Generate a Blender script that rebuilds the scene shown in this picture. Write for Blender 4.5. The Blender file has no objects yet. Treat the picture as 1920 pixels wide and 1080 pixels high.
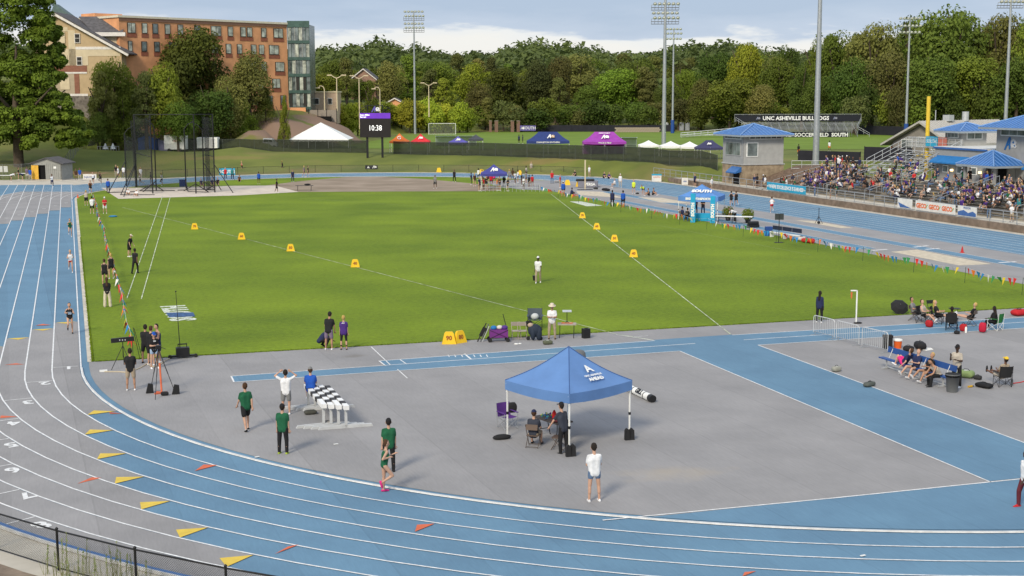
import bpy, bmesh, math, random
import numpy as np
from mathutils import Vector, Matrix, noise
random.seed(7); rnd = random.random; U = random.uniform
S = bpy.context.scene
COL = S.collection
# ---------------------------------------------------------------- camera
CX, CY, CH = -35.0291, -65.4883, 12.4
YAW, PIT, ROLL, FPX = .3076, .1389, .0027, 2602.5
cam = bpy.data.cameras.new('camera'); camo = bpy.data.objects.new('camera', cam); COL.objects.link(camo)
cam.sensor_width = 36; cam.lens = FPX / 1920 * 36; cam.clip_end = 6000; cam.clip_start = .5
camo.location = (CX, CY, CH)
fw = Vector((math.sin(YAW) * math.cos(PIT), math.cos(YAW) * math.cos(PIT), -math.sin(PIT)))
rt = Vector((math.cos(YAW), -math.sin(YAW), 0)); up = rt.cross(fw)
r2 = rt * math.cos(ROLL) - up * math.sin(ROLL); u2 = rt * math.sin(ROLL) + up * math.cos(ROLL)
camo.matrix_world = Matrix(((r2.x, u2.x, -fw.x, CX), (r2.y, u2.y, -fw.y, CY), (r2.z, u2.z, -fw.z, CH), (0, 0, 0, 1)))
S.camera = camo
# ---------------------------------------------------------------- world + sun
SUN_AZ = math.atan2(-.68, -.73)      # compass-like: angle from +Y toward +X
SUN_EL = math.radians(36)
W = bpy.data.worlds.new('World'); S.world = W; W.use_nodes = True
nt = W.node_tree; nt.nodes.clear(); N = nt.nodes.new; L = nt.links.new
def vmath(nt, op, a, b=None):
    n = nt.nodes.new('ShaderNodeMath'); n.operation = op
    for i, v in enumerate((a, b)):
        if v is None: continue
        if isinstance(v, (int, float)): n.inputs[i].default_value = v
        else: nt.links.new(v, n.inputs[i])
    return n.outputs[0]
def ramp(nt, fac, stops, interp='LINEAR'):
    n = nt.nodes.new('ShaderNodeValToRGB'); n.color_ramp.interpolation = interp
    e = n.color_ramp.elements
    while len(e) < len(stops): e.new(.5)
    for i, (p, c) in enumerate(stops):
        e[i].position = p; e[i].color = (*c, 1) if len(c) == 3 else c
    nt.links.new(fac, n.inputs[0]); return n.outputs[0]
sky = N('ShaderNodeTexSky'); sky.sky_type = 'NISHITA'; sky.sun_disc = False
sky.sun_elevation = SUN_EL; sky.sun_rotation = SUN_AZ
bg1 = N('ShaderNodeBackground'); bg1.inputs[1].default_value = .1; L(sky.outputs[0], bg1.inputs[0])
tc = N('ShaderNodeTexCoord'); sep = N('ShaderNodeSeparateXYZ'); L(tc.outputs['Generated'], sep.inputs[0])
mp = N('ShaderNodeMapping'); mp.inputs['Scale'].default_value = (5, 5, 26); L(tc.outputs['Generated'], mp.inputs[0])
nz = N('ShaderNodeTexNoise'); nz.inputs['Scale'].default_value = 2.4; nz.inputs['Detail'].default_value = 7; nz.inputs['Roughness'].default_value = .55; L(mp.outputs[0], nz.inputs[0])
mp2 = N('ShaderNodeMapping'); mp2.inputs['Scale'].default_value = (1.4, 1.4, 5); L(tc.outputs['Generated'], mp2.inputs[0])
nz2 = N('ShaderNodeTexNoise'); nz2.inputs['Scale'].default_value = 2; nz2.inputs['Detail'].default_value = 5; L(mp2.outputs[0], nz2.inputs[0])
el = vmath(nt, 'ADD', sep.outputs[2], vmath(nt, 'MULTIPLY', vmath(nt, 'SUBTRACT', nz.outputs[0], .5), .045))
el = vmath(nt, 'ADD', el, vmath(nt, 'MULTIPLY', vmath(nt, 'SUBTRACT', nz2.outputs[0], .5), .03))
low = ramp(nt, vmath(nt, 'MULTIPLY', el, 10), [(.34, (.70, .69, .67)), (.41, (.66, .67, .68)), (.455, (.40, .47, .59)), (.62, (.33, .41, .54))])
hi = ramp(nt, nz2.outputs[0], [(.35, (.42, .50, .64)), (.52, (.55, .62, .72)), (.68, (.86, .88, .90))])
mixc = N('ShaderNodeMix'); mixc.data_type = 'RGBA'
L(ramp(nt, sep.outputs[2], [(.07, (0, 0, 0)), (.2, (1, 1, 1))]), mixc.inputs[0]); L(low, mixc.inputs[6]); L(hi, mixc.inputs[7])
bg2 = N('ShaderNodeBackground'); bg2.inputs[1].default_value = 1.0; L(mixc.outputs[2], bg2.inputs[0])
ms = N('ShaderNodeMixShader'); ms.inputs[0].default_value = .9
L(bg1.outputs[0], ms.inputs[1]); L(bg2.outputs[0], ms.inputs[2])
wo = N('ShaderNodeOutputWorld'); L(ms.outputs[0], wo.inputs[0])
sl = bpy.data.lights.new('sun', 'SUN'); sl.energy = 2.4; sl.angle = math.radians(14); sl.color = (1, .90, .72)
so = bpy.data.objects.new('sun', sl); COL.objects.link(so)
sd = Vector((math.sin(SUN_AZ) * math.cos(SUN_EL), math.cos(SUN_AZ) * math.cos(SUN_EL), math.sin(SUN_EL)))
so.rotation_euler = sd.to_track_quat('Z', 'Y').to_euler(); so.location = (-60, -40, 60)
S.view_settings.view_transform = 'Standard'; S.view_settings.look = 'None'
S.view_settings.exposure = 0.4; S.view_settings.gamma = 1
S.cycles.max_bounces = 5; S.cycles.transparent_max_bounces = 24
# ---------------------------------------------------------------- pixel <-> place helpers (photo pixels, 1920 wide)
def ray(px, py):
    u = (px - 960) / FPX; v = -(py - 540) / FPX
    return fw + r2 * u + u2 * v
CP = Vector((CX, CY, CH))
def G(px, py, z=0.0):
    d = ray(px, py); return CP + d * ((z - CH) / d.z)
def PD(px, d, z):                    # column px at forward distance d, height z
    f = Vector((math.sin(YAW), math.cos(YAW), 0)); r = Vector((math.cos(YAW), -math.sin(YAW), 0))
    p = CP + f * d + r * (d * (px - 960) / FPX / math.cos(PIT) * 1.0)
    return Vector((p.x, p.y, z))
def dep(p): return (Vector(p) - CP).dot(fw)
def HZ(py, d): return CH - (py - 176.5) / FPX * d      # height of the point seen at row py at depth d
def bearing(p): return math.atan2(p[0] - CX, p[1] - CY)
# ---------------------------------------------------------------- materials
MATS = {}
def mat(name, col=None, rough=.8, var=.12, scale=3., metal=0, alpha=1, detail=4, col2=None, bump=0, bscale=40, spec=.3, emit=0, objrand=0, trans=0):
    if name in MATS: return MATS[name]
    m = bpy.data.materials.new(name); m.use_nodes = True; MATS[name] = m
    t = m.node_tree; b = t.nodes['Principled BSDF']
    b.inputs['Roughness'].default_value = rough; b.inputs['Metallic'].default_value = metal
    b.inputs['Specular IOR Level'].default_value = spec
    c2 = col2 or tuple(max(0, x * (1 - 2 * var)) for x in col); c1 = col if col2 else tuple(min(1, x * (1 + var)) for x in col)
    co = t.nodes.new('ShaderNodeTexCoord')
    n = t.nodes.new('ShaderNodeTexNoise'); n.inputs['Scale'].default_value = scale; n.inputs['Detail'].default_value = detail
    t.links.new(co.outputs['Object'], n.inputs[0])
    c = ramp(t, n.outputs[0], [(.33, c2), (.67, c1)])
    if objrand:
        oi = t.nodes.new('ShaderNodeObjectInfo'); h = t.nodes.new('ShaderNodeHueSaturation')
        hv = vmath(t, 'ADD', vmath(t, 'MULTIPLY', vmath(t, 'SUBTRACT', oi.outputs['Random'], .5), .05 * objrand), .5)
        t.links.new(hv, h.inputs['Hue'])
        r7 = vmath(t, 'FRACT', vmath(t, 'MULTIPLY', oi.outputs['Random'], 7.31))
        t.links.new(vmath(t, 'ADD', vmath(t, 'MULTIPLY', r7, .7 * objrand), 1 - .35 * objrand), h.inputs['Value'])
        t.links.new(c, h.inputs['Color']); c = h.outputs[0]
    t.links.new(c, b.inputs['Base Color'])
    if bump:
        bn = t.nodes.new('ShaderNodeTexNoise'); bn.inputs['Scale'].default_value = bscale; bn.inputs['Detail'].default_value = 3
        t.links.new(co.outputs['Object'], bn.inputs[0])
        bu = t.nodes.new('ShaderNodeBump'); bu.inputs['Strength'].default_value = bump; bu.inputs['Distance'].default_value = .05
        t.links.new(bn.outputs[0], bu.inputs['Height']); t.links.new(bu.outputs[0], b.inputs['Normal'])
    if alpha < 1: b.inputs['Alpha'].default_value = alpha
    if trans: b.inputs['Transmission Weight'].default_value = trans
    if emit: t.links.new(c, b.inputs['Emission Color']); b.inputs['Emission Strength'].default_value = emit
    return m
def PM(name, col, rough=.6, **k): return mat(name, col, rough, var=k.pop('var', .06), **k)
white = PM('white_paint', (.78, .78, .76)); black = PM('black_metal', (.015, .015, .017), .5); blackf = PM('black_fabric', (.02, .02, .022), .9)
steel = PM('galvanised_steel', (.42, .44, .46), .45, metal=.6); alu = PM('aluminium', (.6, .61, .62), .4, metal=.5)
conc = mat('pale_concrete', (.50, .46, .39), .9, .1, .6, bump=.1); darkm = PM('dark_void', (.006, .006, .006), .9)
rubber = PM('black_rubber', (.02, .02, .02), .8)
# ---------------------------------------------------------------- mesh builder
class MB:
    def __init__(s): s.v = []; s.f = []; s.m = []; s.sm = []; s.mats = []
    def mi(s, m):
        if m not in s.mats: s.mats.append(m)
        return s.mats.index(m)
    def add(s, vs, fs, m, smooth=False):
        o = len(s.v); k = s.mi(m); s.v += [tuple(v) for v in vs]
        for f in fs: s.f.append(tuple(i + o for i in f)); s.m.append(k); s.sm.append(smooth)
        return s
    def box(s, c, d, m, rz=0, taper=1, rx=0, ry=0):
        h = [x / 2 for x in d]; R = Matrix.Rotation(rz, 3, 'Z') @ Matrix.Rotation(ry, 3, 'Y') @ Matrix.Rotation(rx, 3, 'X'); c = Vector(c); vs = []
        for z in (-1, 1):
            t = taper if z > 0 else 1
            for x, y in ((-1, -1), (1, -1), (1, 1), (-1, 1)): vs.append(c + R @ Vector((x * h[0] * t, y * h[1] * t, z * h[2])))
        return s.add(vs, [(3, 2, 1, 0), (4, 5, 6, 7), (0, 1, 5, 4), (1, 2, 6, 5), (2, 3, 7, 6), (3, 0, 4, 7)], m)
    def bar(s, p, q, r, m, n=8, r1=None, smooth=True):
        p = Vector(p); q = Vector(q); d = q - p
        if d.length < 1e-6: return s
        z = d.normalized(); a = z.orthogonal().normalized(); b = z.cross(a); r1 = r if r1 is None else r1; vs = []
        off = math.pi / n
        for pt, rr in ((p, r), (q, r1)):
            for i in range(n):
                t = 2 * math.pi * i / n + off; vs.append(pt + a * (math.cos(t) * rr) + b * (math.sin(t) * rr))
        fs = [(i, (i + 1) % n, n + (i + 1) % n, n + i) for i in range(n)]
        s.add(vs, fs, m, smooth and n > 4)
        return s.add(vs, [tuple(range(n))[::-1], tuple(range(n, 2 * n))], m)
    def path(s, pts, r, m, n=6):
        for a, b in zip(pts, pts[1:]): s.bar(a, b, r, m, n)
        return s
    def lathe(s, c, prof, m, n=16, ax=None):
        vs = []; c = Vector(c)
        for r, z in prof:
            for i in range(n): t = 2 * math.pi * i / n; vs.append(c + Vector((r * math.cos(t), r * math.sin(t), z)))
        fs = []
        for k in range(len(prof) - 1):
            for i in range(n): j = (i + 1) % n; fs.append((k * n + i, k * n + j, (k + 1) * n + j, (k + 1) * n + i))
        s.add(vs, fs, m, True)
        return s.add([vs[i] for i in range(n)] + vs[-n:], [tuple(range(n))[::-1], tuple(range(n, 2 * n))], m)
    def poly(s, pts, m): return s.add(pts, [tuple(range(len(pts)))], m)
    def prism(s, pts, h, m):      # pts: outline (3D), extruded by vector h
        h = Vector(h); n = len(pts); vs = [Vector(p) for p in pts] + [Vector(p) + h for p in pts]
        return s.add(vs, [tuple(range(n))[::-1], tuple(range(n, 2 * n))] + [(i, (i + 1) % n, n + (i + 1) % n, n + i) for i in range(n)], m)
    def ell(s, c, r, m, n=12, k=8, rz=0):
        vs = []; c = Vector(c); R = Matrix.Rotation(rz, 3, 'Z')
        for j in range(k + 1):
            a = math.pi * j / k
            for i in range(n): t = 2 * math.pi * i / n; vs.append(c + R @ Vector((r[0] * math.sin(a) * math.cos(t), r[1] * math.sin(a) * math.sin(t), r[2] * math.cos(a))))
        return s.add(vs, [(j * n + i, (j + 1) * n + i, (j + 1) * n + (i + 1) % n, j * n + (i + 1) % n) for j in range(k) for i in range(n)], m, True)
    def mesh(s, name):
        me = bpy.data.meshes.new(name); me.from_pydata(s.v, [], s.f)
        for m in s.mats: me.materials.append(m)
        me.polygons.foreach_set('material_index', s.m); me.polygons.foreach_set('use_smooth', s.sm); me.update()
        return me
    def build(s, name, parent=None, loc=None, rz=0, **tags):
        o = bpy.data.objects.new(name, s.mesh(name)); COL.objects.link(o)
        if parent: o.parent = parent
        if loc is not None: o.location = loc
        if rz: o.rotation_euler.z = rz
        for k, v in tags.items(): o[k] = v
        return o
def link(name, me, parent=None, loc=(0, 0, 0), rz=0, **tags):
    o = bpy.data.objects.new(name, me); COL.objects.link(o); o.parent = parent; o.location = loc; o.rotation_euler.z = rz
    for k, v in tags.items(): o[k] = v
    return o
def thing(name, label, cat, loc=(0, 0, 0), rz=0, group=None):
    o = bpy.data.objects.new(name, None); COL.objects.link(o); o.location = loc; o.rotation_euler.z = rz; o.empty_display_size = .3
    o['label'] = label; o['category'] = cat
    if group: o['group'] = group
    return o
UL = {}
ORD = ['', ', second from left', ', third from left', ', fourth from left', ', fifth from left', ', sixth from left', ', seventh from left']
def uniq(s):
    UL[s] = UL.get(s, -1) + 1; return s + ORD[min(UL[s], 6)]
def tag(o, label, cat, group=None):
    o['label'] = label; o['category'] = cat
    if group: o['group'] = group
    return o
def kids(o): return [c for c in COL.objects if c.parent == o]
CH_CACHE = {}
def dup(root, loc, rz, label, group=None, parent=None):
    if root.name not in CH_CACHE: CH_CACHE[root.name] = [(c, kids(c)) for c in kids(root)]
    r = root.copy(); COL.objects.link(r); r.location = loc; r.rotation_euler.z = rz; r['label'] = label
    if group: r['group'] = group
    for c, gs in CH_CACHE[root.name]:
        d = c.copy(); COL.objects.link(d); d.parent = r
        for g in gs:
            e = g.copy(); COL.objects.link(e); e.parent = d
    return r
TXT = {}
def text_mesh(s, size, ext=.004, bold=0, ax='CENTER'):
    key = (s, size, ext, bold, ax)
    if key in TXT: return TXT[key]
    c = bpy.data.curves.new('t', 'FONT'); c.body = s; c.size = size; c.extrude = ext; c.offset = bold; c.align_x = ax; c.align_y = 'CENTER'; c.resolution_u = 2
    o = bpy.data.objects.new('t', c); COL.objects.link(o); dg = bpy.context.evaluated_depsgraph_get()
    me = bpy.data.meshes.new_from_object(o.evaluated_get(dg)); bpy.data.objects.remove(o); TXT[key] = me; me.materials.clear(); return me
def text(s, size, m, parent, loc, rot, name='lettering', ext=.004, bold=0, ax='CENTER', sx=1, **tags):
    me = text_mesh(s, size, ext, bold, ax).copy(); me.materials.append(m)
    o = bpy.data.objects.new(name, me); COL.objects.link(o); o.parent = parent; o.location = loc; o.rotation_euler = rot; o.scale = (sx, 1, 1)
    for k, v in tags.items(): o[k] = v
    return o
def pol(r, a, c=(0, 0), z=0): return (c[0] + r * math.cos(a), c[1] + r * math.sin(a), z)
# ---------------------------------------------------------------- terrain
RR, LY, LW = 34.94, 109.14, 1.165
OUT = RR + 8 * LW + .15
ctrl = []
def cw(x, y, z): ctrl.append((x, y, z))
def cp(px, d, z): p = PD(px, d, z); ctrl.append((p.x, p.y, z))
for a in range(0, 181, 15): x, y, _ = pol(47.5, math.radians(a), (0, LY)); cw(x, y, 0)
for a in range(180, 361, 20): x, y, _ = pol(48, math.radians(a)); cw(x, y, 0)
for x, y in [(-30, 171), (-38, 166), (-46, 162), (-14.6, 152), (-48, 140), (-50, 120), (-50, 60), (-50, 20), (-62, 120), (-62, 60), (50, 80), (50, 40), (60, 40), (50, 10), (60, 100)]: cw(x, y, 0)
for p in [(px_, float(np.interp(px_, [165, 190, 450, 700, 900, 1050, 1200, 1340], [283, 284, 284, 288, 292, 297, 303, 312]))) for px_ in range(165, 1361, 45)]:
    q = G(*p, 2.2); cw(q.x, q.y, 2.2)
    q = G(p[0], p[1] - 6, 2.3); cw(q.x, q.y, 2.3)
for x, y in [(600, 262), (900, 262), (1200, 270), (900, 249), (1100, 248), (1400, 250), (1600, 262), (1650, 275), (1240, 272), (760, 250), (680, 252)]:
    q = G(x, y, 2.3); cw(q.x, q.y, 2.3)
for px, d, z in [(500, 262, 5.6), (560, 285, 8.2), (596, 290, 8.2), (615, 300, 8.0), (430, 272, 5.6), (360, 266, 5.0), (300, 264, 4.8), (215, 256, 4.6), (130, 256, 6.4), (180, 264, 9.8), (60, 262, 9), (-150, 265, 9), (300, 278, 8.5), (430, 290, 8.8), (200, 249, 2.4), (300, 253, 2.5), (400, 256, 2.6), (35, 227, 1.6), (0, 245, 4.2), (-150, 240, 3),
                 (470, 249, 3.0), (470, 260, 5.4), (520, 256, 3.2), (520, 268, 5.6), (560, 277, 7.2), (600, 268, 2.7), (610, 283, 6.2), (650, 300, 4.8), (670, 320, 3.0), (700, 335, 2.7), (800, 345, 2.7), (900, 352, 2.6), (650, 370, 9), (760, 380, 6), (850, 400, 5), (600, 600, 18), (930, 420, 5), (1100, 420, 5), (1300, 420, 5), (1500, 390, 4), (1700, 350, 3.2), (1900, 330, 3.2), (2200, 300, 3.2), (2100, 200, 1.5),
                 (900, 600, 17), (1200, 600, 17), (1500, 600, 16), (1900, 600, 16), (300, 700, 26), (700, 850, 27), (1200, 850, 28), (1700, 850, 28), (2300, 700, 22), (-300, 500, 16), (900, 1500, 30), (0, 1500, 34), (2000, 1500, 30), (1200, 2600, 26), (-400, 900, 28)]: cp(px, d, z)
cw(-35, -66, 6.8); cw(-10, -62, 6.5); cw(-70, -50, 5); cw(-36, -52, 3.3); cw(10, -66, 6.5); cw(60, -66, 5); cw(90, -10, 3); cw(110, 60, 3)
C3 = np.array(ctrl); CXY = C3[:, :2]
D = np.sqrt(((CXY[:, None] - CXY[None]) ** 2).sum(-1) + 9)
WT = np.linalg.solve(np.block([[D, np.ones((len(D), 1))], [np.ones((1, len(D))), np.zeros((1, 1))]]), np.append(C3[:, 2], 0))
def hgt(x, y):
    x = np.asarray(x, float); y = np.asarray(y, float)
    d = np.sqrt((x[..., None] - CXY[:, 0]) ** 2 + (y[..., None] - CXY[:, 1]) ** 2 + 9)
    h = d @ WT[:-1] + WT[-1]
    r = np.hypot(x, y - np.clip(y, 0, LY)); r = np.where((y > 80) & (y < 154) & (x > -49) & (x < -26), np.minimum(r, 46), r)
    r = np.where((x > 30) & (x < 66) & (y > -40) & (y < 100), np.minimum(r, 46), r)
    dx, dy = x - CX, y - CY; fd = dx * math.sin(YAW) + dy * math.cos(YAW); sd_ = dx * math.cos(YAW) - dy * math.sin(YAW); fp = 960 + sd_ / np.maximum(fd, 1) * FPX
    sm = lambda v: np.clip(v, 0, 1) ** 2 * (3 - 2 * np.clip(v, 0, 1))
    ed = 240 - np.clip((fp - 900) / 440, 0, 1) * 36
    wf = sm((fd - ed + 2) / 4) * sm((np.interp(fp, [430, 500, 560, 620, 700, 760], [247, 252, 260, 268, 318, 384]) - fd) / 10) * sm((fp - 425) / 40) * sm((1760 - fp) / 90)
    h = h * (1 - wf) + 2.3 * wf
    t = np.clip((r - 46.6) / 3, 0, 1); t = t * t * (3 - 2 * t)
    return h * t - .07 * (1 - t)
def H1(x, y): return float(hgt(x, y))
gx = np.concatenate([-60 - np.geomspace(4, 1800, 40)[::-1], np.arange(-60, 190, 3.), 190 + np.geomspace(4, 2400, 44)])
gy = np.concatenate([-70 - np.geomspace(4, 500, 16)[::-1], np.arange(-70, 330, 3.), 330 + np.geomspace(4, 3600, 60)])
GX, GY = np.meshgrid(gx, gy); GZ = hgt(GX, GY)
nx, ny = len(gx), len(gy)
vs = np.stack([GX, GY, GZ], -1).reshape(-1, 3)
idx = np.arange(nx * ny).reshape(ny, nx)
fs = np.stack([idx[:-1, :-1], idx[:-1, 1:], idx[1:, 1:], idx[1:, :-1]], -1).reshape(-1, 4)
grass_hill = mat('hillside_grass', (.165, .185, .035), .95, scale=.13, col2=(.10, .125, .024), detail=8, bump=.5, bscale=3)
t = grass_hill.node_tree; b = t.nodes['Principled BSDF']; co = t.nodes['Texture Coordinate']
n = t.nodes.new('ShaderNodeTexNoise'); n.inputs['Scale'].default_value = .06; n.inputs['Detail'].default_value = 6; t.links.new(co.outputs['Object'], n.inputs[0])
mx = t.nodes.new('ShaderNodeMix'); mx.data_type = 'RGBA'; src = b.inputs['Base Color'].links[0].from_socket
t.links.new(ramp(t, n.outputs[0], [(.52, (0, 0, 0)), (.66, (.75, .75, .75))]), mx.inputs[0]); t.links.new(src, mx.inputs[6]); mx.inputs[7].default_value = (.20, .155, .06, 1); t.links.new(mx.outputs[2], b.inputs['Base Color'])
me = bpy.data.meshes.new('terrain'); me.from_pydata(vs.tolist(), [], fs.tolist()); me.materials.append(grass_hill); me.polygons.foreach_set('use_smooth', [True] * len(me.polygons))
o = link('terrain', me, kind='structure')
def blotch(m, spots):
    t = m.node_tree; b = t.nodes['Principled BSDF']; co = t.nodes['Texture Coordinate']; out = b.inputs['Base Color'].links[0].from_socket
    for (x, y), rad, rz_, cc, am in spots:
        m1 = t.nodes.new('ShaderNodeMapping'); m1.vector_type = 'TEXTURE'; m1.inputs['Location'].default_value = (x, y, 0); m1.inputs['Rotation'].default_value = (0, 0, rz_); m1.inputs['Scale'].default_value = (rad[0], rad[1], 60); t.links.new(co.outputs['Object'], m1.inputs[0])
        ln_ = t.nodes.new('ShaderNodeVectorMath'); ln_.operation = 'LENGTH'; t.links.new(m1.outputs[0], ln_.inputs[0]); n3 = t.nodes.new('ShaderNodeTexNoise'); n3.inputs['Scale'].default_value = 2.5 / min(rad); n3.inputs['Detail'].default_value = 7; t.links.new(co.outputs['Object'], n3.inputs[0])
        f3 = ramp(t, vmath(t, 'MULTIPLY', vmath(t, 'ADD', ln_.outputs['Value'], n3.outputs[0]), .6), [(.72, (am,) * 3), (.88, (0, 0, 0))]); x3 = t.nodes.new('ShaderNodeMix'); x3.data_type = 'RGBA'; t.links.new(f3, x3.inputs[0]); t.links.new(out, x3.inputs[6]); x3.inputs[7].default_value = (*cc, 1); out = x3.outputs[2]
    t.links.new(out, b.inputs['Base Color'])
br_ = (.235, .155, .11)
blotch(grass_hill, [(PD(500, 262, 0)[:2], (6.5, 5.5), -YAW, br_, 1), (PD(560, 272, 0)[:2], (9, 8), -YAW + .5, br_, 1), (PD(625, 287, 0)[:2], (8.5, 6.5), -YAW + .8, br_, 1), (PD(170, 224, 0)[:2], (4.5, 2.5), 0, (.28, .17, .09), .8), (PD(430, 236, 0)[:2], (9, 2), -YAW, (.22, .16, .06), .5), (PD(1080, 221, 0)[:2], (12, 2), -.6, (.24, .17, .06), .5)])
# ---------------------------------------------------------------- flat sheets (each about 4 mm above the one below)
def sheet(name, pts, m, z, **k):
    mb = MB(); mb.poly([(p[0], p[1], z) for p in pts], m); return mb.build(name, kind='structure', **k)
def ring_pts(r, a0, a1, n, c=(0, 0)): return [pol(r, a0 + (a1 - a0) * i / n, c)[:2] for i in range(n + 1)]
def oval(r, n=48): return ring_pts(r, math.pi, 2 * math.pi, n) + ring_pts(r, 0, math.pi, n, (0, LY))
def strip(name, outer, inner, m, z, closed=True):
    n = len(outer); vs = [(p[0], p[1], z) for p in outer] + [(p[0], p[1], z) for p in inner]
    k = n if closed else n - 1
    mb = MB(); mb.add(vs, [(i, (i + 1) % n, n + (i + 1) % n, n + i) for i in range(k)], m); return mb.build(name, kind='structure')
def track_mat(name, c, c2):
    m = mat(name, c, .85, scale=.35, col2=c2, detail=7, bump=.25, bscale=60)
    t = m.node_tree; b = t.nodes['Principled BSDF']; co = t.nodes['Texture Coordinate']
    src = b.inputs['Base Color'].links[0].from_socket
    n = t.nodes.new('ShaderNodeTexNoise'); n.inputs['Scale'].default_value = 14; n.inputs['Detail'].default_value = 3
    mp = t.nodes.new('ShaderNodeMapping'); mp.inputs['Scale'].default_value = (1, .12, 1); t.links.new(co.outputs['Object'], mp.inputs[0]); t.links.new(mp.outputs[0], n.inputs[0])
    h = t.nodes.new('ShaderNodeHueSaturation'); t.links.new(src, h.inputs['Color'])
    v = vmath(t, 'ADD', vmath(t, 'MULTIPLY', n.outputs[0], .22), .89)
    # laid panel seams: faint joints between poured strips
    sx = t.nodes.new('ShaderNodeSeparateXYZ'); t.links.new(co.outputs['Object'], sx.inputs[0])
    wv = vmath(t, 'FRACT', vmath(t, 'MULTIPLY', vmath(t, 'ADD', sx.outputs[0], vmath(t, 'MULTIPLY', sx.outputs[1], .04)), .42))
    fl = vmath(t, 'FLOOR', vmath(t, 'MULTIPLY', vmath(t, 'ADD', sx.outputs[0], vmath(t, 'MULTIPLY', sx.outputs[1], .04)), .42))
    wn = t.nodes.new('ShaderNodeTexWhiteNoise'); wn.noise_dimensions = '1D'; t.links.new(fl, wn.inputs['W'])
    v = vmath(t, 'ADD', v, vmath(t, 'MULTIPLY', vmath(t, 'SUBTRACT', wn.outputs[0], .5), .09))
    v = vmath(t, 'SUBTRACT', v, vmath(t, 'MULTIPLY', vmath(t, 'LESS_THAN', wv, .025), .07))
    t.links.new(v, h.inputs['Value']); out = h.outputs[0]
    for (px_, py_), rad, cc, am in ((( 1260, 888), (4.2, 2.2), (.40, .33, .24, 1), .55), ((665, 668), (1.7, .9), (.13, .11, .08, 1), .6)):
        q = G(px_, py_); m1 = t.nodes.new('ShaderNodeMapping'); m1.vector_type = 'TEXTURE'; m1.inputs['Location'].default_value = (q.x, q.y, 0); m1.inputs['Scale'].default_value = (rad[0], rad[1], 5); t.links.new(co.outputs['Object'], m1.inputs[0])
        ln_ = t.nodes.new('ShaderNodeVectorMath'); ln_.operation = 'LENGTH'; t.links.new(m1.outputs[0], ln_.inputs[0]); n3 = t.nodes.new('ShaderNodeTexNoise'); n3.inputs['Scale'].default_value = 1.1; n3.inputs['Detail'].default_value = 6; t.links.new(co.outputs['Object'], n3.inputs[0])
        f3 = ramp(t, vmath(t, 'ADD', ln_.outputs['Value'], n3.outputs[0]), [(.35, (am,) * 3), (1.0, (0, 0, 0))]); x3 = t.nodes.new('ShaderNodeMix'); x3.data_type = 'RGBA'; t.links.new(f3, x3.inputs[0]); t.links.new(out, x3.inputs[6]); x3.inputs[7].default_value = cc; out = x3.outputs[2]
    t.links.new(out, b.inputs['Base Color']); return m
blue = track_mat('blue_track_rubber', (.130, .245, .355), (.108, .205, .305))
gray = track_mat('gray_track_rubber', (.300, .290, .292), (.252, .245, .248))
line = mat('white_track_paint', (.74, .74, .74), .7, .1, 6)
turf = mat('infield_turf', (.172, .245, .008), .95, scale=.10, col2=(.105, .165, .004), detail=9, bump=.6, bscale=30)
t = turf.node_tree; b = t.nodes['Principled BSDF']; co = t.nodes['Texture Coordinate']; src = b.inputs['Base Color'].links[0].from_socket
n = t.nodes.new('ShaderNodeTexNoise'); n.inputs['Scale'].default_value = 3.2; n.inputs['Detail'].default_value = 9; n.inputs['Roughness'].default_value = .88; t.links.new(co.outputs['Object'], n.inputs[0])
h = t.nodes.new('ShaderNodeHueSaturation'); t.links.new(src, h.inputs['Color']); sx = t.nodes.new('ShaderNodeSeparateXYZ'); t.links.new(co.outputs['Object'], sx.inputs[0])
mw = vmath(t, 'MULTIPLY', vmath(t, 'SINE', vmath(t, 'ADD', vmath(t, 'MULTIPLY', sx.outputs[1], .9), vmath(t, 'MULTIPLY', sx.outputs[0], .25))), .035)
t.links.new(vmath(t, 'ADD', vmath(t, 'ADD', vmath(t, 'MULTIPLY', n.outputs[0], 2.1), -.05), mw), h.inputs['Value']); t.links.new(h.outputs[0], b.inputs['Base Color'])
# surroundings of the track: pale concrete apron
strip('concrete_apron', oval(46.2), oval(OUT - .1), conc, -.012)
sheet('concrete_apron', [(-48, 80), (-40, 80), (-34, 138), (-22, 150), (-27, 153), (-33, 153.8), (-48, 153.8)], conc, -.016)
gp = mat('brown_gravel', (.26, .2, .15), .95, .15, 2, bump=.5)
strip('gravel_path', ring_pts(52, math.radians(196), math.radians(262), 30), ring_pts(46.1, math.radians(196), math.radians(262), 30), gp, -.02, False)
sheet('track_surface', oval(OUT), blue, 0)
sheet('track_surface', [(-RR - 8 * LW - .1, 100), (-RR + .2, 100), (-RR + .2, 138.4), (-RR - 8 * LW - .1, 140.8)], blue, .004)
# infield
grassed = [(-RR + .55, 1.5), (-RR + .55, LY)] + ring_pts(RR - .55, math.pi, 0, 40, (0, LY))[1:-1] + [(RR - .6, LY), (24.0, 100), (24.0, 1.5)]
sheet('infield_grass', grassed, turf, .006)
beige = mat('beige_edging', (.55, .5, .42), .9, .1, 1)
strip('concrete_edging', [(-RR + .30, 1.5), (-RR + .30, LY)] + ring_pts(RR - .30, math.pi, math.radians(28), 36, (0, LY))[1:], [(-RR + .56, 1.5), (-RR + .56, LY)] + ring_pts(RR - .56, math.pi, math.radians(28), 36, (0, LY))[1:], beige, .014, False)
dzone = ring_pts(RR - .36, math.pi, 2 * math.pi, 60) + [(RR - .36, 1.5), (-RR + .36, 1.5)]
sheet('asphalt_apron', dzone, gray, .010)
sheet('runway_apron', [(24.0, 1.5), (RR - .3, 1.5), (RR - .3, LY), (RR - 1.1, LY + 9), (RR - 4, 124), (27, 128), (21.5, 125), (20.2, 116), (21, 107.8), (24, 104)], gray, .012)
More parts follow.
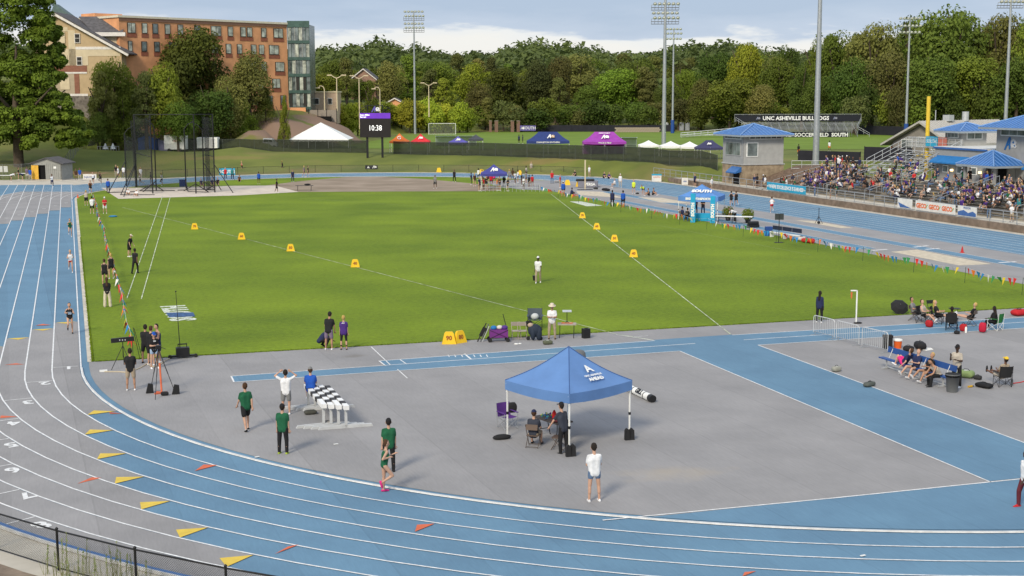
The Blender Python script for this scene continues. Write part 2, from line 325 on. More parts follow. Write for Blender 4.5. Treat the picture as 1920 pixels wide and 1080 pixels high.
# blue inside the near bend, right of the merging line
yl = -28.9
bx = [(-19.45, yl), (-7.3, yl), (16.0, yl + .2)]
arc = [p for p in ring_pts(RR - .3, math.pi * 1.3, math.pi * 1.72, 50) if p[0] > -19.6]
sheet('track_surface', [(-19.45, yl), (20, yl)] + arc[::-1], blue, .014)
def gline(a, b, w=.06, z=.022, m=None, mb=None):
    a = Vector((a[0], a[1], z)); b = Vector((b[0], b[1], z)); d = (b - a).normalized(); n = Vector((-d.y, d.x, 0)) * (w / 2)
    (mb or LN).poly([a - n, b - n, b + n, a + n], m or line)
LN = MB()
gline((-20.6, yl + .12), (-13, yl), .07); gline((-13, yl), (-3, yl + .02), .07); gline((-3, yl + .02), (19, yl + .2), .07)
# javelin runway + jump runways at the near end
jr = [(-7.25, yl + .1), (-2.95, yl + .1), (-2.85, -4.6), (-2.72, -1.35), (-7.2, -1.5), (-7.2, -4.75)]
sheet('javelin_runway', jr, blue, .018)
gline((-7.3, yl), (-7.2, -4.75)); gline((-3.0, yl), (-2.85, -4.5))
sheet('jump_runway', [(-28.6, -5.35), (-7.2, -4.75), (-7.2, -1.6), (-21.6, -2.6), (-21.57, -3.85), (-28.6, -4.02)], blue, .0185)
sheet('jump_runway', [(-2.84, -4.5), (33.5, -4.35), (31, -1.4), (-2.74, -1.42)], blue, .0185)
for a, b in [((-28.6, -5.35), (-7.2, -4.75)), ((-28.6, -4.02), (-5.6, -3.1)), ((-21.6, -2.6), (-7.2, -1.75)), ((-28.63, -5.38), (-28.6, -3.98)), ((-21.6, -2.58), (-21.57, -3.85)),
             ((-2.84, -4.5), (33, -4.37)), ((-2.84, -2.95), (33, -2.72)), ((-2.74, -1.48), (33, -1.42))]: gline(a, b, .07)
gline((-20.6, -2.6), (-20.55, -3.8), .05)
for p, q in [((696, 651), (732, 685)), ((745, 693), (764, 710))]: gline(G(*p), G(*q), .05)
for x in [840, 852, 865, 888, 900, 912]: gline(G(x, 666), G(x + 2.5, 670), .05)
gline(G(871, 664), G(883, 674), .09)
gline(G(1182, 632.6), G(1215, 630.6), .06); gline(G(1155, 628), G(1226, 639), .06)
gline_m = mat('chalk_on_grass', (.55, .60, .42), .9, .3, 1.2)
# sector lines across the grass
for a, b in [((-2.74, -1.31), (22.0, 97.8)), ((-7.21, -1.6), (-8.32, .7)), ((-8.32, .7), (-29.64, 94.75))]: gline(a, b, .06, .022, gline_m)
for a, b in [((305, 367), (238, 560)), ((319.5, 369), (265, 561))]: gline(G(*a), G(*b), .06, .022, gline_m)
faint = mat('worn_white_paint', (.30, .37, .16), .9, .15, 2)
for a, b in [((215, 380), (330, 390)), ((560, 372), (1000, 401)), ((1000, 401), (1240, 424)), ((1240, 424), (1520, 478))]: gline(G(*a), G(*b), .05, .016, faint)
# right-hand runways
for x0, x1, y0, y1 in [(29.35, 30.85, 12, 100), (25.15, 26.5, 31.4, 86)]:
    sheet('jump_runway', [(x0, y0), (x1, y0), (x1, y1), (x0, y1)], blue, .0165)
    for x in (x0, x1): gline((x, y0), (x, y1), .06)
for a, b in [((1713, 464), (1740, 461)), ((1735, 468), (1762, 466)), ((1873, 493), (1905, 491)), ((1636, 470), (1664, 468))]: gline(G(*a), G(*b), .3)
sandm = mat('pit_sand', (.56, .49, .38), .95, .1, 2.5, bump=.6, bscale=9)
for pts in [[(26.3, 29.0), (29.1, 29.6), (28.75, 19.7), (26.0, 19.7)], [(27.2, 13.5), (29.6, 14.6), (29.6, 4), (27.2, 4)]]:
    sheet('sand_pit', pts, sandm, .02)
sheet('sand_pit', [tuple(G(*p)[:2]) for p in [(1080, 358), (1130, 360), (1172, 372), (1160, 371), (1085, 366)]], sandm, .02)
sheet('sand_pit', [tuple(G(*p)[:2]) for p in [(1195, 370), (1240, 371), (1300, 382), (1240, 380)]], sandm, .02)
sheet('sand_pit', [tuple(G(*p)[:2]) for p in [(1490, 413), (1530, 415), (1600, 428), (1575, 428)]], sandm, .02)
# painted lane lines, tape and numbers
for k in range(0, 9):
    r = RR + k * LW + (.1 if k else 0)
    inner = oval(r - .032, 60); outer = oval(r + .032, 60); n_ = len(inner)
    LN.add([(p[0], p[1], .020) for p in outer] + [(p[0], p[1], .020) for p in inner], [(i, (i + 1) % n_, n_ + (i + 1) % n_, n_ + i) for i in range(n_)], line)
    gline((-r, LY), (-r, 138.3 + k * .28), .064, .0225)
lines = LN.build('track_markings', kind='structure')
# gray exchange zones lane by lane
def lane_pts(k, y0, a1):      # from (left straight, y0) down to the near bend angle a1
    out = []
    ro = RR + (k + 1) * LW + (.07 if k + 1 else 0); ri = RR + k * LW + (.13 if k else .05)
    n_ = 24; vs = [(-ro, y0, .0125), (-ri, y0, .0125)]
    for i in range(n_ + 1):
        a = math.pi + (a1 - math.pi) * i / n_; vs += [pol(ro, a, z=.0125), pol(ri, a, z=.0125)]
    return vs, [(2 * i, 2 * i + 1, 2 * i + 3, 2 * i + 2) for i in range(n_ + 1)]
near_y = [13.9, 11.9, 9.4, 7.0, 4.6, 2.2, -.1, -2]
tips = [(185, 776), (183, 812), (201, 858), (235, 903), (286, 950), (357, 1002), (445, 1055), (560, 1110)]
GZM = MB(); MK = MB()
yel = PM('yellow_paint', (.68, .48, .06)); orr = PM('orange_paint', (.62, .13, .05))
for k in range(8):
    p = G(*tips[k]); a1 = math.atan2(p.y, p.x); a1 = a1 if a1 > 0 else a1 + 2 * math.pi
    # keep the end on this lane
    vs_, fs_ = lane_pts(k, near_y[k], a1); GZM.add(vs_, fs_, gray)
    rm = RR + k * LW + .1
    # far zone
    y1 = [97, 93, 89, 85, 81.5, 78, 74, 70][k]; ro = RR + (k + 1) * LW + .07; ri = rm + .03; vs_ = []
    n_ = 10; pts = []
    vs_ = [(-ri, y1, .0125), (-ro, y1, .0125)]
    for i in range(n_ + 1):
        a = math.pi - math.radians(22) * i / n_; vs_ += [pol(ri, a, (0, LY), .0125), pol(ro, a, (0, LY), .0125)]
    GZM.add(vs_, [(2 * i, 2 * i + 1, 2 * i + 3, 2 * i + 2) for i in range(n_ + 1)], gray)
    gline((-ri - .1, y1), (-ro + .1, y1), .16, .0215, PM('cream_paint', (.55, .5, .4)), MK)
    gline((-ri - .35, y1 + 6.5), (-ro + .4, y1 + 6.5), .22, .0215, line, MK)
    # triangle at the end of the near zone
    da = 1.0 / rm; ri2 = rm + .05; ro2 = rm + LW - .08
    MK.poly([pol(ri2, a1, z=.0215), pol(ro2 + .05, a1, z=.0215), pol(ri2 + .62 * (ro2 - ri2), a1 - .62 / rm, z=.0215)], yel)
    MK.poly([(-ri2, near_y[k], .0215), (-ro2, near_y[k], .0215), (-(ri2 + ro2) / 2, near_y[k] - .55, .0215)], yel)
for p, q, r in [((365, 884), (408, 873), (382, 872)), ((145, 908), (190, 897), (172, 896)), ((515, 1040), (561, 1022), (540, 1026)), ((778, 998), (815, 983), (782, 985)), ((1392, 1082), (1418, 1072), (1396, 1074)),
                ((66, 611), (96, 610), (80, 608)), ((8, 685), (46, 684), (30, 682)), ((0, 785), (34, 782), (2, 780)), ((205, 774), (230, 776), (206, 776.5))]:
    MK.poly([tuple(G(*x)[:2]) + (.0215,) for x in (p, q, r)], orr)
GZM.build('exchange_zone', kind='structure'); 
nums = [(129, 690), (84, 719), (52, 755), (26, 794), (20, 835), (24, 882), (48, 930), (76, 985)]
for k in range(8):
    rl = RR + k * LW + .1
    p = G(*[(131, 688), (103, 714), (70, 746), (48, 784), (38, 820), (40, 868), (54, 915), (84, 965)][k]); a = math.atan2(p.y, p.x)
    gline(pol(rl + .05, a), pol(rl + LW - .05, a), .06, .0215, line, MK)
MK.build('exchange_marks', kind='structure')
numbers = []
for k in range(8):
    p = G(*nums[k]); a = math.atan2(p.y, p.x)
    text(str(k + 1), .95, line, None, (p.x, p.y, .023), (0, 0, a), 'lane_number', .001, .03, kind='structure')
# kerb rails round the bends, blue strip on the outer edge
kb = MB(); kerbm = PM('kerb_white', (.60, .60, .60), .5)
for c, a0, a1, n_ in [((0, 0), math.pi, 2 * math.pi, 72), ((0, LY), 0, math.pi, 72)]:
    pi_ = ring_pts(RR - .065, a0, a1, n_, c); po = ring_pts(RR - .01, a0, a1, n_, c)
    vs_ = []
    for i in range(n_ + 1): vs_ += [(*po[i], .018), (*po[i], .055), (*pi_[i], .055), (*pi_[i], .018)]
    kb.add(vs_, [(4 * i + j, 4 * i + j + 1, 4 * i + 5 + j, 4 * i + 4 + j) for i in range(n_) for j in range(3)], kerbm)
kb.build('track_kerb', kind='structure')
orail = MB(); n_ = 60; a0, a1 = math.radians(190), math.radians(300)
for r0, r1, z, m in [(OUT - .16, OUT + .02, .07, PM('blue_kerb', (.07, .16, .36))), (OUT + .02, OUT + .07, .09, kerbm)]:
    A = ring_pts(r0, a0, a1, n_); B = ring_pts(r1, a0, a1, n_); vs_ = []
    for i in range(n_ + 1): vs_ += [(*A[i], .002), (*A[i], z), (*B[i], z), (*B[i], .002)]
    orail.add(vs_, [(4 * i + j, 4 * i + j + 1, 4 * i + 5 + j, 4 * i + 4 + j) for i in range(n_) for j in range(3)], m)
orail.build('outer_kerb', kind='structure')
# far D: throwing sector dirt, hammer circle pad
dirt = mat('sector_dirt', (.33, .26, .20), .95, scale=.2, col2=(.22, .17, .12), detail=8, bump=.4, bscale=5)
dp = [G(*p) for p in [(450, 364), (560, 360), (700, 359.3), (900, 358.5), (940, 357), (936, 350), (880, 343.5), (800, 336), (720, 331.5), (650, 332), (560, 340), (490, 349)]]
sheet('throwing_sector', [p[:2] for p in dp], dirt, .0125)
pad = [G(*p) for p in [(190, 352.5), (222, 373), (450, 366.5), (560, 360), (515, 348), (440, 348.5), (300, 352)]]
sheet('concrete_pad', [p[:2] for p in pad], mat('pad_concrete', (.60, .52, .44), .9, .08, .8), .018)
# painted marks on the grass
gm = MB()
def glogo(px4, z=.02):
    a, b, c, d = [G(*p) for p in px4]; return a, b, c, d
grassw = mat('grass_paint_white', (.62, .66, .55), .9, .25, 8); grassb = mat('grass_paint_blue', (.05, .11, .25), .9, .2, 5)
o_ = G(336, 587); bb = math.atan2(1, 0)
text('SOUTH', 1.85, grassw, None, (o_.x, o_.y + .0, .020), (0, 0, math.radians(92)), 'painted_logo', .001, .10, sx=.95, kind='structure')
p = [G(*q) for q in [(311, 587), (362, 586.5), (366, 594), (317, 595.5)]]
gm.poly([(q.x, q.y, .0255) for q in p], grassb)
p = [G(*q) for q in [(1068, 378), (1090, 378), (1130, 386), (1100, 387)]]
gm.poly([(q.x, q.y, .02) for q in p], grassw)
gm.build('painted_logo', kind='structure')

field = mat('soccer_turf', (.15, .225, .022), .95, scale=.15, col2=(.12, .185, .016), detail=6)
sheet('soccer_field', [PD(620, 262, 0)[:2], PD(1700, 250, 0)[:2], PD(1720, 330, 0)[:2], PD(1560, 372, 0)[:2], PD(930, 376, 0)[:2], PD(760, 350, 0)[:2]], field, 2.34)

# ---------------------------------------------------------------- frames facing the camera side
def FR(px, d, z, rot=0):   # local x = right, y = away, z = up
    p = PD(px, d, z); return p, -YAW + rot
def local(root, px, py):     # photo pixel -> local (x, z) on the root's y=0 plane
    M = root.matrix_basis.inverted(); R = ray(px, py); n = root.matrix_basis.to_3x3() @ Vector((0, 1, 0))
    t = (root.matrix_basis.translation - CP).dot(n) / R.dot(n); q = M @ (CP + R * t); return q.x, q.z
def place(root): root.matrix_basis = Matrix.Translation(root.location) @ Matrix.Rotation(root.rotation_euler.z, 4, 'Z')
def fence(name, label, pts, h, mp, mm, step=3.2, rail=.03, pr=.04, rails=(1,), cat='fence', group=None, zf=None):
    root = thing(name, label, cat, pts[0], 0, group); O = Vector(pts[0]); rb = MB(); mb = MB(); pm = MB(); pm.bar((0, 0, 0), (0, 0, h + .05), pr, mp, 6); pme = pm.mesh('post')
    for a, b in zip(pts, pts[1:]):
        a = Vector(a); b = Vector(b); n = max(1, round((b - a).length / step))
        for i in range(n + 1):
            if i == n and (b - Vector(pts[-1])).length > .01: continue
            q = a.lerp(b, i / n); z = (H1(q.x, q.y) if zf is None else q.z)
            q.z = z; link('post', pme, root, q - O)
            if i < n:
                w = a.lerp(b, (i + 1) / n); w.z = H1(w.x, w.y) if zf is None else w.z
                for k in rails: rb.bar(q - O + Vector((0, 0, h * k)), w - O + Vector((0, 0, h * k)), rail, mp, 5)
                if mm: mb.poly([q - O + Vector((0, 0, .03)), w - O + Vector((0, 0, .03)), w - O + Vector((0, 0, h - .03)), q - O + Vector((0, 0, h - .03))], mm)
    rb.build('rail', root)
    if mm: mb.build('mesh_screen', root)
    return root
screen = mat('dark_wind_screen', (.030, .036, .028), .95, .15, 2, alpha=.86)
link_m = PM('chain_link_far', (.12, .12, .12), .6, alpha=.16); linkg = PM('chain_link_gray', (.22, .22, .22), .6, alpha=.30)
postg = PM('dark_green_post', (.08, .09, .08), .6)
def gp(px, py, z=None):
    q = G(px, py, 2.2 if z is None else z); return (q.x, q.y, H1(q.x, q.y) if z is None else z)
fence('screen_fence', 'dark screened fence along the top of the grass bank left of the scoreboard', [gp(*p) for p in [(165, 283), (260, 283), (450, 284), (560, 286), (690, 288)]], 2.15, postg, screen, 3.4)
fence('screen_fence', 'dark screened fence on the bank crest before the tents, right of the scoreboard', [gp(*p) for p in [(738, 289), (900, 292), (1050, 297), (1200, 303), (1345, 313)]], 2.15, postg, screen, 3.4)
low = [pol(47.6, a, (0, LY), 0) for a in [math.radians(x) for x in range(32, 118, 5)]]
fence('track_fence', 'low black chain link fence curving along the foot of the grass bank', [(p[0], p[1], -.02) for p in low] + [(-24, 153.2, 0), (-31, 153.6, 0)], 1.15, black, link_m, 3.1, .022, .03)
fence('chain_link_fence', 'gray chain link fence behind the shed at the far left of the track', [(-62, 150, 0), (-50, 156.5, 0), (-42, 159, 0), (-36, 168, .3), gp(163, 284)], 2.2, PM('fence_gray', (.2, .2, .19), .6), linkg, 3.2)
# near fence: black chain link with real wires
nf = thing('chain_link_fence', 'black chain link fence in the near left corner beside the outer lane', 'fence', pol(45.62, math.radians(218.5)))
O = Vector(nf.location); th0 = math.radians(203.5); st = 2.92 / 45.62; PMs = MB(); PMs.bar((0, 0, 0), (0, 0, 1.13), .035, black, 8); PMs.lathe((0, 0, 1.12), [(.042, 0), (.045, .02), (.02, .05), (.002, .06)], black, 8); pme = PMs.mesh('post')
rb = MB(); wb = MB(); nseg = 12; a_post = math.radians(218.35)
for i in range(-5, 9):
    a = a_post + i * st; p = Vector(pol(45.62, a)) - O; link('post', pme, nf, p)
    q = Vector(pol(45.62, a + st)) - O
    for zz, r in ((1.08, .024), (.06, .018)): rb.bar(p + Vector((0, 0, zz)), q + Vector((0, 0, zz)), r, black, 6)
    e = (q - p); Lg = e.length; e.normalize(); nrm = Vector((-e.y, e.x, 0)) * .02; g = .062; hh = 1.02; k = int((Lg + hh) / g)
    for j in range(k):
        for sgn in (1, -1):
            s0 = j * g - hh; s1 = s0 + hh; z0, z1 = (.06, 1.08) if sgn > 0 else (1.08, .06)
            if s0 < 0: z0 = z0 + (z1 - z0) * (-s0) / hh; s0 = 0
            if s1 > Lg: z1 = z0 + (z1 - z0) * (Lg - s0) / (s1 - s0); s1 = Lg
            if s1 - s0 < .01: continue
            a3 = p + e * s0 + Vector((0, 0, z0)) + nrm * sgn * .15; b3 = p + e * s1 + Vector((0, 0, z1)) + nrm * sgn * .15
            w = Vector((0, 0, .0042)); wb.poly([a3 - w, b3 - w, b3 + w, a3 + w], black)
rb.build('rail', nf); o = wb.build('wire_mesh', nf, kind='stuff')
# ---------------------------------------------------------------- brick hall
brick = mat('orange_brick', (.70, .335, .165), .9, .10, .45, bump=.2, bscale=30); brickd = mat('dark_brick', (.28, .10, .06), .9, .08, 2)
cream = PM('cream_trim', (.66, .6, .48)); glass = mat('window_glass', (.17, .20, .20), .10, .35, .7, spec=.7); gframe = PM('dark_window_frame', (.03, .028, .025), .5)
blind = mat('window_blind', (.45, .47, .40), .3, .35, .9, spec=.6)
dA = 264; dB = 293
A = PD(240, dA, 8.2); B = PD(550, dB, 8.2); e = (B - A).normalized(); rzb = math.atan2(e.y, e.x)
bh = thing('brick_hall', 'five storey orange brick hall with a flat roof behind the trees on the left', 'building', A, rzb); place(bh)
Lw = (B - A).length; Hh = 18.6
M = MB(); M.box((Lw / 2 + .2, 8.02, Hh / 2 - 2), (Lw - .4, 16, Hh + 4), brick); M.build('wall', bh)
M = MB(); M.box((Lw / 2 + .2, 8, Hh + .2), (Lw + .1, 16.5, .4), cream); M.box((Lw / 2 + .2, -.06, Hh - .35), (Lw - .4, .14, .5), PM('brown_trim', (.22, .12, .08))); M.box((4, 12, Hh + .8), (6, 5, .8), brick); M.build('roof', bh)
rows = [[(241, 255), (268, 277), (288, 297), (311, 320), (335, 344), (366, 376), (397, 415), (428.5, 437), (452, 461), (464.5, 473), (491, 499.5), (514, 530.5)],
        [(241, 248), (266, 275), (290, 299), (317, 332), (350, 358), (372, 381), (397, 408), (424, 433), (445, 453), (471, 480), (486, 494.5), (505, 522)],
        [(470, 480), (489, 498), (516, 531.5)], [(450, 470), (482, 491), (509, 523)], [(470, 480), (500, 508), (524, 533.5)]]
for r, row in enumerate(rows):
    for x0, x1 in row:
        u0 = local(bh, x0, 100)[0]; u1 = local(bh, x1, 100)[0]; zt = Hh - .95 - r * 3.42; w = u1 - u0
        M = MB(); M.box(((u0 + u1) / 2, -.02, zt - .9), (w + .14, .16, 1.94), gframe); wo_ = M.build('window', bh)
        M = MB(); kk = 2 if w > 1.4 else 1
        for i in range(kk): M.box((u0 + w * (i + .5) / kk, -.12, zt - .9), (w / kk - .14, .06, 1.74), blind if (int(x0) + r) % 3 else glass)
        M.build('pane', wo_)
        M = MB(); M.box(((u0 + u1) / 2 + .1, -.005, zt - 2.3), (w + .5, .07, .75), brickd); M.build('brick_panel', bh)
# glazed stair tower at the right end of the hall
gt = thing('glass_stair_tower', 'green glazed stair tower at the right end of the brick hall', 'building', PD(551, dB + .1, 8.2), -YAW); place(gt)
wT = 40 / FPX * dB; M = MB(); M.box((wT / 2, 4, Hh / 2 + .1), (wT, 8, Hh - .2), mat('stair_interior', (.10, .12, .11), .25, .3, .5, spec=.6)); M.box((wT / 2 - .5, -.3, -1.2), (wT - 1, 1, 5.4), brick); M.build('wall', gt)
gm_ = mat('green_spandrel', (.06, .11, .095), .4, .15, 1); mull = PM('pale_mullion', (.45, .46, .42), .5)
for r in range(6): M = MB(); M.box((wT / 2, -.10, Hh + .1 - r * 3.42 - .25 * (r > 0)), (wT + .1, .3, .62 if r else 1.3), gm_); M.build('spandrel', gt)
for i in range(6):
    for r in range(5):
        M = MB(); M.box((wT * (i + .5) / 6, -.05, Hh - 1.9 - r * 3.42), (wT / 6 - .10, .06, 2.7), (glass if r < 3 or i % 2 else gframe) if (i + r) % 3 else blind); M.build('pane', gt)
M = MB()
for i in range(7): M.box((wT * i / 6, -.12, Hh / 2 + 1.2), (.07, .14, Hh - 2.4), mull if i in (2, 4) else gm_)
M.build('mullion', gt)
# ---------------------------------------------------------------- beige house
tan = mat('tan_stucco', (.50, .37, .22), .9, .05, 1); crm = mat('cream_stucco', (.62, .52, .36), .9, .05, 1); rbr = mat('red_brown_band', (.27, .12, .08), .9, .08, 2); slate = mat('slate_roof', (.105, .10, .105), .9, .15, 2); stone = mat('grey_stone', (.24, .21, .18), .95, scale=1.8, col2=(.10, .085, .075), bump=.6, bscale=2)
trimw = PM('white_trim', (.72, .68, .64))
hs = thing('beige_gabled_house', 'large beige gabled building with white eaves behind the big tree', 'building', *FR(112, 262, 12.2)); place(hs)
sc = FPX / 262
def hx(px): return (px - 112) / sc
def hz(py): return HZ(py, 262) - 12.2
M = MB(); M.prism([(hx(100), 0, hz(178)), (hx(247), 0, hz(178)), (hx(247), 0, hz(97)), (hx(130), 0, hz(29)), (hx(85), 0, hz(52)), (hx(85), 0, hz(178))], (0, 9, 0), tan); M.build('wall', hs)
M = MB()
for x0, x1, y0, y1, m in [(112, 245, 92, 105, crm), (112, 185, 105, 122, crm), (150, 163, 58, 122, crm), (112, 150, 52, 60, crm), (112, 182, 122, 134, rbr), (112, 182, 134, 137, trimw), (113, 122, 138, 174, rbr), (158, 167, 138, 174, rbr), (112, 182, 174, 178, trimw), (122, 158, 137, 174, mat('putty_stucco', (.44, .36, .26), .9, .05, 1)), (163, 246, 88, 93, trimw)]:
    M.box(((hx(x0) + hx(x1)) / 2, -.03 - .012 * (m is rbr) - .02 * (m is trimw), (hz(y0) + hz(y1)) / 2), (hx(x1) - hx(x0), .06 + .024 * (m is rbr) + .04 * (m is trimw), hz(y0) - hz(y1)), m)
M.build('facade_panel', hs)
for x0, x1, y0, y1, m in [(163, 171, 65, 80, glass), (165, 173, 107, 121, glass), (129, 143, 62, 80, crm), (131, 146, 104, 121, crm), (133, 148, 147, 165, crm)]:
    M = MB(); M.box(((hx(x0) + hx(x1)) / 2, -.10, (hz(y0) + hz(y1)) / 2), (hx(x1) - hx(x0) + .25, .12, hz(y0) - hz(y1) + .25), trimw if m is glass else crm); w_ = M.build('window', hs)
    if m is glass: M = MB(); M.box(((hx(x0) + hx(x1)) / 2, -.16, (hz(y0) + hz(y1)) / 2), (hx(x1) - hx(x0), .06, hz(y0) - hz(y1)), gframe); M.box(((hx(x0) + hx(x1)) / 2, -.19, (hz(y0) + hz(y1)) / 2), (hx(x1) - hx(x0), .05, .07), trimw); M.build('pane', w_)
M = MB(); apex = Vector((hx(130), 0, hz(26))); er = Vector((hx(263), 0, hz(101))); el_ = Vector((hx(80), 0, hz(50)))
for q in (er, el_):
    n_ = (q - apex).normalized(); pr_ = Vector((-n_.z, 0, n_.x)) * (.9 if n_.x < 0 else -.9) * -1
    if pr_.z > 0: pr_ = -pr_
    M.prism([apex + Vector((0, -.9, 0)), q + Vector((0, -.9, 0)), q + Vector((0, -.9, 0)) + pr_ * .6, apex + Vector((0, -.9, 0)) + pr_ * .6], (0, .5, 0), trimw)
    M.prism([apex + Vector((0, -.95, .12)), q + Vector((0, -.95, .12)), q + Vector((0, -.95, -.1)), apex + Vector((0, -.95, -.1))], (0, 10.5, 0), slate)
M.build('roof', hs)
M = MB(); M.box(((hx(100) + hx(247)) / 2, 4.45, hz(178) - 4.1), (hx(247) - hx(100) + .3, 9.3, 8.2), stone); M.build('stone_base', hs)
M = MB(); z0, z1 = hz(61), hz(31); M.prism([(hx(150), 7, z1), (hx(238), 7, z1), (hx(246), 2, z0), (hx(190), 2, z0)], (0, .2, .2), slate); M.box((hx(222), 2.1, z0 - .35), (hx(248) - hx(192), .4, .7), trimw); M.box((hx(218), 6, z0 - 2.5), (hx(238) - hx(190), 6, 5), crm); M.build('wing', hs)
M = MB(); M.prism([(hx(88), 9, hz(28)), (hx(130), 9, hz(28)), (hx(98), 9, hz(4))], (0, 3, 0), mat('green_metal_roof', (.10, .15, .14), .6, .1, 2)); M.prism([(hx(80), 8.8, hz(28)), (hx(132), 8.8, hz(28)), (hx(132), 8.8, hz(52)), (hx(80), 8.8, hz(52))], (0, 3, 0), slate); M.build('back_roof', hs)
# ---------------------------------------------------------------- small buildings beyond
def smallhouse(name, label, px, d, z, w, dp, h, wall, roofm, rh, nwin=2, gable=True):
    r = thing(name, label, 'building', *FR(px, d, z)); M = MB(); M.box((0, dp / 2, h / 2 - 1), (w, dp, h + 2), wall)
    if gable: M.prism([(-w / 2, 0, h), (w / 2, 0, h), (0, 0, h + rh)], (0, dp, 0), wall)
    M.build('wall', r); M = MB()
    if gable:
        for s in (-1, 1): M.prism([(s * (w / 2 + .4), -.5, h - .15), (0, -.5, h + rh + .1), (0, -.5, h + rh + .4), (s * (w / 2 + .4), -.5, h + .15)], (0, dp + 1, 0), roofm); M.prism([(s * (w / 2 + .4), -.56, h - .3), (0, -.56, h + rh), (0, -.56, h + rh + .3), (s * (w / 2 + .4), -.56, h + .0)], (0, .1, 0), trimw)
    else: M.box((0, dp / 2, h + .15), (w + .3, dp + .3, .3), roofm)
    M.build('roof', r)
    for i in range(nwin):
        x = w * ((i + .5) / nwin - .5); M = MB(); M.box((x, -.03, h * .6), (w / nwin * .35, .1, h * .3), trimw); wv = M.build('window', r); M = MB(); M.box((x, -.09, h * .6), (w / nwin * .28, .05, h * .25), gframe); M.build('pane', wv)
    return r
smallhouse('utility_building', 'low tan building with a flat roof right of the glass stair tower', 614, 300, 8.2, 5.6, 8, 4.6, mat('tan_block', (.46, .34, .25), .9, .06, 2), crm, 0, 2, False)
smallhouse('brick_house', 'small brick gabled house showing above the hedge behind the scoreboard', 745, 392, 4.6, 7.6, 8, 4.6, brick, slate, 1.9)
smallhouse('brick_house', 'distant brick gabled house half hidden by trees, above the street lamps', 688, 400, 13, 7, 12, 3.6, mat('muted_brick', (.33, .2, .15), .9), slate, 2.8)
# dumpster enclosure with gate posts
de = thing('dumpster_enclosure', 'fenced dumpster enclosure between brick hall and hedge', 'enclosure', *FR(612, 290, 7.9)); M = MB(); M.box((0, 1.5, 0), (5.6, .2, 2.6), PM('slat_panel', (.28, .24, .2))); M.build('panel', de); M = MB(); M.box((-.3, .4, -.6), (4, 1.3, 1.2), darkm); M.build('container', de)
for x in (-2.9, -1, .8, 2.9): M = MB(); M.bar((x, 0, -1.8), (x, 0, 1.6), .07, black, 6); M.build('post', de)
def lamp(px, d, z, top, label, arms=2, m=None):
    h = HZ(top, d) - z; r = thing('street_lamp', label, 'street lamp', *FR(px, d, z), group='street lamps by the hedge'); m = m or crm
    M = MB(); M.bar((0, 0, -1), (0, 0, h), .16, m, 8, .1); M.build('pole', r)
    for s in ((-1, 1) if arms == 2 else (-1,)):
        M = MB(); M.path([(0, 0, h - .1), (s * .5, 0, h + .1), (s * 1.1, 0, h + .5)] if arms == 2 else [(0, 0, h - .1), (-.3, 0, h + .5), (-.9, 0, h + .6), (-1.2, 0, h + .3)], .09, m); M.build('arm', r)
        M = MB(); M.box((s * 1.5 if arms == 2 else -1.4, 0, h + .55 if arms == 2 else h + .2), (.95, .35, .22), m); M.build('lamp_head', r)
lamp(639, 292, 7.5, 146, 'pale twin-armed street lamp, leftmost by the hedge'); lamp(680, 300, 6, 147, 'tall pale twin-armed street lamp directly behind the scoreboard'); lamp(808, 335, 8, 160, 'short twin-armed street lamp right of the tall floodlight pole')
lamp(616, 296, 8.3, 166, 'single-armed street lamp beside the tan utility building', 1); lamp(718, 320, 7, 168, 'single-armed street lamp above the hedge right of the scoreboard', 1)
# ---------------------------------------------------------------- scoreboard
sb = thing('scoreboard', 'black scoreboard on two posts showing 10:38 at the far bend', 'scoreboard', *FR(708.5, 236, HZ(297, 236))); s_ = FPX / 236
zz = lambda y: (297 - y) / s_
for x in (-15.5, 12.5): M = MB(); M.box((x / s_, .3, zz(255) / 2 - .5), (.34, .34, zz(255) + 1), black); M.build('post', sb)
M = MB(); M.box((0, .1, (zz(211) + zz(256)) / 2), (57 / s_, .5, 45 / s_), PM('screen_black', (.022, .018, .018), .4)); M.build('screen', sb)
M = MB(); M.box((0, -.17, (zz(211) + zz(221)) / 2), (57 / s_, .04, 10 / s_), mat('purple_screen', (.13, .03, .42), .5, .05, 1, emit=.35)); M.build('purple_header', sb)
emw = mat('lit_white_text', (.9, .9, .9), .5, .02, 1, emit=.6)
text('10:38', 1.3, emw, sb, (0, -.17, zz(239)), (math.pi / 2, 0, 0), 'clock_digits', .01, 0, sx=.8)
text('Steve Miller', .34, emw, sb, (-2.5, -.2, zz(214.5)), (math.pi / 2, 0, 0), 'header_text', .01, .01, 'LEFT'); text('Barrett', .34, emw, sb, (-2.5, -.2, zz(218.3)), (math.pi / 2, 0, 0), 'header_text', .01, .01, 'LEFT')
M = MB()
tz, bz, w = zz(197), zz(210), 28 / s_
M.bar((-w, .1, zz(203)), (-w * .5, .1, tz), .06, black, 5); M.bar((w, .1, zz(203)), (w * .5, .1, tz), .06, black, 5); M.bar((-w * .5, .1, tz), (w * .5, .1, tz), .06, black, 5)
for x in (-w, -w * .5, w * .5, w): M.bar((x, .1, bz), (x, .1, tz if abs(x) < w else zz(203)), .09 if abs(x) < w else .06, black, 5)
for a, b in ((-w, -w * .5), (w * .5, w)): M.bar((a, .1, bz), (b, .1, tz - .2), .05, black, 4); M.bar((b, .1, bz), (a, .1, zz(204)), .05, black, 4)
M.build('truss', sb)
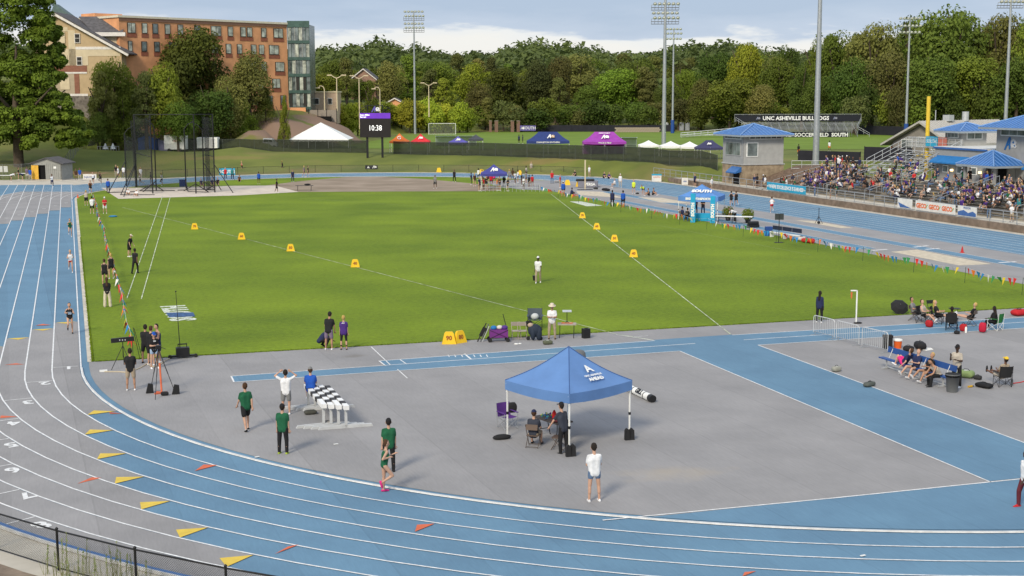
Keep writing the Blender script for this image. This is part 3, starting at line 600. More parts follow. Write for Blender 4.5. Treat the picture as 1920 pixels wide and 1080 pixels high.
def crest(parent, loc, s, ma, mb_, name='crest', rot=(math.pi / 2, 0, 0)):
    # slanted letter A with a round dog-like blob to its right, as on the signs
    M = MB()
    def pr(pts, m, z=0): M.prism([(x * s, y * s, z) for x, y in pts], (0, 0, .03), m)
    pr([(-1.1, -.8), (-.75, -.8), (.1, .75), (-.25, .75)], ma); pr([(-.2, .8), (.12, .8), (.15, -.7), (-.15, -.7)], ma, .001); pr([(-.75, -.3), (.3, -.15), (.3, .05), (-.6, -.1)], ma, .002)
    pr([(.2, .35), (.6, .6), (1.1, .5), (1.35, .15), (1.2, -.1), (1.4, -.35), (1.1, -.6), (.75, -.45), (.45, -.55), (.2, -.2)], mb_, .003); pr([(.55, .2), (.8, .3), (.9, .1), (.65, .0)], ma, .034); pr([(.8, -.2), (1.1, -.15), (1.0, -.35)], ma, .034)
    o = M.build(name, parent); o.location = loc; o.rotation_euler = rot; return o
crest(sb, (0, -.0, zz(204)), .6, PM('crest_blue', (.12, .10, .40)), white)
# ---------------------------------------------------------------- flood light poles
def floodpole(px, basey, topy, z, label, rows, n, w0, blue_pad=False, d=None, rb=.33, gap=None, hid=0):
    d = d or (CH - z) * FPX / (basey - 176.5); h = HZ(topy, d) - z
    r = thing('floodlight_pole', label, 'floodlight', *FR(px, d, z), group='floodlight poles round the fields')
    M = MB(); M.bar((0, 0, -1.5), (0, 0, h), rb, steel, 10, rb * .5); M.build('pole', r)
    if blue_pad: M = MB(); M.bar((0, 0, 0), (0, 0, 3.4), .46, PM('blue_pad', (.02, .07, .28)), 10); M.build('pad', r)
    y = h
    for k, (dz, cage) in enumerate(rows):
        y = h - dz; M = MB(); M.box((0, 0, y), (w0, .12, .1), steel)
        if cage:
            for yy in (.5, .95): M.box((0, .4, y - yy), (w0, .9, .08), PM('cage_steel', (.16, .16, .17)))
            for i in range(9): M.bar((w0 * (i / 8 - .5), 0, y), (w0 * (i / 8 - .5), .35, y - .95), .035, steel, 4)
        M.build('crossarm', r)
        for i in range(n):
            x = w0 * ((i + .5) / n - .5) + (w0 * .04 if k % 2 else 0); M = MB(); M.lathe((0, 0, 0), [(.1, .28), (.26, .2), (.36, 0)], alu, 10); M.ell((0, 0, .02), (.3, .3, .08), white, 8, 4)
            o = M.build('lamp', r); o.location = (x, -.25, y + .15); o.rotation_euler = (-.9, 0, 0)
    M = MB(); M.bar((-w0 * .0, .2, h - rows[-1][0] - .5), (0, .2, h + .3), .1, steel, 6); M.build('mast', r); return r
floodpole(782, 250, 27, 2.3, 'tall floodlight pole right of the scoreboard, caged lamp racks', [(0, 0), (1.1, 1), (3.0, 0), (4.0, 1)], 6, 5.2)
floodpole(1241, 275, 4, 2.3, 'tall thick floodlight pole behind the white tents with caged lamp racks', [(0, 0), (1.1, 1), (2.8, 0), (3.7, 1)], 6, 5.2, rb=.45)
floodpole(1257, 250, 60, 2.3, 'slimmer floodlight pole with blue padded foot behind the portable toilets', [(0, 0), (1.1, 0), (2.4, 0)], 5, 4.2, True)
floodpole(1523, 0, -60, 1.5, 'thick silver floodlight pole rising from the stands beside the observation tower', [(0, 0), (1.4, 1)], 6, 5, d=196, rb=.48)
floodpole(1688, 262, 42, 2.3, 'floodlight pole with a blue padded foot and three rows of lamps, before dark trees', [(0, 0), (1.6, 0), (3.0, 0)], 6, 5, True)
floodpole(1871, 0, -2, 3, 'floodlight pole behind the right grandstand building beside the flags', [(0, 0), (1.4, 1)], 6, 4.6, d=255, rb=.38)
# ---------------------------------------------------------------- tents
def popup(px, d, z, w, dp, eave, peak, m, label, name='pop_up_tent', ridge=0, legs=white, val=.3, rot=0, group=None, cat='tent', sag=True, wallm=None):
    r = thing(name, label, cat, *FR(px, d, z, rot), group=group); M = MB(); hw, hd = w / 2, dp / 2; tops = [(-ridge / 2, 0, peak), (ridge / 2, 0, peak)]
    n = 6
    def hipface(a, b, t0, t1):
        a, b, t0, t1 = map(Vector, (a, b, t0, t1)); vs = []
        for j in range(n + 1):
            f = j / n; g = f - (.10 * math.sin(f * math.pi) if sag else 0)
            for i in range(n + 1):
                s = i / n; p = a.lerp(b, s); q = t0.lerp(t1, s); P3 = p.lerp(q, f); P3.z = p.z + (q.z - p.z) * g - .05 * math.sin(s * math.pi) * (1 - f); vs.append(P3)
        M.add(vs, [(j * (n + 1) + i, j * (n + 1) + i + 1, (j + 1) * (n + 1) + i + 1, (j + 1) * (n + 1) + i) for j in range(n) for i in range(n)], m, False)
    c = [(-hw, -hd, eave), (hw, -hd, eave), (hw, hd, eave), (-hw, hd, eave)]
    hipface(c[0], c[1], tops[0], tops[1]); hipface(c[1], c[2], tops[1], tops[1]); hipface(c[2], c[3], tops[1], tops[0]); hipface(c[3], c[0], tops[0], tops[0])
    M.build('canopy', r)
    M = MB()
    for i in range(4):
        a = Vector(c[i]); b = Vector(c[(i + 1) % 4]); k = 8
        for j in range(k):
            p, q = a.lerp(b, j / k), a.lerp(b, (j + 1) / k); s0 = .05 * math.sin(math.pi * j / k); s1 = .05 * math.sin(math.pi * (j + 1) / k)
            M.poly([p - Vector((0, 0, s0)), q - Vector((0, 0, s1)), q - Vector((0, 0, val + s1 * 1.6)), p - Vector((0, 0, val + s0 * 1.6))], m)
    M.build('valance', r)
    if wallm: M = MB(); M.box((0, hd, eave / 2), (w, .03, eave), wallm); M.build('side_wall', r)
    for x in ((-hw + .06, hw - .06) if ridge == 0 else (-hw + .06, 0, hw - .06)):
        for y in (-hd + .06, hd - .06): M = MB(); M.box((x, y, eave / 2), (.045, .045, eave), legs); M.box((x, y, eave * .43), (.065, .065, .1), black); M.box((x, y, .02), (.12, .12, .03), legs); M.build('leg', r)
    for y in (-hd + .05, hd - .05):
        k = 4; M = MB()
        for j in range(k): x0 = -hw + w * j / k; x1 = -hw + w * (j + 1) / k; M.bar((x0, y, eave - .1), (x1, y, eave - .42), .012, legs, 4); M.bar((x0, y, eave - .42), (x1, y, eave - .1), .012, legs, 4)
        M.build('truss_bars', r)
    return r
tw = mat('tent_white', (.78, .78, .76), .7, .04, 2)
mq = thing('marquee_tent', 'large white marquee tent behind the screened fence left of the scoreboard', 'tent', *FR(603, 262, 2.4)); s_ = FPX / 262; hw = 56 / s_
M = MB(); ez = (268 + 2 - 263) / s_ + .9; pz = ez + 31 / s_
cs = [(-hw, 0, ez), (hw, 0, ez), (hw, 9, ez), (-hw, 9, ez)]; ap = (-.1, 4.5, pz); M.v = []; 
M.add(cs + [ap], [(0, 1, 4), (1, 2, 4), (2, 3, 4), (3, 0, 4)], tw); M.build('canopy', mq)
M = MB(); k = 14
for i in range(k): x0 = -hw + 2 * hw * i / k; x1 = x0 + 2 * hw / k; M.add([(x0, -.01, ez), (x1, -.01, ez), (x1, -.01, ez - .28), ((x0 + x1) / 2, -.01, ez - .38), (x0, -.01, ez - .28)], [(0, 1, 2, 3, 4)], tw)
M.build('valance', mq)
for x in (-hw, -hw * .33, hw * .33, hw): M = MB(); M.bar((x, 0, 0), (x, 0, ez), .05, white, 6); M.build('leg', mq)
def clr(n, c): return mat(n, c, .75, .06, 2)
def lg(parent, s, size, loc, m=None, rx=math.pi / 2, **k): return text(s, size, m or white, parent, loc, (rx, 0, 0), 'lettering', .004, .01, **k)
tp = popup(753, 244, 2.25, 3.3, 3.2, 2.05, 3.4, clr('tent_orange', (.68, .16, .03)), 'orange pop-up tent with a white G behind the fence beside the scoreboard'); lg(tp, 'G', 1.0, (0, -1.05, 2.65), rx=.95)
tp = popup(792, 245, 2.25, 3.3, 3.2, 2.0, 3.3, clr('tent_red', (.62, .03, .04)), 'red pop-up tent behind the fence, right of the orange one'); crest(tp, (0, -1.05, 2.6), .35, white, white, 'emblem', (.95, 0, 0))
tp = popup(861, 243, 2.2, 3.3, 3.2, 1.95, 2.95, clr('tent_violet', (.10, .09, .36)), 'violet blue pop-up tent peeking over the screened fence'); crest(tp, (0, -1.1, 2.4), .35, white, white, 'emblem', (.95, 0, 0))
tp = popup(894, 255, 2.3, 2.7, 2.7, 2.0, 2.8, clr('tent_charcoal', (.06, .065, .08)), 'charcoal pop-up tent beside the glass dugout')
tp = popup(1027, 240, 2.2, 7.3, 3.6, 2.2, 3.75, clr('tent_navy', (.025, .045, .17)), 'wide navy tent with white logo on the bank', ridge=3.2, val=.4); crest(tp, (.4, -1.2, 3.0), .55, white, clr('tan_logo', (.5, .35, .2)), 'emblem', (.8, 0, 0)); lg(tp, 'CHARLESTON SOUTHERN', .34, (0, -1.83, 2.0))
tp = popup(1131, 235, 2.2, 7.2, 3.6, 2.25, 3.85, clr('tent_purple', (.30, .05, .36)), 'wide bright purple tent on the bank', ridge=3.2, val=.4, wallm=clr('tent_purple', 0)); crest(tp, (0, -1.2, 3.05), .55, white, white, 'emblem', (.8, 0, 0)); lg(tp, 'HIGH POINT', .34, (0, -.75, 3.65), rx=.8); lg(tp, 'TRACK & FIELD', .32, (0, -1.83, 2.05))
for px, w, d in ((1213, 3.2, 228), (1254, 3.4, 224), (1289, 3.2, 222)): popup(px, d, 2.2, w, 3.2, 1.9, 2.65, tw, {1213: 'leftmost of three small white tents behind the fence', 1254: 'middle one of three small white tents behind the fence', 1289: 'rightmost of three small white tents, next to the dark navy tent'}[px], group='small white tents')
tp = popup(1325, 217, 2.2, 4.2, 3.2, 1.9, 3.0, clr('tent_dark_navy', (.045, .045, .11)), 'dark navy tent next to the observation tower', ridge=1.0); crest(tp, (-.2, -1.1, 2.5), .3, white, white, 'emblem', (.8, 0, 0))
# ---------------------------------------------------------------- soccer field side
netm = PM('white_net', (.6, .6, .6), .8, alpha=.28)
sg = thing('soccer_goal', 'white soccer goal with net in front of the hedge', 'goal', *FR(832, 352, 2.34)); s_ = FPX / 352; w = 25 / s_; h = HZ(231, 352) - 2.3
M = MB(); M.bar((-w, 0, 0), (-w, 0, h), .07, white, 6); M.bar((w, 0, 0), (w, 0, h), .07, white, 6); M.bar((-w, 0, h), (w, 0, h), .07, white, 6); M.bar((-w, 2, 0), (w, 2, 0), .05, white, 5); M.build('frame', sg)
M = MB(); M.poly([(-w, 0, h), (w, 0, h), (w, 2, 0), (-w, 2, 0)], netm); M.poly([(-w, 0, 0), (-w, 0, h), (-w, 2, 0)], netm); M.poly([(w, 0, 0), (w, 0, h), (w, 2, 0)], netm); M.build('net', sg)
dg = PM('shelter_glass', (.16, .20, .19), .3, alpha=.75)
def dugout(px, d, w, label):
    r = thing('dugout_shelter', label, 'shelter', *FR(px, d, 2.3), group='glass team shelters'); M = MB(); n = 6
    pr = [(1.0 + .9 * math.sin(a) * 1.0 - .9, 1.4 + .55 * math.cos(a)) for a in [i * math.pi / 2 / n - .1 for i in range(n + 1)]]
    pts = [(-w / 2, -.6, 1.9)] + [(-w / 2, y, z) for y, z in pr] + [(-w / 2, 1.0, 0)]
    for a, b in zip(pts, pts[1:]): M.add([a, b, (w / 2, b[1], b[2]), (w / 2, a[1], a[2])], [(0, 1, 2, 3)], dg)
    M.build('glass_shell', r); M = MB()
    for x in (-w / 2, 0, w / 2): M.path([(x, p[1], p[2]) for p in pts], .05, alu); M.bar((x, -.6, 1.9), (x, -.6, 1.9), .05, alu)
    M.build('frame', r); M = MB(); M.box((0, .5, .45), (w - .3, .4, .08), black); M.build('bench', r)
    for x in (-w * .2, w * .3): M = MB(); M.box((x, 1.0, .8), (1.2, .03, .5), white); 
    return r
dugout(857, 275, 8, 'glass team shelter behind the violet tent, left of the fence row'); dugout(1163, 262, 5.8, 'curved glass team shelter behind the purple tent')
br2 = mat('brown_pillar_brick', (.20, .12, .09), .9, .1, 3)
for i, (px, w) in enumerate(((921, .8), (932, 1.05), (961.5, 1.05), (972.5, 1.05))):
    M = MB(); M.box((0, 0, 1.3), (w * .85, .9, 3.1), br2); M.box((0, 0, 2.92), (w * .95, 1.05, .15), PM('pillar_cap', (.3, .25, .2))); o = M.build('brick_pillar', None, FR(px, 372, 2.4)[0], -YAW)
    tag(o, ['narrow brick gate pillar, leftmost of four by the hedge end', 'second brick gate pillar from the left at the soccer field entrance', 'third brick gate pillar, left one of the right-hand pair', 'rightmost brick gate pillar beside the small violet banner'][i], 'pillar', 'brick gate pillars')
gt_ = thing('metal_gate', 'thin dark metal gate between the two pairs of brick pillars', 'gate', *FR(946.5, 372, 2.4)); M = MB()
for i in range(10): M.bar((-1.8 + i * .4, 0, 0), (-1.8 + i * .4, 0, 1.9), .03, black, 4)
M.bar((-1.9, 0, 1.8), (1.9, 0, 1.8), .04, black, 4); M.bar((-1.9, 0, .2), (1.9, 0, .2), .04, black, 4); M.build('bars', gt_)
scr2 = mat('black_screen', (.022, .022, .03), .9, .1, 1)
def wallstrip(name, label, x0, x1, d0, d1, z, h, m, cat, th=.15, d=None):
    a = PD(x0, d0, z); b = PD(x1, d1, z); e = b - a; r = thing(name, label, cat, a, math.atan2(e.y, e.x)); M = MB(); n = max(1, int(e.length / 6)); Ls = e.length
    for i in range(n): M = MB(); M.box((Ls * (i + .5) / n, 0, h / 2 - .3), (Ls / n - .06, th, h + .6), m); M.build('panel', r)
    M = MB()
    for i in range(n + 1): M.bar((Ls * i / n, .1, -.3), (Ls * i / n, .1, h + .1), .05, black, 5)
    M.build('posts', r); return r
wallstrip('screened_fence', 'black screened fence across the back of the soccer field', 975, 1262, 375, 372, 2.4, 1.7, scr2, 'fence')
wallstrip('screened_fence', 'black screened fence behind the field right of the bleachers', 1600, 1745, 345, 320, 2.3, 2.2, scr2, 'fence')
o = thing('banner', 'small white and violet banner beside the brick pillars', 'banner', *FR(990, 371, 2.4)); M = MB(); M.box((0, 0, 1.0), (4.2, .06, 1.4), clr('banner_violet', (.12, .1, .3))); M.build('sheet', o); lg(o, 'SOUTH', 1.05, (.4, -.04, 1.0)); crest(o, (-1.5, -.0, 1.0), .45, white, white, 'emblem')
sw = thing('stone_wall', 'low stone wall in front of the portable toilets', 'wall', *FR(1192, 366, 2.4)); swm = mat('stone_block', (.34, .28, .22), .9, .2, .8)
bm_ = MB(); bm_.box((0, 0, .2), (.62, .5, .4), swm); bme = bm_.mesh('stone')
for r in range(3):
    for i in range(18): link('stone', bme, sw, (-5.6 + i * .65 + .3 * (r % 2), U(-.03, .03), r * .42))
M = MB()
for i in range(8): M.box((-8.0 + i * .3, -.6, .7), (.12, .1, 1.4), PM('ply', (.35, .3, .25)))
ptm = PM('toilet_grey', (.22, .24, .26), .5); ptr = PM('toilet_roof', (.55, .55, .55), .5)
for px, lab in ((1245, 'portable toilet left of the slim floodlight pole'), (1273.5, 'left one of the two portable toilets right of the poles'), (1284, 'right one of the two portable toilets at the ramp end')):
    r = thing('portable_toilet', lab, 'portable toilet', *FR(px, 378, 2.4), group='portable toilets'); M = MB(); M.box((0, 0, 1.0), (1.2, 1.2, 2.0), ptm); M.build('cabin', r); M = MB(); M.ell((0, 0, 2.0), (.65, .65, .3), ptr, 10, 6); M.build('roof', r); M = MB(); M.box((0, -.62, 1.0), (.8, .05, 1.8), PM('toilet_door', (.3, .32, .34))); M.build('door', r)
# far bleachers
fb = thing('bleachers', 'long aluminium bleachers with black lettered banner across the soccer field', 'bleachers', *FR(1497, 322, 2.3)); s_ = FPX / 322
lx = lambda px, d=322: (px - 1497) / FPX * d / math.cos(0)
for i in range(8):
    z = 1.45 + i * .27; y = i * .75; x0, x1 = lx(1400 - i * 1.2), lx(1590 + i * 3.2); M = MB(); M.box(((x0 + x1) / 2, y, z), (x1 - x0, .3, .06), alu); M.box(((x0 + x1) / 2, y + .42, z - .33), (x1 - x0, .3, .05), alu); M.build('bench_row', fb)
M = MB()
for x in np.linspace(lx(1400), lx(1600), 14): M.bar((x, 0, 0), (x, 0, 1.4), .05, steel, 4); M.bar((x, 5.6, 0), (x, 5.6, 3.3), .05, steel, 4); M.bar((x, 0, .9), (x, 5.8, 3.1), .05, steel, 4); M.bar((x, 0, .2), (x, 5.6, 2.9), .04, steel, 4)
M.build('understructure', fb)
M = MB(); M.box(((lx(1378) + lx(1618)) / 2, 6.1, 4.3), (lx(1616) - lx(1378), .08, 1.5), PM('banner_black', (.012, .013, .02))); bn = M.build('back_banner', fb)
text('UNC ASHEVILLE BULLDOGS', 1.25, white, fb, (lx(1494), 6.02, 4.25), (math.pi / 2, 0, 0), 'banner_lettering', .005, .035)
for x in (1422, 1568): crest(fb, (lx(x), 6.04, 4.3), .42, PM('crest_grey', (.2, .22, .3)), PM('crest_grey2', (.25, .25, .28)), 'emblem')
M = MB(); M.box(((lx(1440) + lx(1580)) / 2, -.35, .55), (lx(1580) - lx(1440), .06, 1.55), PM('banner_black', (0, 0, 0))); M.build('front_banner', fb)
text('RD SOCCER FIELD', 1.2, white, fb, (lx(1466), -.4, .55), (math.pi / 2, 0, 0), 'banner_lettering', .005, .03, 'LEFT'); text('SOUTH', 1.15, white, fb, (lx(1566), -.4, .55), (math.pi / 2, 0, 0), 'banner_lettering', .005, .05)
M = MB()
def railing(M, pts, h, m, step=1.5, r=.035, mids=2):
    for a, b in zip(pts, pts[1:]):
        a = Vector(a); b = Vector(b); n = max(1, round((b - a).length / step))
        for i in range(n + 1): p = a.lerp(b, i / n); M.bar(p, p + Vector((0, 0, h)), r, m, 5)
        for k in range(mids): M.bar(a + Vector((0, 0, h * (1 - k * .45))), b + Vector((0, 0, h * (1 - k * .45))), r, m, 5)
railing(M, [(lx(1400), 0, 1.5), (lx(1380), 6, 3.4)], 1.1, alu); railing(M, [(lx(1598), 0, 1.5), (lx(1618), 6, 3.4)], 1.1, alu); railing(M, [(lx(1378), 6.2, 3.4), (lx(1618), 6.2, 3.4)], 1.8, alu, 2); railing(M, [(lx(1600), -.2, 1.4), (lx(1618), -2, 0)], 1, alu)
M.build('railing', fb); M = MB(); a = (lx(1400), 1.5, 1.3); M.box(((lx(1272) + lx(1398)) / 2, 1.5, .55), (lx(1398) - lx(1272), 1.5, .08), alu); railing(M, [(lx(1272), .8, .0), (lx(1398), .8, 1.35)], 1.05, alu, 1.5, .04, 3); railing(M, [(lx(1272), 2.2, .0), (lx(1398), 2.2, 1.35)], 1.05, alu, 1.5, .04, 3); M.build('access_ramp', fb)
# ---------------------------------------------------------------- observation tower by the straight
gblk = mat('grey_block_wall', (.30, .30, .30), .9, .05, 1.5); gblk2 = mat('light_grey_block', (.37, .37, .36), .9, .05, 1.5); bstone = mat('tan_fieldstone', (.36, .28, .19), .95, scale=1.4, col2=(.20, .15, .10), bump=.6, bscale=3)
roofb = mat('blue_metal_roof', (.035, .15, .42), .35, .06, 1, metal=.2, spec=.5); roofs = PM('roof_seam', (.16, .30, .58), .35)
def hiproof(root, x0, x1, y0, y1, z, h, ov=.9, name='roof', seam=.55, ridge=0, fascia=.22):
    x0 -= ov; x1 += ov; y0 -= ov; y1 += ov; cx_, cy_ = (x0 + x1) / 2, (y0 + y1) / 2; M = MB(); ra = Vector((cx_, cy_ - ridge / 2, z + h)); rb_ = Vector((cx_, cy_ + ridge / 2, z + h))
    c = [Vector((x0, y0, z)), Vector((x1, y0, z)), Vector((x1, y1, z)), Vector((x0, y1, z))]
    faces = [(c[0], c[1], ra, ra), (c[1], c[2], ra, rb_), (c[2], c[3], rb_, rb_), (c[3], c[0], rb_, ra)]
    for a, b, t0, t1 in faces: M.poly([a, b, t1, t0] if (t0 - t1).length > .01 else [a, b, t0], roofb)
    M.poly([q - Vector((0, 0, fascia)) for q in c][::-1], PM('soffit', (.35, .35, .35)))
    for i in range(4): a, b = c[i], c[(i + 1) % 4]; M.poly([a, b, b - Vector((0, 0, fascia)), a - Vector((0, 0, fascia))], PM('fascia_grey', (.28, .32, .36)))
    o = M.build(name, root); M = MB()
    for a, b, t0, t1 in faces:
        Ls = (b - a).length; n = int(Ls / seam); nrm = (b - a).cross(t0 - a).normalized()
        for i in range(1, n):
            s = i / n; p = a.lerp(b, s); apx = ((t0 if s < .5 else t1) - a).dot((b - a).normalized()) / Ls
            a0 = (t0 - a).dot((b - a).normalized()) / Ls; a1 = (t1 - a).dot((b - a).normalized()) / Ls
            if s < a0: f = s / a0
            elif s > a1: f = (1 - s) / (1 - a1)
            else: f = 1
            top_ = (t0 + t1) / 2 if a0 == a1 else t0; perp = t0 - (a + (b - a) * a0); q = p + perp * f
            M.bar(p + nrm * .03, q + nrm * .03, .035, roofs, 4)
    for i, t0 in enumerate((ra, ra, rb_, rb_)): M.bar(c[i] + Vector((0, 0, .04)), t0 + Vector((0, 0, .04)), .09, roofs, 5)
    M.build('roof_seams', o, kind='stuff') if False else M.build('seam', o); return o
def window(root, c, w, h, ax, n=2, fr=white, name='window', gl=glass):
    # ax 'x': wall facing -X, spans Y ; ax 'y': wall facing -Y, spans X
    M = MB(); d = (.12, w + .16, h + .16) if ax == 'x' else (w + .16, .12, h + .16); M.box(c, d, fr); o = M.build(name, root); M = MB()
    for i in range(n):
        t = (i + .5) / n - .5
        if ax == 'x': M.box((c[0] - .05, c[1] + t * w, c[2]), (.06, w / n - .08, h - .04), gl)
        else: M.box((c[0] + t * w, c[1] - .05, c[2]), (w / n - .08, .06, h - .04), gl)
    M.build('pane', o); return o
TX, TY = 48.3, 97.6
tw_ = thing('observation_tower', 'grey observation tower with stone base and blue hip roof at the bend exit', 'building', (TX, TY, .3))
M = MB(); M.box((2.95, 3, 1.4), (5.9, 6, 3.0), bstone); M.build('stone_base', tw_)
M = MB(); M.box((2.95, 3, 4.85), (5.8, 5.9, 3.9), gblk2); M.box((0.04, 3, 4.85), (.05, 5.9, 3.9), gblk); M.box((2.95, 3, 2.93), (6.1, 6.2, .14), PM('sill_grey', (.4, .4, .4))); M.build('wall', tw_)  # thin darker skin on the track-side face paints its shade into the colour
hiproof(tw_, 0, 5.9, 0, 6, 6.75, 1.35, .95)
window(tw_, (0, 2.9, 4.9), 4.2, 1.6, 'x', 4, gblk2); window(tw_, (1.3, .04, 4.85), 1.5, 1.7, 'y', 1)
window(tw_, (3.2, .04, 6.45), 4.6, .42, 'y', 6); window(tw_, (0, 3, 6.45), 4.6, .42, 'x', 6)
M = MB(); M.prism([(-.9, .4, 1.9), (-.9, .4, 1.75), (0, .4, 1.95), (0, .4, 2.6)], (0, 2.8, 0), roofb); M.build('awning', tw_); M = MB(); M.box((-.02, 1.8, 1.2), (.06, 1.6, 2.1), darkm); M.build('door', tw_)
# ---------------------------------------------------------------- retaining wall, walkway, terraces
mulch = mat('brown_mulch', (.17, .115, .08), .95, .25, 3, bump=.6, bscale=6); cterr = mat('terrace_concrete', (.30, .26, .20), .9, .1, 1)
M = MB(); M.box((45.75, 45, .28), (.5, 140, .68), mat('brown_wall', (.20, .15, .115), .95, .15, 1.5, bump=.4, bscale=6)); o = M.build('retaining_wall'); tag(o, 'low brown retaining wall along the outside of the home straight', 'wall')
M = MB(); M.box((47.3, 50, .3), (2.6, 130, .6), conc); o = M.build('walkway', kind='structure')
ST_X0, ST_RUN, ST_RISE, ST_N = 48.6, .85, .24, 9
st_ = thing('grandstand', 'concrete terraced grandstand full of spectators beside the home straight', 'grandstand', (ST_X0, 30, .6))
for i in range(ST_N):
    M = MB(); M.box((i * ST_RUN + ST_RUN / 2, 29, i * ST_RISE / 2 - .4), (ST_RUN, 58, i * ST_RISE + .84), cterr); M.build('terrace_step', st_)
    M = MB(); x = i * ST_RUN + .62
    for y0, y1 in ((1, 12), (13.4, 25), (26.4, 38), (39.4, 47), (48.2, 57)): M.box((x, (y0 + y1) / 2, i * ST_RISE + .44), (.28, y1 - y0, .05), PM('bench_grey', (.17, .17, .175), .6))
    M.build('bench', st_)
for y in (12.2, 13.2, 25.2, 26.2, 38.2, 39.2, 47.2, 48.1):
    for q in ([(.2, y, .4), (3.2, y, 1.3)], [(4.2, y, 1.6), (7.2, y, 2.5)]): M = MB(); railing(M, q, .85, steel, 1.5, .03, 1); M.build('handrail', st_)
M = MB(); M.box((58.5, 50, 1.25), (4.2, 44, 2.5), conc); M.build('terrace', kind='structure')
o = MB(); o.box((56.4, 46, 1.75), (.35, 36, 2.35), bstone); o.box((56.4, 46, 2.96), (.5, 36.2, .12), PM('wall_cap', (.42, .38, .3))); tag(o.build('stone_wall'), 'tan stone wall behind the top row of the grandstand', 'wall')
M = MB(); M.prism([(48.4, 88.5, .5), (56, 88.5, .5), (60, 88.5, 3.0), (56, 88.5, 3.0)], (0, 9, 0), mulch); M.build('mulch_bank', kind='structure')
fr = thing('walkway_railing', 'grey metal railing in front of the spectators along the home straight', 'railing', (46.05, 0, .6)); M = MB()
n = 52
for i in range(n + 1): pm_ = M
MBp = MB(); MBp.bar((0, 0, 0), (0, 0, 1.1), .035, steel, 6); pme = MBp.mesh('post')
for i in range(n + 1): link('post', pme, fr, (0, 20 + i * 1.95, 0))
M = MB(); M.bar((0, 20, 1.1), (0, 121.4, 1.1), .035, steel, 6); M.bar((0, 20, .6), (0, 121.4, .6), .02, steel, 5); M.bar((0, 20, .15), (0, 121.4, .15), .02, steel, 5); M.build('rail', fr)
def hang(y0, y1, m, label, z=1.1, h=.95, x=45.98):
    r = thing('banner', label, 'banner', (x, (y0 + y1) / 2, z)); M = MB(); M.box((0, 0, h / 2 - .35), (.04, abs(y1 - y0), h), m); M.build('sheet', r); return r
R90 = (math.pi / 2, 0, -math.pi / 2)
cy = clr('banner_cyan', (.03, .33, .52)); b = hang(77.2, 86.6, cy, 'long cyan banner with white lettering on the railing near the tower')
text('WHERE EXCELLENCE IS EARNED', .58, white, b, (-.03, 0, .12), R90, 'lettering', .003, .02)
for y in (-4.3, 4.35): text('SOUTH', .2, white, b, (-.03, y, .12), R90, 'lettering', .003, .01)
gry = clr('banner_white', (.70, .68, .64)); b = hang(48.6, 55.2, gry, 'white banner with repeated orange GEICO style lettering on the railing')
b['label'] = 'white banner with three orange and green logos on the railing'
for i in range(3): text('GECO', .62, clr('logo_orange', (.72, .16, .05)), b, (-.03, 2.3 - i * 2.15, .1), R90, 'lettering', .003, .03); M = MB(); M.prism([(-.05, 1.5 - i * 2.15, -.1), (-.05, 1.3 - i * 2.15, .3), (-.05, 1.2 - i * 2.15, .25)], (.02, 0, 0), clr('logo_green', (.15, .4, .08))); M.build('leaf_mark', b)
b = hang(45.3, 48.2, gry, 'white banner with blue hills picture, right of the orange logos'); M = MB(); M.prism([(-.03, -1.4, -.3), (-.03, 1.4, -.3), (-.03, 1.4, .05), (-.03, .5, .25), (-.03, -.2, .0), (-.03, -.9, .2), (-.03, -1.4, 0)], (.01, 0, 0), clr('hill_blue', (.06, .14, .36))); M.build('picture', b); text('MISSION', .3, clr('hill_blue', 0), b, (-.04, 0, .45), R90)
b = hang(55.8, 58.4, gry, 'crumpled white banner left of the orange logos'); M = MB(); M.prism([(-.03, -1.2, -.3), (-.03, .8, -.3), (-.03, 1.2, .2)], (.01, 0, 0), clr('hill_blue', 0)); M.build('picture', b)
# aluminium upper bleachers with clear windscreen
ub = thing('bleachers', 'raised aluminium bleachers with clear side screens beside the grandstand building', 'bleachers', (57.5, 74, 2.4))
for i in range(7): M = MB(); M.box((1 + i * .8, 5, .5 + i * .42), (.3, 11, .05), alu); M.box((1.4 + i * .8, 5, .2 + i * .42), (.4, 11, .04), alu); M.build('bench_row', ub)
M = MB(); railing(M, [(1, 10.6, .9), (6.5, 10.6, 3.4)], 1.1, alu, 1.2, .035, 4); railing(M, [(1, -.6, .9), (6.5, -.6, 3.4)], 1.1, alu, 1.2, .035, 4); railing(M, [(6.6, -.6, 3.4), (6.6, 10.6, 3.4)], 1.2, alu, 1.2, .03, 4)
for y in np.linspace(-.5, 10.5, 7): M.bar((.8, y, -2.4), (.8, y, .4), .05, alu, 5); M.bar((6.5, y, -2.4), (6.5, y, 3.3), .05, alu, 5); M.bar((.8, y, .3), (6.5, y, 3.0), .05, alu, 5)
M.build('frame', ub)
M = MB(); M.box((6.75, 5, 4.0), (.04, 11.2, 1.3), PM('clear_vinyl', (.55, .55, .53), .2, alpha=.45)); M.build('screen', ub)
M = MB(); M.box((6.62, 5.4, 4.2), (.05, 2.4, 1.2), cy); M.build('cyan_panel', ub); M = MB(); M.box((6.62, 3.2, 4.2), (.05, 1.7, 1.1), clr('salmon', (.5, .16, .12))); M.build('red_panel', ub); text('SOUTH', .6, white, ub, (6.57, 5.4, 4.2), R90)
# yellow pole
yp = thing('yellow_pole', 'tall yellow foul pole with a yellow cross bar behind the bleachers', 'pole', PD(1728, 170, 2.2), -YAW); ym = PM('pole_yellow', (.72, .50, .05)); s_ = 1
pz = HZ(183, 170) - 2.2; M = MB(); M.bar((0, 0, -1), (0, 0, pz), .26, ym, 10, .24); M.build('pole', yp); M = MB(); q = HZ(292, 170) - 2.2; M.bar((-1.2, .1, q), (1.7, -.1, q), .17, ym, 8); M.build('cross_bar', yp)
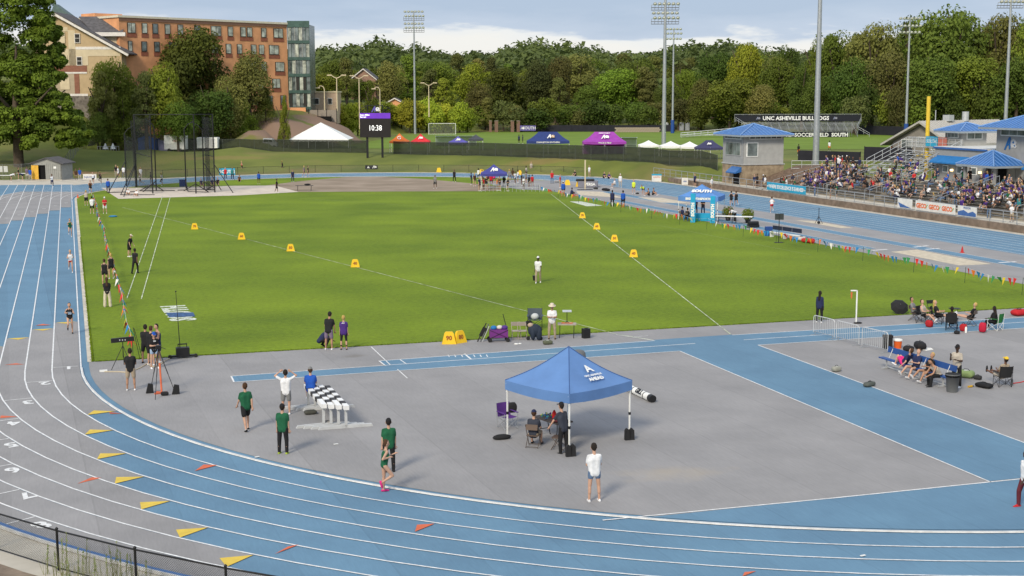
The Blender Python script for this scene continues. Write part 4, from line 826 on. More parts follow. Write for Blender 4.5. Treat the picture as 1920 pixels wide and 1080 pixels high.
# ---------------------------------------------------------------- grandstand building
gb = thing('grandstand_building', 'grey building with blue metal roofs and porch behind the grandstand', 'building', (61, 0, 2.5))
M = MB(); M.box((5, 69.3, 1.75), (10, 9.6, 3.7), gblk); M.box((5, 69.3, 3.66), (10.2, 9.8, .2), PM('roof_white', (.6, .6, .58))); M.box((-.1, 69.3, 3.62), (.16, 9.9, .2), PM('blue_trim', (.04, .12, .35))); M.box((5, 52, 2.95), (10, 21.8, 6.5), gblk); M.build('wall', gb)
hiproof(gb, 0, 10, 37.7, 62.9, 6.2, 2.6, 1.4, 'roof', .6, 12)
window(gb, (0, 59.4, 5.7), 5.4, .62, 'x', 4); window(gb, (0, 50.4, 5.7), 5.4, .62, 'x', 4)
M = MB(); M.box((5.2, 75.6, 2.7), (3.4, 3.2, 5.7), gblk2); M.box((3.48, 75.6, 2.7), (.05, 3.2, 5.7), gblk); M.build('stair_tower', gb); hiproof(gb, 3.5, 6.9, 74, 77.2, 5.45, .95, 1.0, 'stair_roof', .5)  # darker skin over the left face of the stair tower is painted shade
window(gb, (3.44, 75.6, 5.0), 2.0, .6, 'x', 3); window(gb, (5.2, 73.98, 4.9), 2.0, .7, 'y', 2)
M = MB(); M.prism([(-1.2, 67.6, 2.05), (-1.2, 67.6, 1.9), (0, 67.6, 2.0), (0, 67.6, 2.75)], (0, 6, 0), clr('awning_blue', (.02, .16, .42))); M.build('awning', gb)
M = MB(); M.prism([(-1.2, 52, 2.05), (-1.2, 52, 1.9), (0, 52, 2.0), (0, 52, 2.9)], (0, 5, 0), clr('awning_blue', 0)); M.build('awning', gb)
for y in (71.9, 69.2, 66.6): window(gb, (0, y, 1.25), .9, .7, 'x', 1)
lampm = mat('lit_wall_lamp', (1, .75, .35), .5, .02, 1, emit=2.5)
for y in (70.6, 65.4): M = MB(); M.box((-.12, y, 1.15), (.2, .3, .22), lampm); M.build('wall_lamp', gb)
hiproof(gb, -3.4, 0, 58.4, 63.8, 2.25, 1.5, .6, 'porch_roof', .5)
for y in (58.6, 63.6): M = MB(); M.box((-3.3, y, 1.0), (.28, .28, 2.4), gblk); M.build('porch_post', gb)
M = MB(); M.box((-.05, 61.6, .95), (.08, 1.3, 2.1), darkm); M.build('door', gb)
for y in (62.9, 60.0): M = MB(); M.prism([(-.08, y - .55, 1.9), (-.08, y + .55, 1.9), (-.08, y + .55, .5), (-.08, y, .2), (-.08, y - .55, .5)], (.04, 0, 0), gblk2); M.build('plaque', gb); 
crest(gb, (-.02, 60.6, 4.5), .85, clr('crest_navy', (.02, .12, .34)), clr('crest_silver', (.5, .5, .5)), 'crest', R90)
for i, (x, y, m, lab) in enumerate(((66, 50.5, 0, 'striped national flag on the tallest pole behind the blue roof'), (64.6, 53, 1, 'small pole with furled flag left of the striped flag'), (66.5, 47.5, 2, 'small pole with furled flag right of the striped flag'))):
    r = thing('flagpole', lab, 'flagpole', (x, y, 8.5)); h = [5.4, 3.3, 3.0][i]; M = MB(); M.bar((0, 0, -5), (0, 0, h), .05, alu, 6); M.ell((0, 0, h), (.1, .1, .1), ym, 6, 4); M.build('pole', r); M = MB()
    if i == 0:
        for k in range(7): M.prism([(.02, -.05 - k * .0, h - .5 - k * .24), (.02, -.55 + .05 * (k % 2), h - .75 - k * .24), (.02, -.55 + .05 * (k % 2), h - .98 - k * .24), (.02, -.05, h - .74 - k * .24)], (.12, .05, 0), [clr('flag_red', (.55, .04, .05)), white][k % 2])
        M.box((.05, -.15, h - .55), (.16, .25, .5), clr('flag_blue', (.03, .05, .22)))
    else: M.box((.02, -.12, h - 1.0), (.12, .2, 1.3), clr('flag_grey', (.2, .22, .3)))
    M.build('flag', r)
# grey shed-roofed building behind
gbh = thing('clubhouse', 'grey clubhouse with sloping metal roof and vents behind the yellow pole', 'building', PD(1768, 200, 2.3), -YAW + .62); rbm = mat('ribbed_roof', (.42, .40, .37), .6, .05, 2)
M = MB(); M.prism([(0, 0, 0), (0, 0, 3.0), (0, 4.6, 5.6), (0, 10, 2.9), (0, 10, 0)], (16, 0, 0), mat('clubhouse_wall', (.24, .22, .2), .9, .06, 1)); M.build('wall', gbh)
M = MB(); M.prism([(-1, -1.2, 2.5), (-1, 4.6, 5.75), (-1, 4.6, 6.05), (-1, -1.2, 2.8)], (19, 0, 0), rbm); M.prism([(-1, 11.5, 2.3), (-1, 4.6, 5.75), (-1, 4.6, 6.05), (-1, 11.5, 2.6)], (19, 0, 0), rbm); M.build('roof', gbh)
for i in range(30): M = MB(); M.bar((-.8 + i * .63, -1.2, 2.83), (-.8 + i * .63, 4.6, 6.08), .05, rbm, 4); M.build('roof_rib', gbh)
for y in (2.0, 4.6, 7.4): window(gbh, (0, y, 2.6 if y != 4.6 else 3.0), 1.9, 1.3, 'x', 1)
M = MB(); M.box((5.5, 4.4, 6.4), (1.2, 1.1, .9), alu); M.build('vent', gbh); M = MB(); M.bar((9.5, 4.4, 5.9), (9.5, 4.4, 7.3), .5, alu, 12); M.build('vent', gbh); M = MB(); M.bar((2.5, 4.4, 5.9), (2.5, 4.4, 7.6), .07, alu, 5); M.build('vent_pipe', gbh)
# dark screened fence pieces behind the stands
wallstrip('screened_fence', 'dark screened fence panels behind the top of the grandstand', 1490, 1605, 212, 205, 1.4, 2.4, scr2, 'fence')
wallstrip('screened_fence', 'dark screened fence below the clubhouse', 1612, 1700, 210, 204, 2.0, 2.4, scr2, 'fence')
M = MB(); railing(M, [(54.5, 96, 2.6), (62, 88.5, 2.8), (66, 84, 2.8)], 1.1, alu, 1.4, .035, 4); tag(M.build('ramp_railing'), 'pale metal ramp railing leading from the tower to the stands', 'railing')
M = MB(); railing(M, [(48.9, 90.5, .7), (56.5, 89, 2.9)], .9, steel, 1.5, .03, 2); tag(M.build('stair_railing'), 'metal handrail climbing the brown mulch bank beside the tower', 'railing')
# ---------------------------------------------------------------- foliage
rng = np.random.default_rng(5)
def quads_mesh(name, C, Nn, size, m, jit=.5):
    n = len(C); Nn = Nn + rng.normal(0, jit, (n, 3)); Nn /= np.linalg.norm(Nn, axis=1, keepdims=True) + 1e-9
    A = np.cross(Nn, rng.normal(0, 1, (n, 3))); A /= np.linalg.norm(A, axis=1, keepdims=True) + 1e-9; B = np.cross(Nn, A)
    s = (np.asarray(size) * rng.uniform(.6, 1.35, n))[:, None]; A = A * s; B = B * s * rng.uniform(.5, .9, n)[:, None]
    V = np.stack([C - A - B * .3, C + B, C + A + B * .1, C - B], 1).reshape(-1, 3)
    me = bpy.data.meshes.new(name); me.vertices.add(4 * n); me.vertices.foreach_set('co', V.ravel().astype(np.float32))
    me.loops.add(4 * n); me.loops.foreach_set('vertex_index', np.arange(4 * n, dtype=np.int32)); me.polygons.add(n)
    me.polygons.foreach_set('loop_start', np.arange(0, 4 * n, 4, dtype=np.int32)); me.polygons.foreach_set('loop_total', np.full(n, 4, np.int32))
    me.update(calc_edges=True); me.materials.append(m); return me
def sph(n):
    v = rng.normal(0, 1, (n, 3)); return v / np.linalg.norm(v, axis=1, keepdims=True)
def crown_pts(kind, n, nl=26):
    # unit crown: radius 1, height 0..2
    C = []; Nn = []
    if kind in ('round', 'wide', 'tall'):
        L_ = sph(nl) * np.array([.66, .66, .74]) * rng.uniform(.55, 1.0, (nl, 1)) + np.array([0, 0, 1.0]); r = rng.uniform(.28, .46, nl)
        if kind == 'wide': L_[:, 2] = L_[:, 2] * .8 + .3
        if kind == 'tall': L_[:, :2] *= np.clip(1.25 - .3 * L_[:, 2:3], .4, 1.1)
    elif kind == 'cone':
        z = rng.uniform(.05, 1.9, nl); a = rng.uniform(0, 6.28, nl); rr = (1 - z / 2.05) * .72; L_ = np.stack([rr * np.cos(a), rr * np.sin(a), z], 1); r = .16 + .22 * (1 - z / 2)
    elif kind == 'pine':
        z = rng.uniform(.3, 1.9, nl); a = rng.uniform(0, 6.28, nl); rr = (1 - (z / 2.1) ** 1.6) * .75 * rng.uniform(.3, 1, nl); L_ = np.stack([rr * np.cos(a), rr * np.sin(a), z], 1); r = rng.uniform(.14, .3, nl)
    k = n // nl
    for c, q in zip(L_, r):
        v = sph(k); v[:, 2] = np.abs(v[:, 2]) * np.where(rng.random(k) < .8, 1, -1); sc_ = q * rng.uniform(.72, 1.12, (k, 1))
        f = np.array([1, 1, .62 if kind == 'pine' else .85]); C.append(c + v * sc_ * f); Nn.append(v * .8 + np.array([0, 0, .35]))
    return np.concatenate(C), np.concatenate(Nn)
def leafmat(name, c1, c2, sc=.5):
    m = mat(name, c1, .75, scale=sc, col2=c2, detail=5, spec=.25, objrand=1.0); t = m.node_tree; b = t.nodes['Principled BSDF']; out = t.nodes['Material Output']
    tr = t.nodes.new('ShaderNodeBsdfTranslucent'); t.links.new(b.inputs['Base Color'].links[0].from_socket, tr.inputs[0]); mx = t.nodes.new('ShaderNodeMixShader'); mx.inputs[0].default_value = .32
    t.links.new(b.outputs[0], mx.inputs[1]); t.links.new(tr.outputs[0], mx.inputs[2]); t.links.new(mx.outputs[0], out.inputs[0]); return m
F = {'dark': leafmat('foliage_dark', (.145, .190, .026), (.066, .098, .016)), 'mid': leafmat('foliage_mid', (.195, .250, .028), (.10, .142, .019)),
     'light': leafmat('foliage_light', (.26, .33, .032), (.15, .21, .022)), 'olive': leafmat('foliage_olive', (.23, .225, .055), (.13, .14, .034)),
     'pine': leafmat('foliage_pine', (.16, .165, .042), (.085, .095, .026)), 'yellow': leafmat('foliage_yellow', (.44, .46, .038), (.25, .29, .026))}
bark = mat('bark', (.10, .075, .055), .95, .2, 2, bump=.5, bscale=8)
PROTO = {}
def crown_mesh(kind, col, v, n=10500, lf=.034):
    key = (kind, col, v, n)
    if key not in PROTO:
        C, Nn = crown_pts(kind, n, {'round': 26, 'wide': 30, 'tall': 26, 'cone': 34, 'pine': 40}[kind]); PROTO[key] = quads_mesh('crown', C, Nn, lf, F[col])
    return PROTO[key]
TM = MB(); TM.bar((0, 0, -.4), (0, 0, 1), .06, bark, 8, .03); TM.bar((0, 0, .75), (.25, .1, 1.35), .024, bark, 5, .01); TM.bar((0, 0, .8), (-.22, .15, 1.3), .022, bark, 5, .01); TM.bar((0, 0, .9), (.05, -.2, 1.5), .02, bark, 5, .008); trunk_me = TM.mesh('trunk')
LAB = {'round': 'rounded', 'wide': 'broad spreading', 'tall': 'tall oval', 'cone': 'cone shaped', 'pine': 'ragged pine-like'}
def tree(px, top, wpx, d, kind, col, label, base=None, clear=.05, group='trees beyond the fields', n=9500, lf=.035, name='tree', cat='tree', py=None):
    q = PD(px, d, 0); z = H1(q.x, q.y) if base is None else base; h = HZ(top, d) - z
    w = wpx / FPX * d / 2 * 1.08; r = thing(name, label, cat, (q.x, q.y, z), U(0, 6.28), group); o = link('trunk', trunk_me, r); o.scale = (h * .55, h * .55, h * .62)
    o = link('crown', crown_mesh(kind, col, int(px) % 3, n, lf), r, (0, 0, h * clear)); hs_ = h * (1 - clear) / 1.95; o.scale = (w, w, hs_); return r
# the large tree at the left edge
bt = thing('big_tree', 'large leafy tree filling the upper left corner behind the shed', 'tree', G(35, 301, 2.0)); dB_ = dep(bt.location); bt.location.z = 1.2
M = MB(); M.bar((0, 0, -1), (0, 0, 9), .85, bark, 12, .6); 
for a, l, z0 in ((.3, 8, 6), (2.2, 9, 7), (4.1, 8, 8), (5.4, 9, 6.5), (1.2, 7, 9)): M.bar((0, 0, z0), (l * math.cos(a), l * math.sin(a), z0 + 6), .35, bark, 8, .1)
M.bar((0, 0, 9), (.5, 0, 19), .6, bark, 10, .15); M.build('trunk', bt)
C_, N_ = [], []
def loc_of(px, py, dd): p = CP + ray(px, py) * ((dB_ + dd) / ray(px, py).dot(fw)) - Vector(bt.location); return np.array(p)
blobs = [(-60, 20, 60), (10, -25, 60), (55, 30, 42), (92, 78, 26), (104, 118, 20), (104, 145, 20), (100, 60, 16), (112, 190, 22), (135, 225, 22), (70, 10, 28), (20, 40, 60), (-40, 110, 60), (40, 110, 55), (84, 122, 25), (0, 180, 55), (60, 175, 45), (84, 165, 24), (-60, 200, 60), (30, 235, 45), (90, 235, 38), (130, 235, 30), (152, 242, 22), (120, 262, 18), (-20, 255, 40), (60, 262, 22), (168, 252, 9), (110, 215, 26), (25, 200, 50), (75, 225, 40), (72, 80, 30), (140, 262, 24), (60, 130, 40), (20, -60, 50), (78, 52, 24), (72, 200, 34), (104, 98, 10)]
for px, py, rp in blobs:
    for k in range(9):
        dd = U(-5, 5); c0 = loc_of(px + U(-.7, .7) * rp, py + U(-.6, .6) * rp, dd); q = rp / FPX * dB_ * U(.28, .55); nn = 430; v = sph(nn); v[:, 2] = np.where(rng.random(nn) < .75, np.abs(v[:, 2]), v[:, 2])
        C_.append(c0 + v * q * rng.uniform(.7, 1.1, (nn, 1)) * np.array([1, 1, .7])); N_.append(v * .7 + np.array([0, 0, .5]))
link('crown', quads_mesh('crown', np.concatenate(C_), np.concatenate(N_), .24, leafmat('foliage_big_tree', (.205, .26, .026), (.095, .135, .016), .25)), bt)
tg = 'trees on the slope in front of the buildings'
tree(365, 42, 165, 272, 'round', 'dark', 'very large dark rounded tree covering the left half of the brick hall', group=tg, n=19000, lf=.027)
tree(478, 94, 105, 272, 'tall', 'olive', 'olive green loose tree in front of the middle of the brick hall', group=tg, n=13000, lf=.03)
tree(226, 103, 96, 254, 'round', 'mid', 'green rounded tree in front of the right end of the beige gabled building', group=tg, n=13000, lf=.03)
tree(205, 138, 75, 250, 'pine', 'olive', 'thin brownish pine with bare trunk in front of the beige building', group=tg, clear=.22)
tree(316, 118, 96, 253, 'tall', 'light', 'bright green tree left of the largest dark tree', group=tg, n=13000, lf=.03)
tree(286, 140, 72, 250, 'pine', 'pine', 'dark brownish pine between two green trees above the throwing cage', group=tg, clear=.2)
tree(466, 178, 62, 269, 'cone', 'light', 'bright conical evergreen at the foot of the olive tree', group=tg, clear=.0)
tree(436, 190, 50, 267, 'cone', 'mid', 'conical green shrub tree between big dark tree and bright evergreen', group=tg, clear=.0)
tree(507, 165, 48, 273, 'cone', 'dark', 'dark conical evergreen just left of the stair tower', group=tg, clear=.0)
tree(541, 181, 28, 262, 'cone', 'light', 'small light green cone shaped evergreen below the brick hall corner', group=tg, clear=.0)
tree(255, 150, 66, 257, 'round', 'dark', 'dark tree half hidden behind the bright green one', group=tg)
tree(400, 215, 50, 263, 'round', 'mid', 'low bushy tree at the foot of the largest dark tree', group=tg, clear=.0)
tree(402, 150, 95, 262, 'round', 'dark', 'dark tree right behind the largest one, before the brick wall', group=tg, n=9000, lf=.032)
tree(246, 178, 80, 251, 'round', 'mid', 'low green tree filling the slope below the beige building', group=tg, n=9000, lf=.032)
tree(344, 185, 80, 250, 'wide', 'mid', 'low spreading tree below the bright green one, behind the cage', group=tg, n=9000, lf=.032)
tree(440, 140, 78, 266, 'tall', 'olive', 'olive tree between the largest dark tree and the loose olive one', group=tg, n=9000, lf=.032)
tree(196, 205, 60, 249, 'round', 'dark', 'low dark tree on the slope left of the blue shed', group=tg, n=7000, lf=.034)
# hedge of bright evergreens
for i, (px, top, w) in enumerate([(642, 196, 30), (660, 190, 32), (676, 198, 28), (716, 190, 34), (742, 196, 26), (757, 192, 26), (772, 188, 26), (788, 194, 26), (803, 187, 28), (819, 193, 26), (834, 188, 28), (849, 195, 26), (864, 190, 28), (879, 198, 24)]):
    tree(px, top - (6 if i < 3 else 2), w * 1.7, (308 if i < 3 else 366) + (i % 3) * 3, 'tall' if i % 3 else 'round', 'yellow', ['leftmost bright hedge evergreen, under the street lamps', 'second hedge evergreen from the left', 'third hedge evergreen from the left, beside the scoreboard', 'hedge evergreen hidden behind the scoreboard top'][i] if i < 4 else ['first', 'second', 'third', 'fourth', 'fifth', 'sixth', 'seventh', 'eighth', 'ninth', 'rightmost'][i - 4] + ' bright hedge evergreen right of the scoreboard', base=None, clear=.0, group='hedge of bright evergreens', n=5200, lf=.055, name='hedge_evergreen', cat='evergreen')
spec = [(615, 135, 80, 380, 'wide', 'light', 'light green round tree just right of the stair tower'), (657, 112, 56, 392, 'pine', 'olive', 'tall olive pine behind the leftmost street lamps'), (702, 152, 40, 335, 'cone', 'mid', 'small pyramidal green tree directly above the scoreboard'),
        (737, 116, 66, 400, 'tall', 'olive', 'olive tree between scoreboard and tall floodlight pole'), (815, 112, 95, 470, 'round', 'dark', 'dark tree right of the tall floodlight pole top half'), (895, 118, 88, 430, 'round', 'yellow', 'bright yellow-green crown above the middle of the tree belt'),
        (945, 130, 80, 410, 'round', 'dark', 'dark green rounded tree right of the bright yellow-green crown'), (836, 150, 62, 392, 'pine', 'light', 'light green open tree above the hedge'), (900, 154, 64, 385, 'tall', 'olive', 'olive tree at the right end of the hedge'),
        (915, 185, 50, 378, 'pine', 'olive', 'brownish bushy tree behind the leftmost brick pillar'), (1006, 117, 82, 402, 'tall', 'pine', 'large brown-green pine behind the brick pillars'), (1082, 100, 100, 432, 'round', 'olive', 'yellow-olive broad tree above the navy tent'),
        (1046, 150, 60, 395, 'pine', 'olive', 'olive tree between brown pine and light tree'), (1100, 160, 60, 398, 'tall', 'dark', 'dark filler tree below the yellow-olive broad tree'), (1149, 128, 92, 400, 'wide', 'light', 'fresh green leafy tree above the purple tent'),
        (1206, 132, 80, 398, 'pine', 'pine', 'dark pine just left of the thick floodlight pole'), (971, 196, 38, 376, 'round', 'olive', 'small brown shrub-like tree beside the brick pillars'), (1272, 122, 56, 410, 'tall', 'light', 'light green tree right behind the slim floodlight pole'),
        (1331, 94, 70, 415, 'round', 'dark', 'dark round crown left of the bright yellow tall tree'), (1388, 72, 72, 405, 'tall', 'yellow', 'tall bright yellow-green tree, brightest on the skyline right of the poles'), (1362, 146, 115, 372, 'wide', 'mid', 'broad green tree above the left end of the far bleachers'),
        (1455, 104, 85, 385, 'round', 'mid', 'green tree above the middle of the far bleachers'), (1310, 150, 60, 380, 'tall', 'olive', 'olive tree above the access ramp'), (1495, 122, 60, 372, 'tall', 'dark', 'dark tree left of the thick silver pole'),
        (1556, 66, 90, 372, 'round', 'mid', 'tree right of the thick silver pole'), (1622, 42, 115, 365, 'round', 'olive', 'large olive crown left of the padded floodlight pole'), (1690, 34, 100, 372, 'tall', 'dark', 'dark crown behind the padded floodlight pole'),
        (1762, 10, 165, 355, 'wide', 'dark', 'highest tree on the right skyline, large and dark'), (1850, 26, 110, 360, 'round', 'olive', 'olive-topped tree left of the rightmost pole'), (1918, 40, 100, 345, 'round', 'mid', 'tree at the right edge above the blue roof'),
        (1985, 30, 120, 350, 'round', 'dark', 'tree just past the right edge'), (1590, 110, 100, 350, 'wide', 'dark', 'lower dark tree right of the far bleachers top'), (1660, 110, 110, 345, 'round', 'pine', 'lower brownish tree behind the far bleachers end'),
        (1735, 100, 120, 338, 'wide', 'dark', 'lower dark tree behind the yellow pole'), (1810, 105, 120, 340, 'round', 'mid', 'lower green tree above the clubhouse roof'), (1890, 110, 110, 335, 'wide', 'dark', 'lower dark tree behind the rightmost pole'),
        (1530, 150, 80, 362, 'round', 'dark', 'shaded low tree behind the far bleachers banner'), (1250, 160, 70, 388, 'round', 'dark', 'shaded tree behind the thick floodlight pole'), (1420, 160, 70, 368, 'tall', 'olive', 'olive low tree above the far bleachers')]
for s in spec: tree(*s, clear=.06)
LMK = [(700, 'behind the street lamps'), (782, 'behind the scoreboard'), (860, 'right of the tall floodlight pole'), (960, 'above the hedge end'), (1060, 'above the navy tent'), (1180, 'above the purple tent'), (1260, 'behind the two close floodlight poles'), (1370, 'above the access ramp'), (1460, 'above the left far bleachers'), (1540, 'beside the thick silver pole'), (1640, 'above the far bleachers right end'), (1720, 'behind the padded floodlight pole'), (1830, 'above the clubhouse'), (9999, 'above the blue roof')]
CN = {'dark': 'dark green', 'mid': 'mid green', 'olive': 'olive brown', 'pine': 'dull brown-green', 'light': 'light green', 'yellow': 'yellow green'}
KN = {'round': 'round-crowned', 'tall': 'tall narrow', 'wide': 'broad', 'pine': 'ragged'}
def where(px): return next(t for x, t in LMK if px < x)
def belt_label(px, kd, cl, d): return uniq('%s %s tree %s, %s row' % (CN[cl], KN[kd], where(px), 'nearer' if d < 440 else 'farther'))
for i in range(74):
    px = 600 + i * 18.6 + U(-10, 10); d = U(400, 520); top = (118 if px < 1300 else 118 - (px - 1300) * .13) + U(-14, 22)
    kd = random.choice(['round', 'tall', 'wide', 'pine']); cl = random.choice(['dark', 'mid', 'mid', 'olive', 'light', 'olive', 'pine'] if px < 1450 else ['dark', 'mid', 'dark', 'olive', 'pine', 'mid'])
    if px > 1500: d = U(375, 440); top = max(30, 82 - (px - 1500) * .12 + U(-10, 40))
    tree(px, top, U(55, 85), d, kd, cl, belt_label(px, kd, cl, d), clear=.04, group='dense tree belt behind the fields')
for i in range(34):
    px = 905 + i * 31 + U(-10, 10); d = 378 if px < 1560 else 338; cl = random.choice(['dark', 'dark', 'pine', 'mid'])
    tree(px, (190 if px < 1560 else 165) + U(-14, 12), U(46, 70), d + U(-3, 6), random.choice(['round', 'wide']), cl, uniq('low %s forest edge bush %s' % (CN[cl], where(px))), clear=-.05, group='shaded bushes along the forest edge', n=3000, lf=.055, name='edge_bush', cat='bush')
# far wooded ridge, one mass
C_, N_ = [], []; 
for i in range(1500):
    px = U(-350, 2300); d = 470 + 560 * (rnd() ** 1.2); q = PD(px, d, 0); z = H1(q.x, q.y); R_ = U(4.5, 10); hh = U(7, 15) * (1 + .25 * math.sin(px * .02)); nn = 120
    v = sph(nn); v[:, 2] = np.abs(v[:, 2]); C_.append(np.array([q.x, q.y, z + hh * .35]) + v * np.array([R_, R_, hh * .65]) * rng.uniform(.6, 1.1, (nn, 1))); N_.append(v + np.array([0, 0, .2]))
ridge = quads_mesh('wooded_ridge', np.concatenate(C_), np.concatenate(N_), 1.15, leafmat('foliage_ridge', (.19, .22, .06), (.085, .11, .032), .035))  # leaf colour lightened and greyed, distance haze painted into it
link('wooded_ridge', ridge, kind='stuff')
# weeds by the near fence
wd = thing('weeds', 'tuft of tall green weeds in front of the near black fence', 'weeds', G(130, 1078, .4)); wd['group'] = 'weeds'
C_, N_ = [], []; wm = leafmat('weed_green', (.27, .29, .12), (.17, .19, .08), 3); M = MB()
for px, top in [(62, 1052), (90, 1030), (98, 1022), (106, 1035), (120, 1050), (128, 1045), (136, 1040), (150, 1058), (178, 1052), (190, 1046), (196, 1040), (204, 1044), (212, 1050), (226, 1058), (235, 1062), (252, 1066), (160, 1062), (80, 1055)]:
    p = PD(px, 34.5 + U(-.5, .6), .0); p.z = H1(p.x, p.y); tp_ = HZ(top, 34.5); b0 = p - wd.location; b1 = b0 + Vector((U(-.1, .1), U(-.1, .1), tp_ - p.z)); M.bar(b0, b1, .012, wm, 4, .004)
    for k in range(5): a_ = U(0, 6.28); c = b0 + Vector((U(-.12, .12), U(-.12, .12), 0)); M.bar(c, c + Vector((math.cos(a_) * .16, math.sin(a_) * .16, (b1.z - b0.z) * U(.5, .95))), .007, wm, 3, .002)
    for k in range(34): f = rnd() ** .6; c = b0.lerp(b1, f); C_.append([c.x + U(-.05, .05) * (1.2 - f), c.y + U(-.05, .05), c.z]); N_.append([U(-1, 1), U(-1, 1), .4])
M.build('stem', wd); link('leaf', quads_mesh('leaf', np.array(C_), np.array(N_), .026, wm), wd, kind='stuff')

# ragged fringe of grass blades along the paved edges of the infield
C_, N_ = [], []
for i in range(9000):
    x = U(-34.3, 24); y = 1.5 - abs(random.gauss(0, .035)); C_.append([x, y, .02 + U(0, .02)]); N_.append([U(-1, 1), U(-1, 1), .6])
for i in range(5000):
    y = 1.5 + 60 * rnd() ** 1.6; C_.append([-RR + .57 - abs(random.gauss(0, .03)), y, .025 + U(0, .02)]); N_.append([U(-1, 1), U(-1, 1), .6])
link('grass_fringe', quads_mesh('grass_fringe', np.array(C_), np.array(N_), .035, turf), kind='stuff')
# ---------------------------------------------------------------- throwing cage
cg = thing('throwing_cage', 'tall black hammer throwing cage with dark netting at the far left of the field', 'cage', G(326, 360, 0)); O = Vector(cg.location); cnet = PM('cage_net', (.03, .035, .035), .8, alpha=.30); cnet2 = PM('cage_net_dense', (.02, .022, .025), .8, alpha=.40)
bases = [(237, 349, 248), (256, 350, 213), (286.7, 363, 213), (293, 357, 236), (349, 354, 240), (367.6, 363, 213), (383, 356, 242), (403, 361, 213)]; PT_ = []
for i, (px, py, top) in enumerate(bases):
    q = G(px, py, 0); d = dep(q); h = HZ(top, d); b = q - O; b.z = .02; PT_.append((b, h)); M = MB(); M.bar(b, b + Vector((0, 0, h)), .13 if i == 1 else .085, black, 8); M.build('post', cg)
M = MB(); V3 = lambda b, h: b + Vector((0, 0, h))
for i, j in ((1, 2), (2, 5), (5, 7)): M.bar(V3(*PT_[i]), V3(*PT_[j]), .045, black, 5)
for i, j in ((1, 2), (6, 7)): M.bar(V3(PT_[i][0], 4.6), V3(PT_[j][0], 4.6), .05, black, 5)
for i, s in ((0, 1.2), (3, -1), (4, 1.2), (6, -1.3)): b, h = PT_[i]; M.path([V3(b, h), V3(b, h + .6) + Vector((s * .4, 0, 0)), V3(b, h + 1.0) + Vector((s, 0, 0))], .05, black)
M.build('top_frame', cg)
def strut(i, h, px, py): 
    M = MB(); e = G(px, py, 0) - O; e.z = .03; M.bar(V3(PT_[i][0], h), e, .06, black, 6); M.build('strut', cg)
for a in [(0, 3.4, 203, 362), (1, 3.2, 226, 366), (1, 3.0, 232, 369), (7, 3.6, 437, 362), (6, 3.6, 415, 357), (2, 1.2, 262, 358), (2, 1.2, 307, 358), (3, 1.2, 268, 360), (4, 1.1, 352, 358), (5, 1.2, 345, 358), (5, 1.2, 392, 361), (7, 1.0, 385, 358), (6, 1.0, 402, 352)]: strut(*a)
M = MB()
for p, q in [((203, 362), (256, 360)), ((262, 358.5), (328, 358)), ((333, 357.5), (403, 356)), ((226, 366), (290, 366)), ((352, 360), (390, 361))]: a = G(*p) - O; b = G(*q) - O; a.z = b.z = .06; M.bar(a, b, .05, black, 5)
M.build('ground_bar', cg)
def net(i, j, h0, h1, m, sag=.5):
    a, b = PT_[i][0], PT_[j][0]; M = MB(); n = 8
    for k in range(n):
        f0, f1 = k / n, (k + 1) / n; p, q = a.lerp(b, f0), a.lerp(b, f1); s0, s1 = sag * math.sin(math.pi * f0), sag * math.sin(math.pi * f1); M.poly([V3(p, h0), V3(q, h0), V3(q, h1 - s1), V3(p, h1 - s0)], m)
    return M.build('net', cg)
net(1, 2, .1, 9.8, cnet); net(0, 1, .1, 6.6, cnet); net(2, 5, .1, 9.7, cnet, 1.2) if False else None; net(0, 3, .1, 7, cnet); net(3, 4, .1, 7, cnet, 1); net(4, 6, .1, 7, cnet); net(6, 7, .1, 9.6, cnet2, .2)
M = MB(); b = G(391, 360, 0) - O; M.box((b.x, b.y, 4.9), (.55, .3, 9.4), cnet2); M.build('gathered_net', cg); M = MB(); b = G(256, 352, 0) - O
M.bar((b.x, b.y, 0), (b.x - .3, b.y + .6, 9), .16, cnet2, 7); M.build('gathered_net', cg)
# ---------------------------------------------------------------- shed and left corner
shd = thing('storage_shed', 'grey storage shed with open yellow door at the far left of the track', 'shed', *FR(98, 205, 0, -.06)); sm = mat('shed_siding', (.30, .30, .28), .85, .06, 3); w = 2.25
M = MB(); M.box((.0, 2.2, .04), (4.6, 4.6, .1), conc)
M.prism([(-.15, 0, .1), (w, 0, .1), (w, 0, 2.45), (0, 0, 3.15), (-w, 0, 2.45), (-w, 0, 2.2), (-.15, 0, 2.2)], (0, .1, 0), sm); M.box((-w + .05, 2.2, 1.25), (.1, 4.4, 2.4), sm); M.box((w - .05, 2.2, 1.25), (.1, 4.4, 2.4), sm); M.box((0, 4.4, 1.25), (4.5, .1, 2.4), sm); M.box((-w + .05, 0, 1.2), (.1, .1, 2.3), sm); M.build('wall', shd)
for i in range(8): M = MB(); M.box((.05 + i * .29, -.015, 1.25), (.02, .03, 2.3), PM('batten', (.22, .22, .21))); M.build('batten', shd)
M = MB(); M.prism([(-w - .35, -.3, 2.32), (0, -.3, 3.2), (0, -.3, 3.32), (-w - .35, -.3, 2.44)], (0, 5.2, 0), slate); M.prism([(w + .35, -.3, 2.32), (0, -.3, 3.2), (0, -.3, 3.32), (w + .35, -.3, 2.44)], (0, 5.2, 0), slate); M.build('roof', shd)
M = MB(); M.box((-1.7, -.1, 1.15), (1.05, .06, 2.05), PM('door_yellow', (.70, .40, .05))); M.build('door', shd); M = MB(); M.box((1.3, -.04, 1.85), (.4, .03, .32), white); M.build('notice', shd); M = MB(); M.box((-.65, .3, 1.1), (1.0, .05, 2.1), darkm); M.build('interior_shade_sheet', shd)  # near-black sheet inside the doorway paints the shade of the shed interior
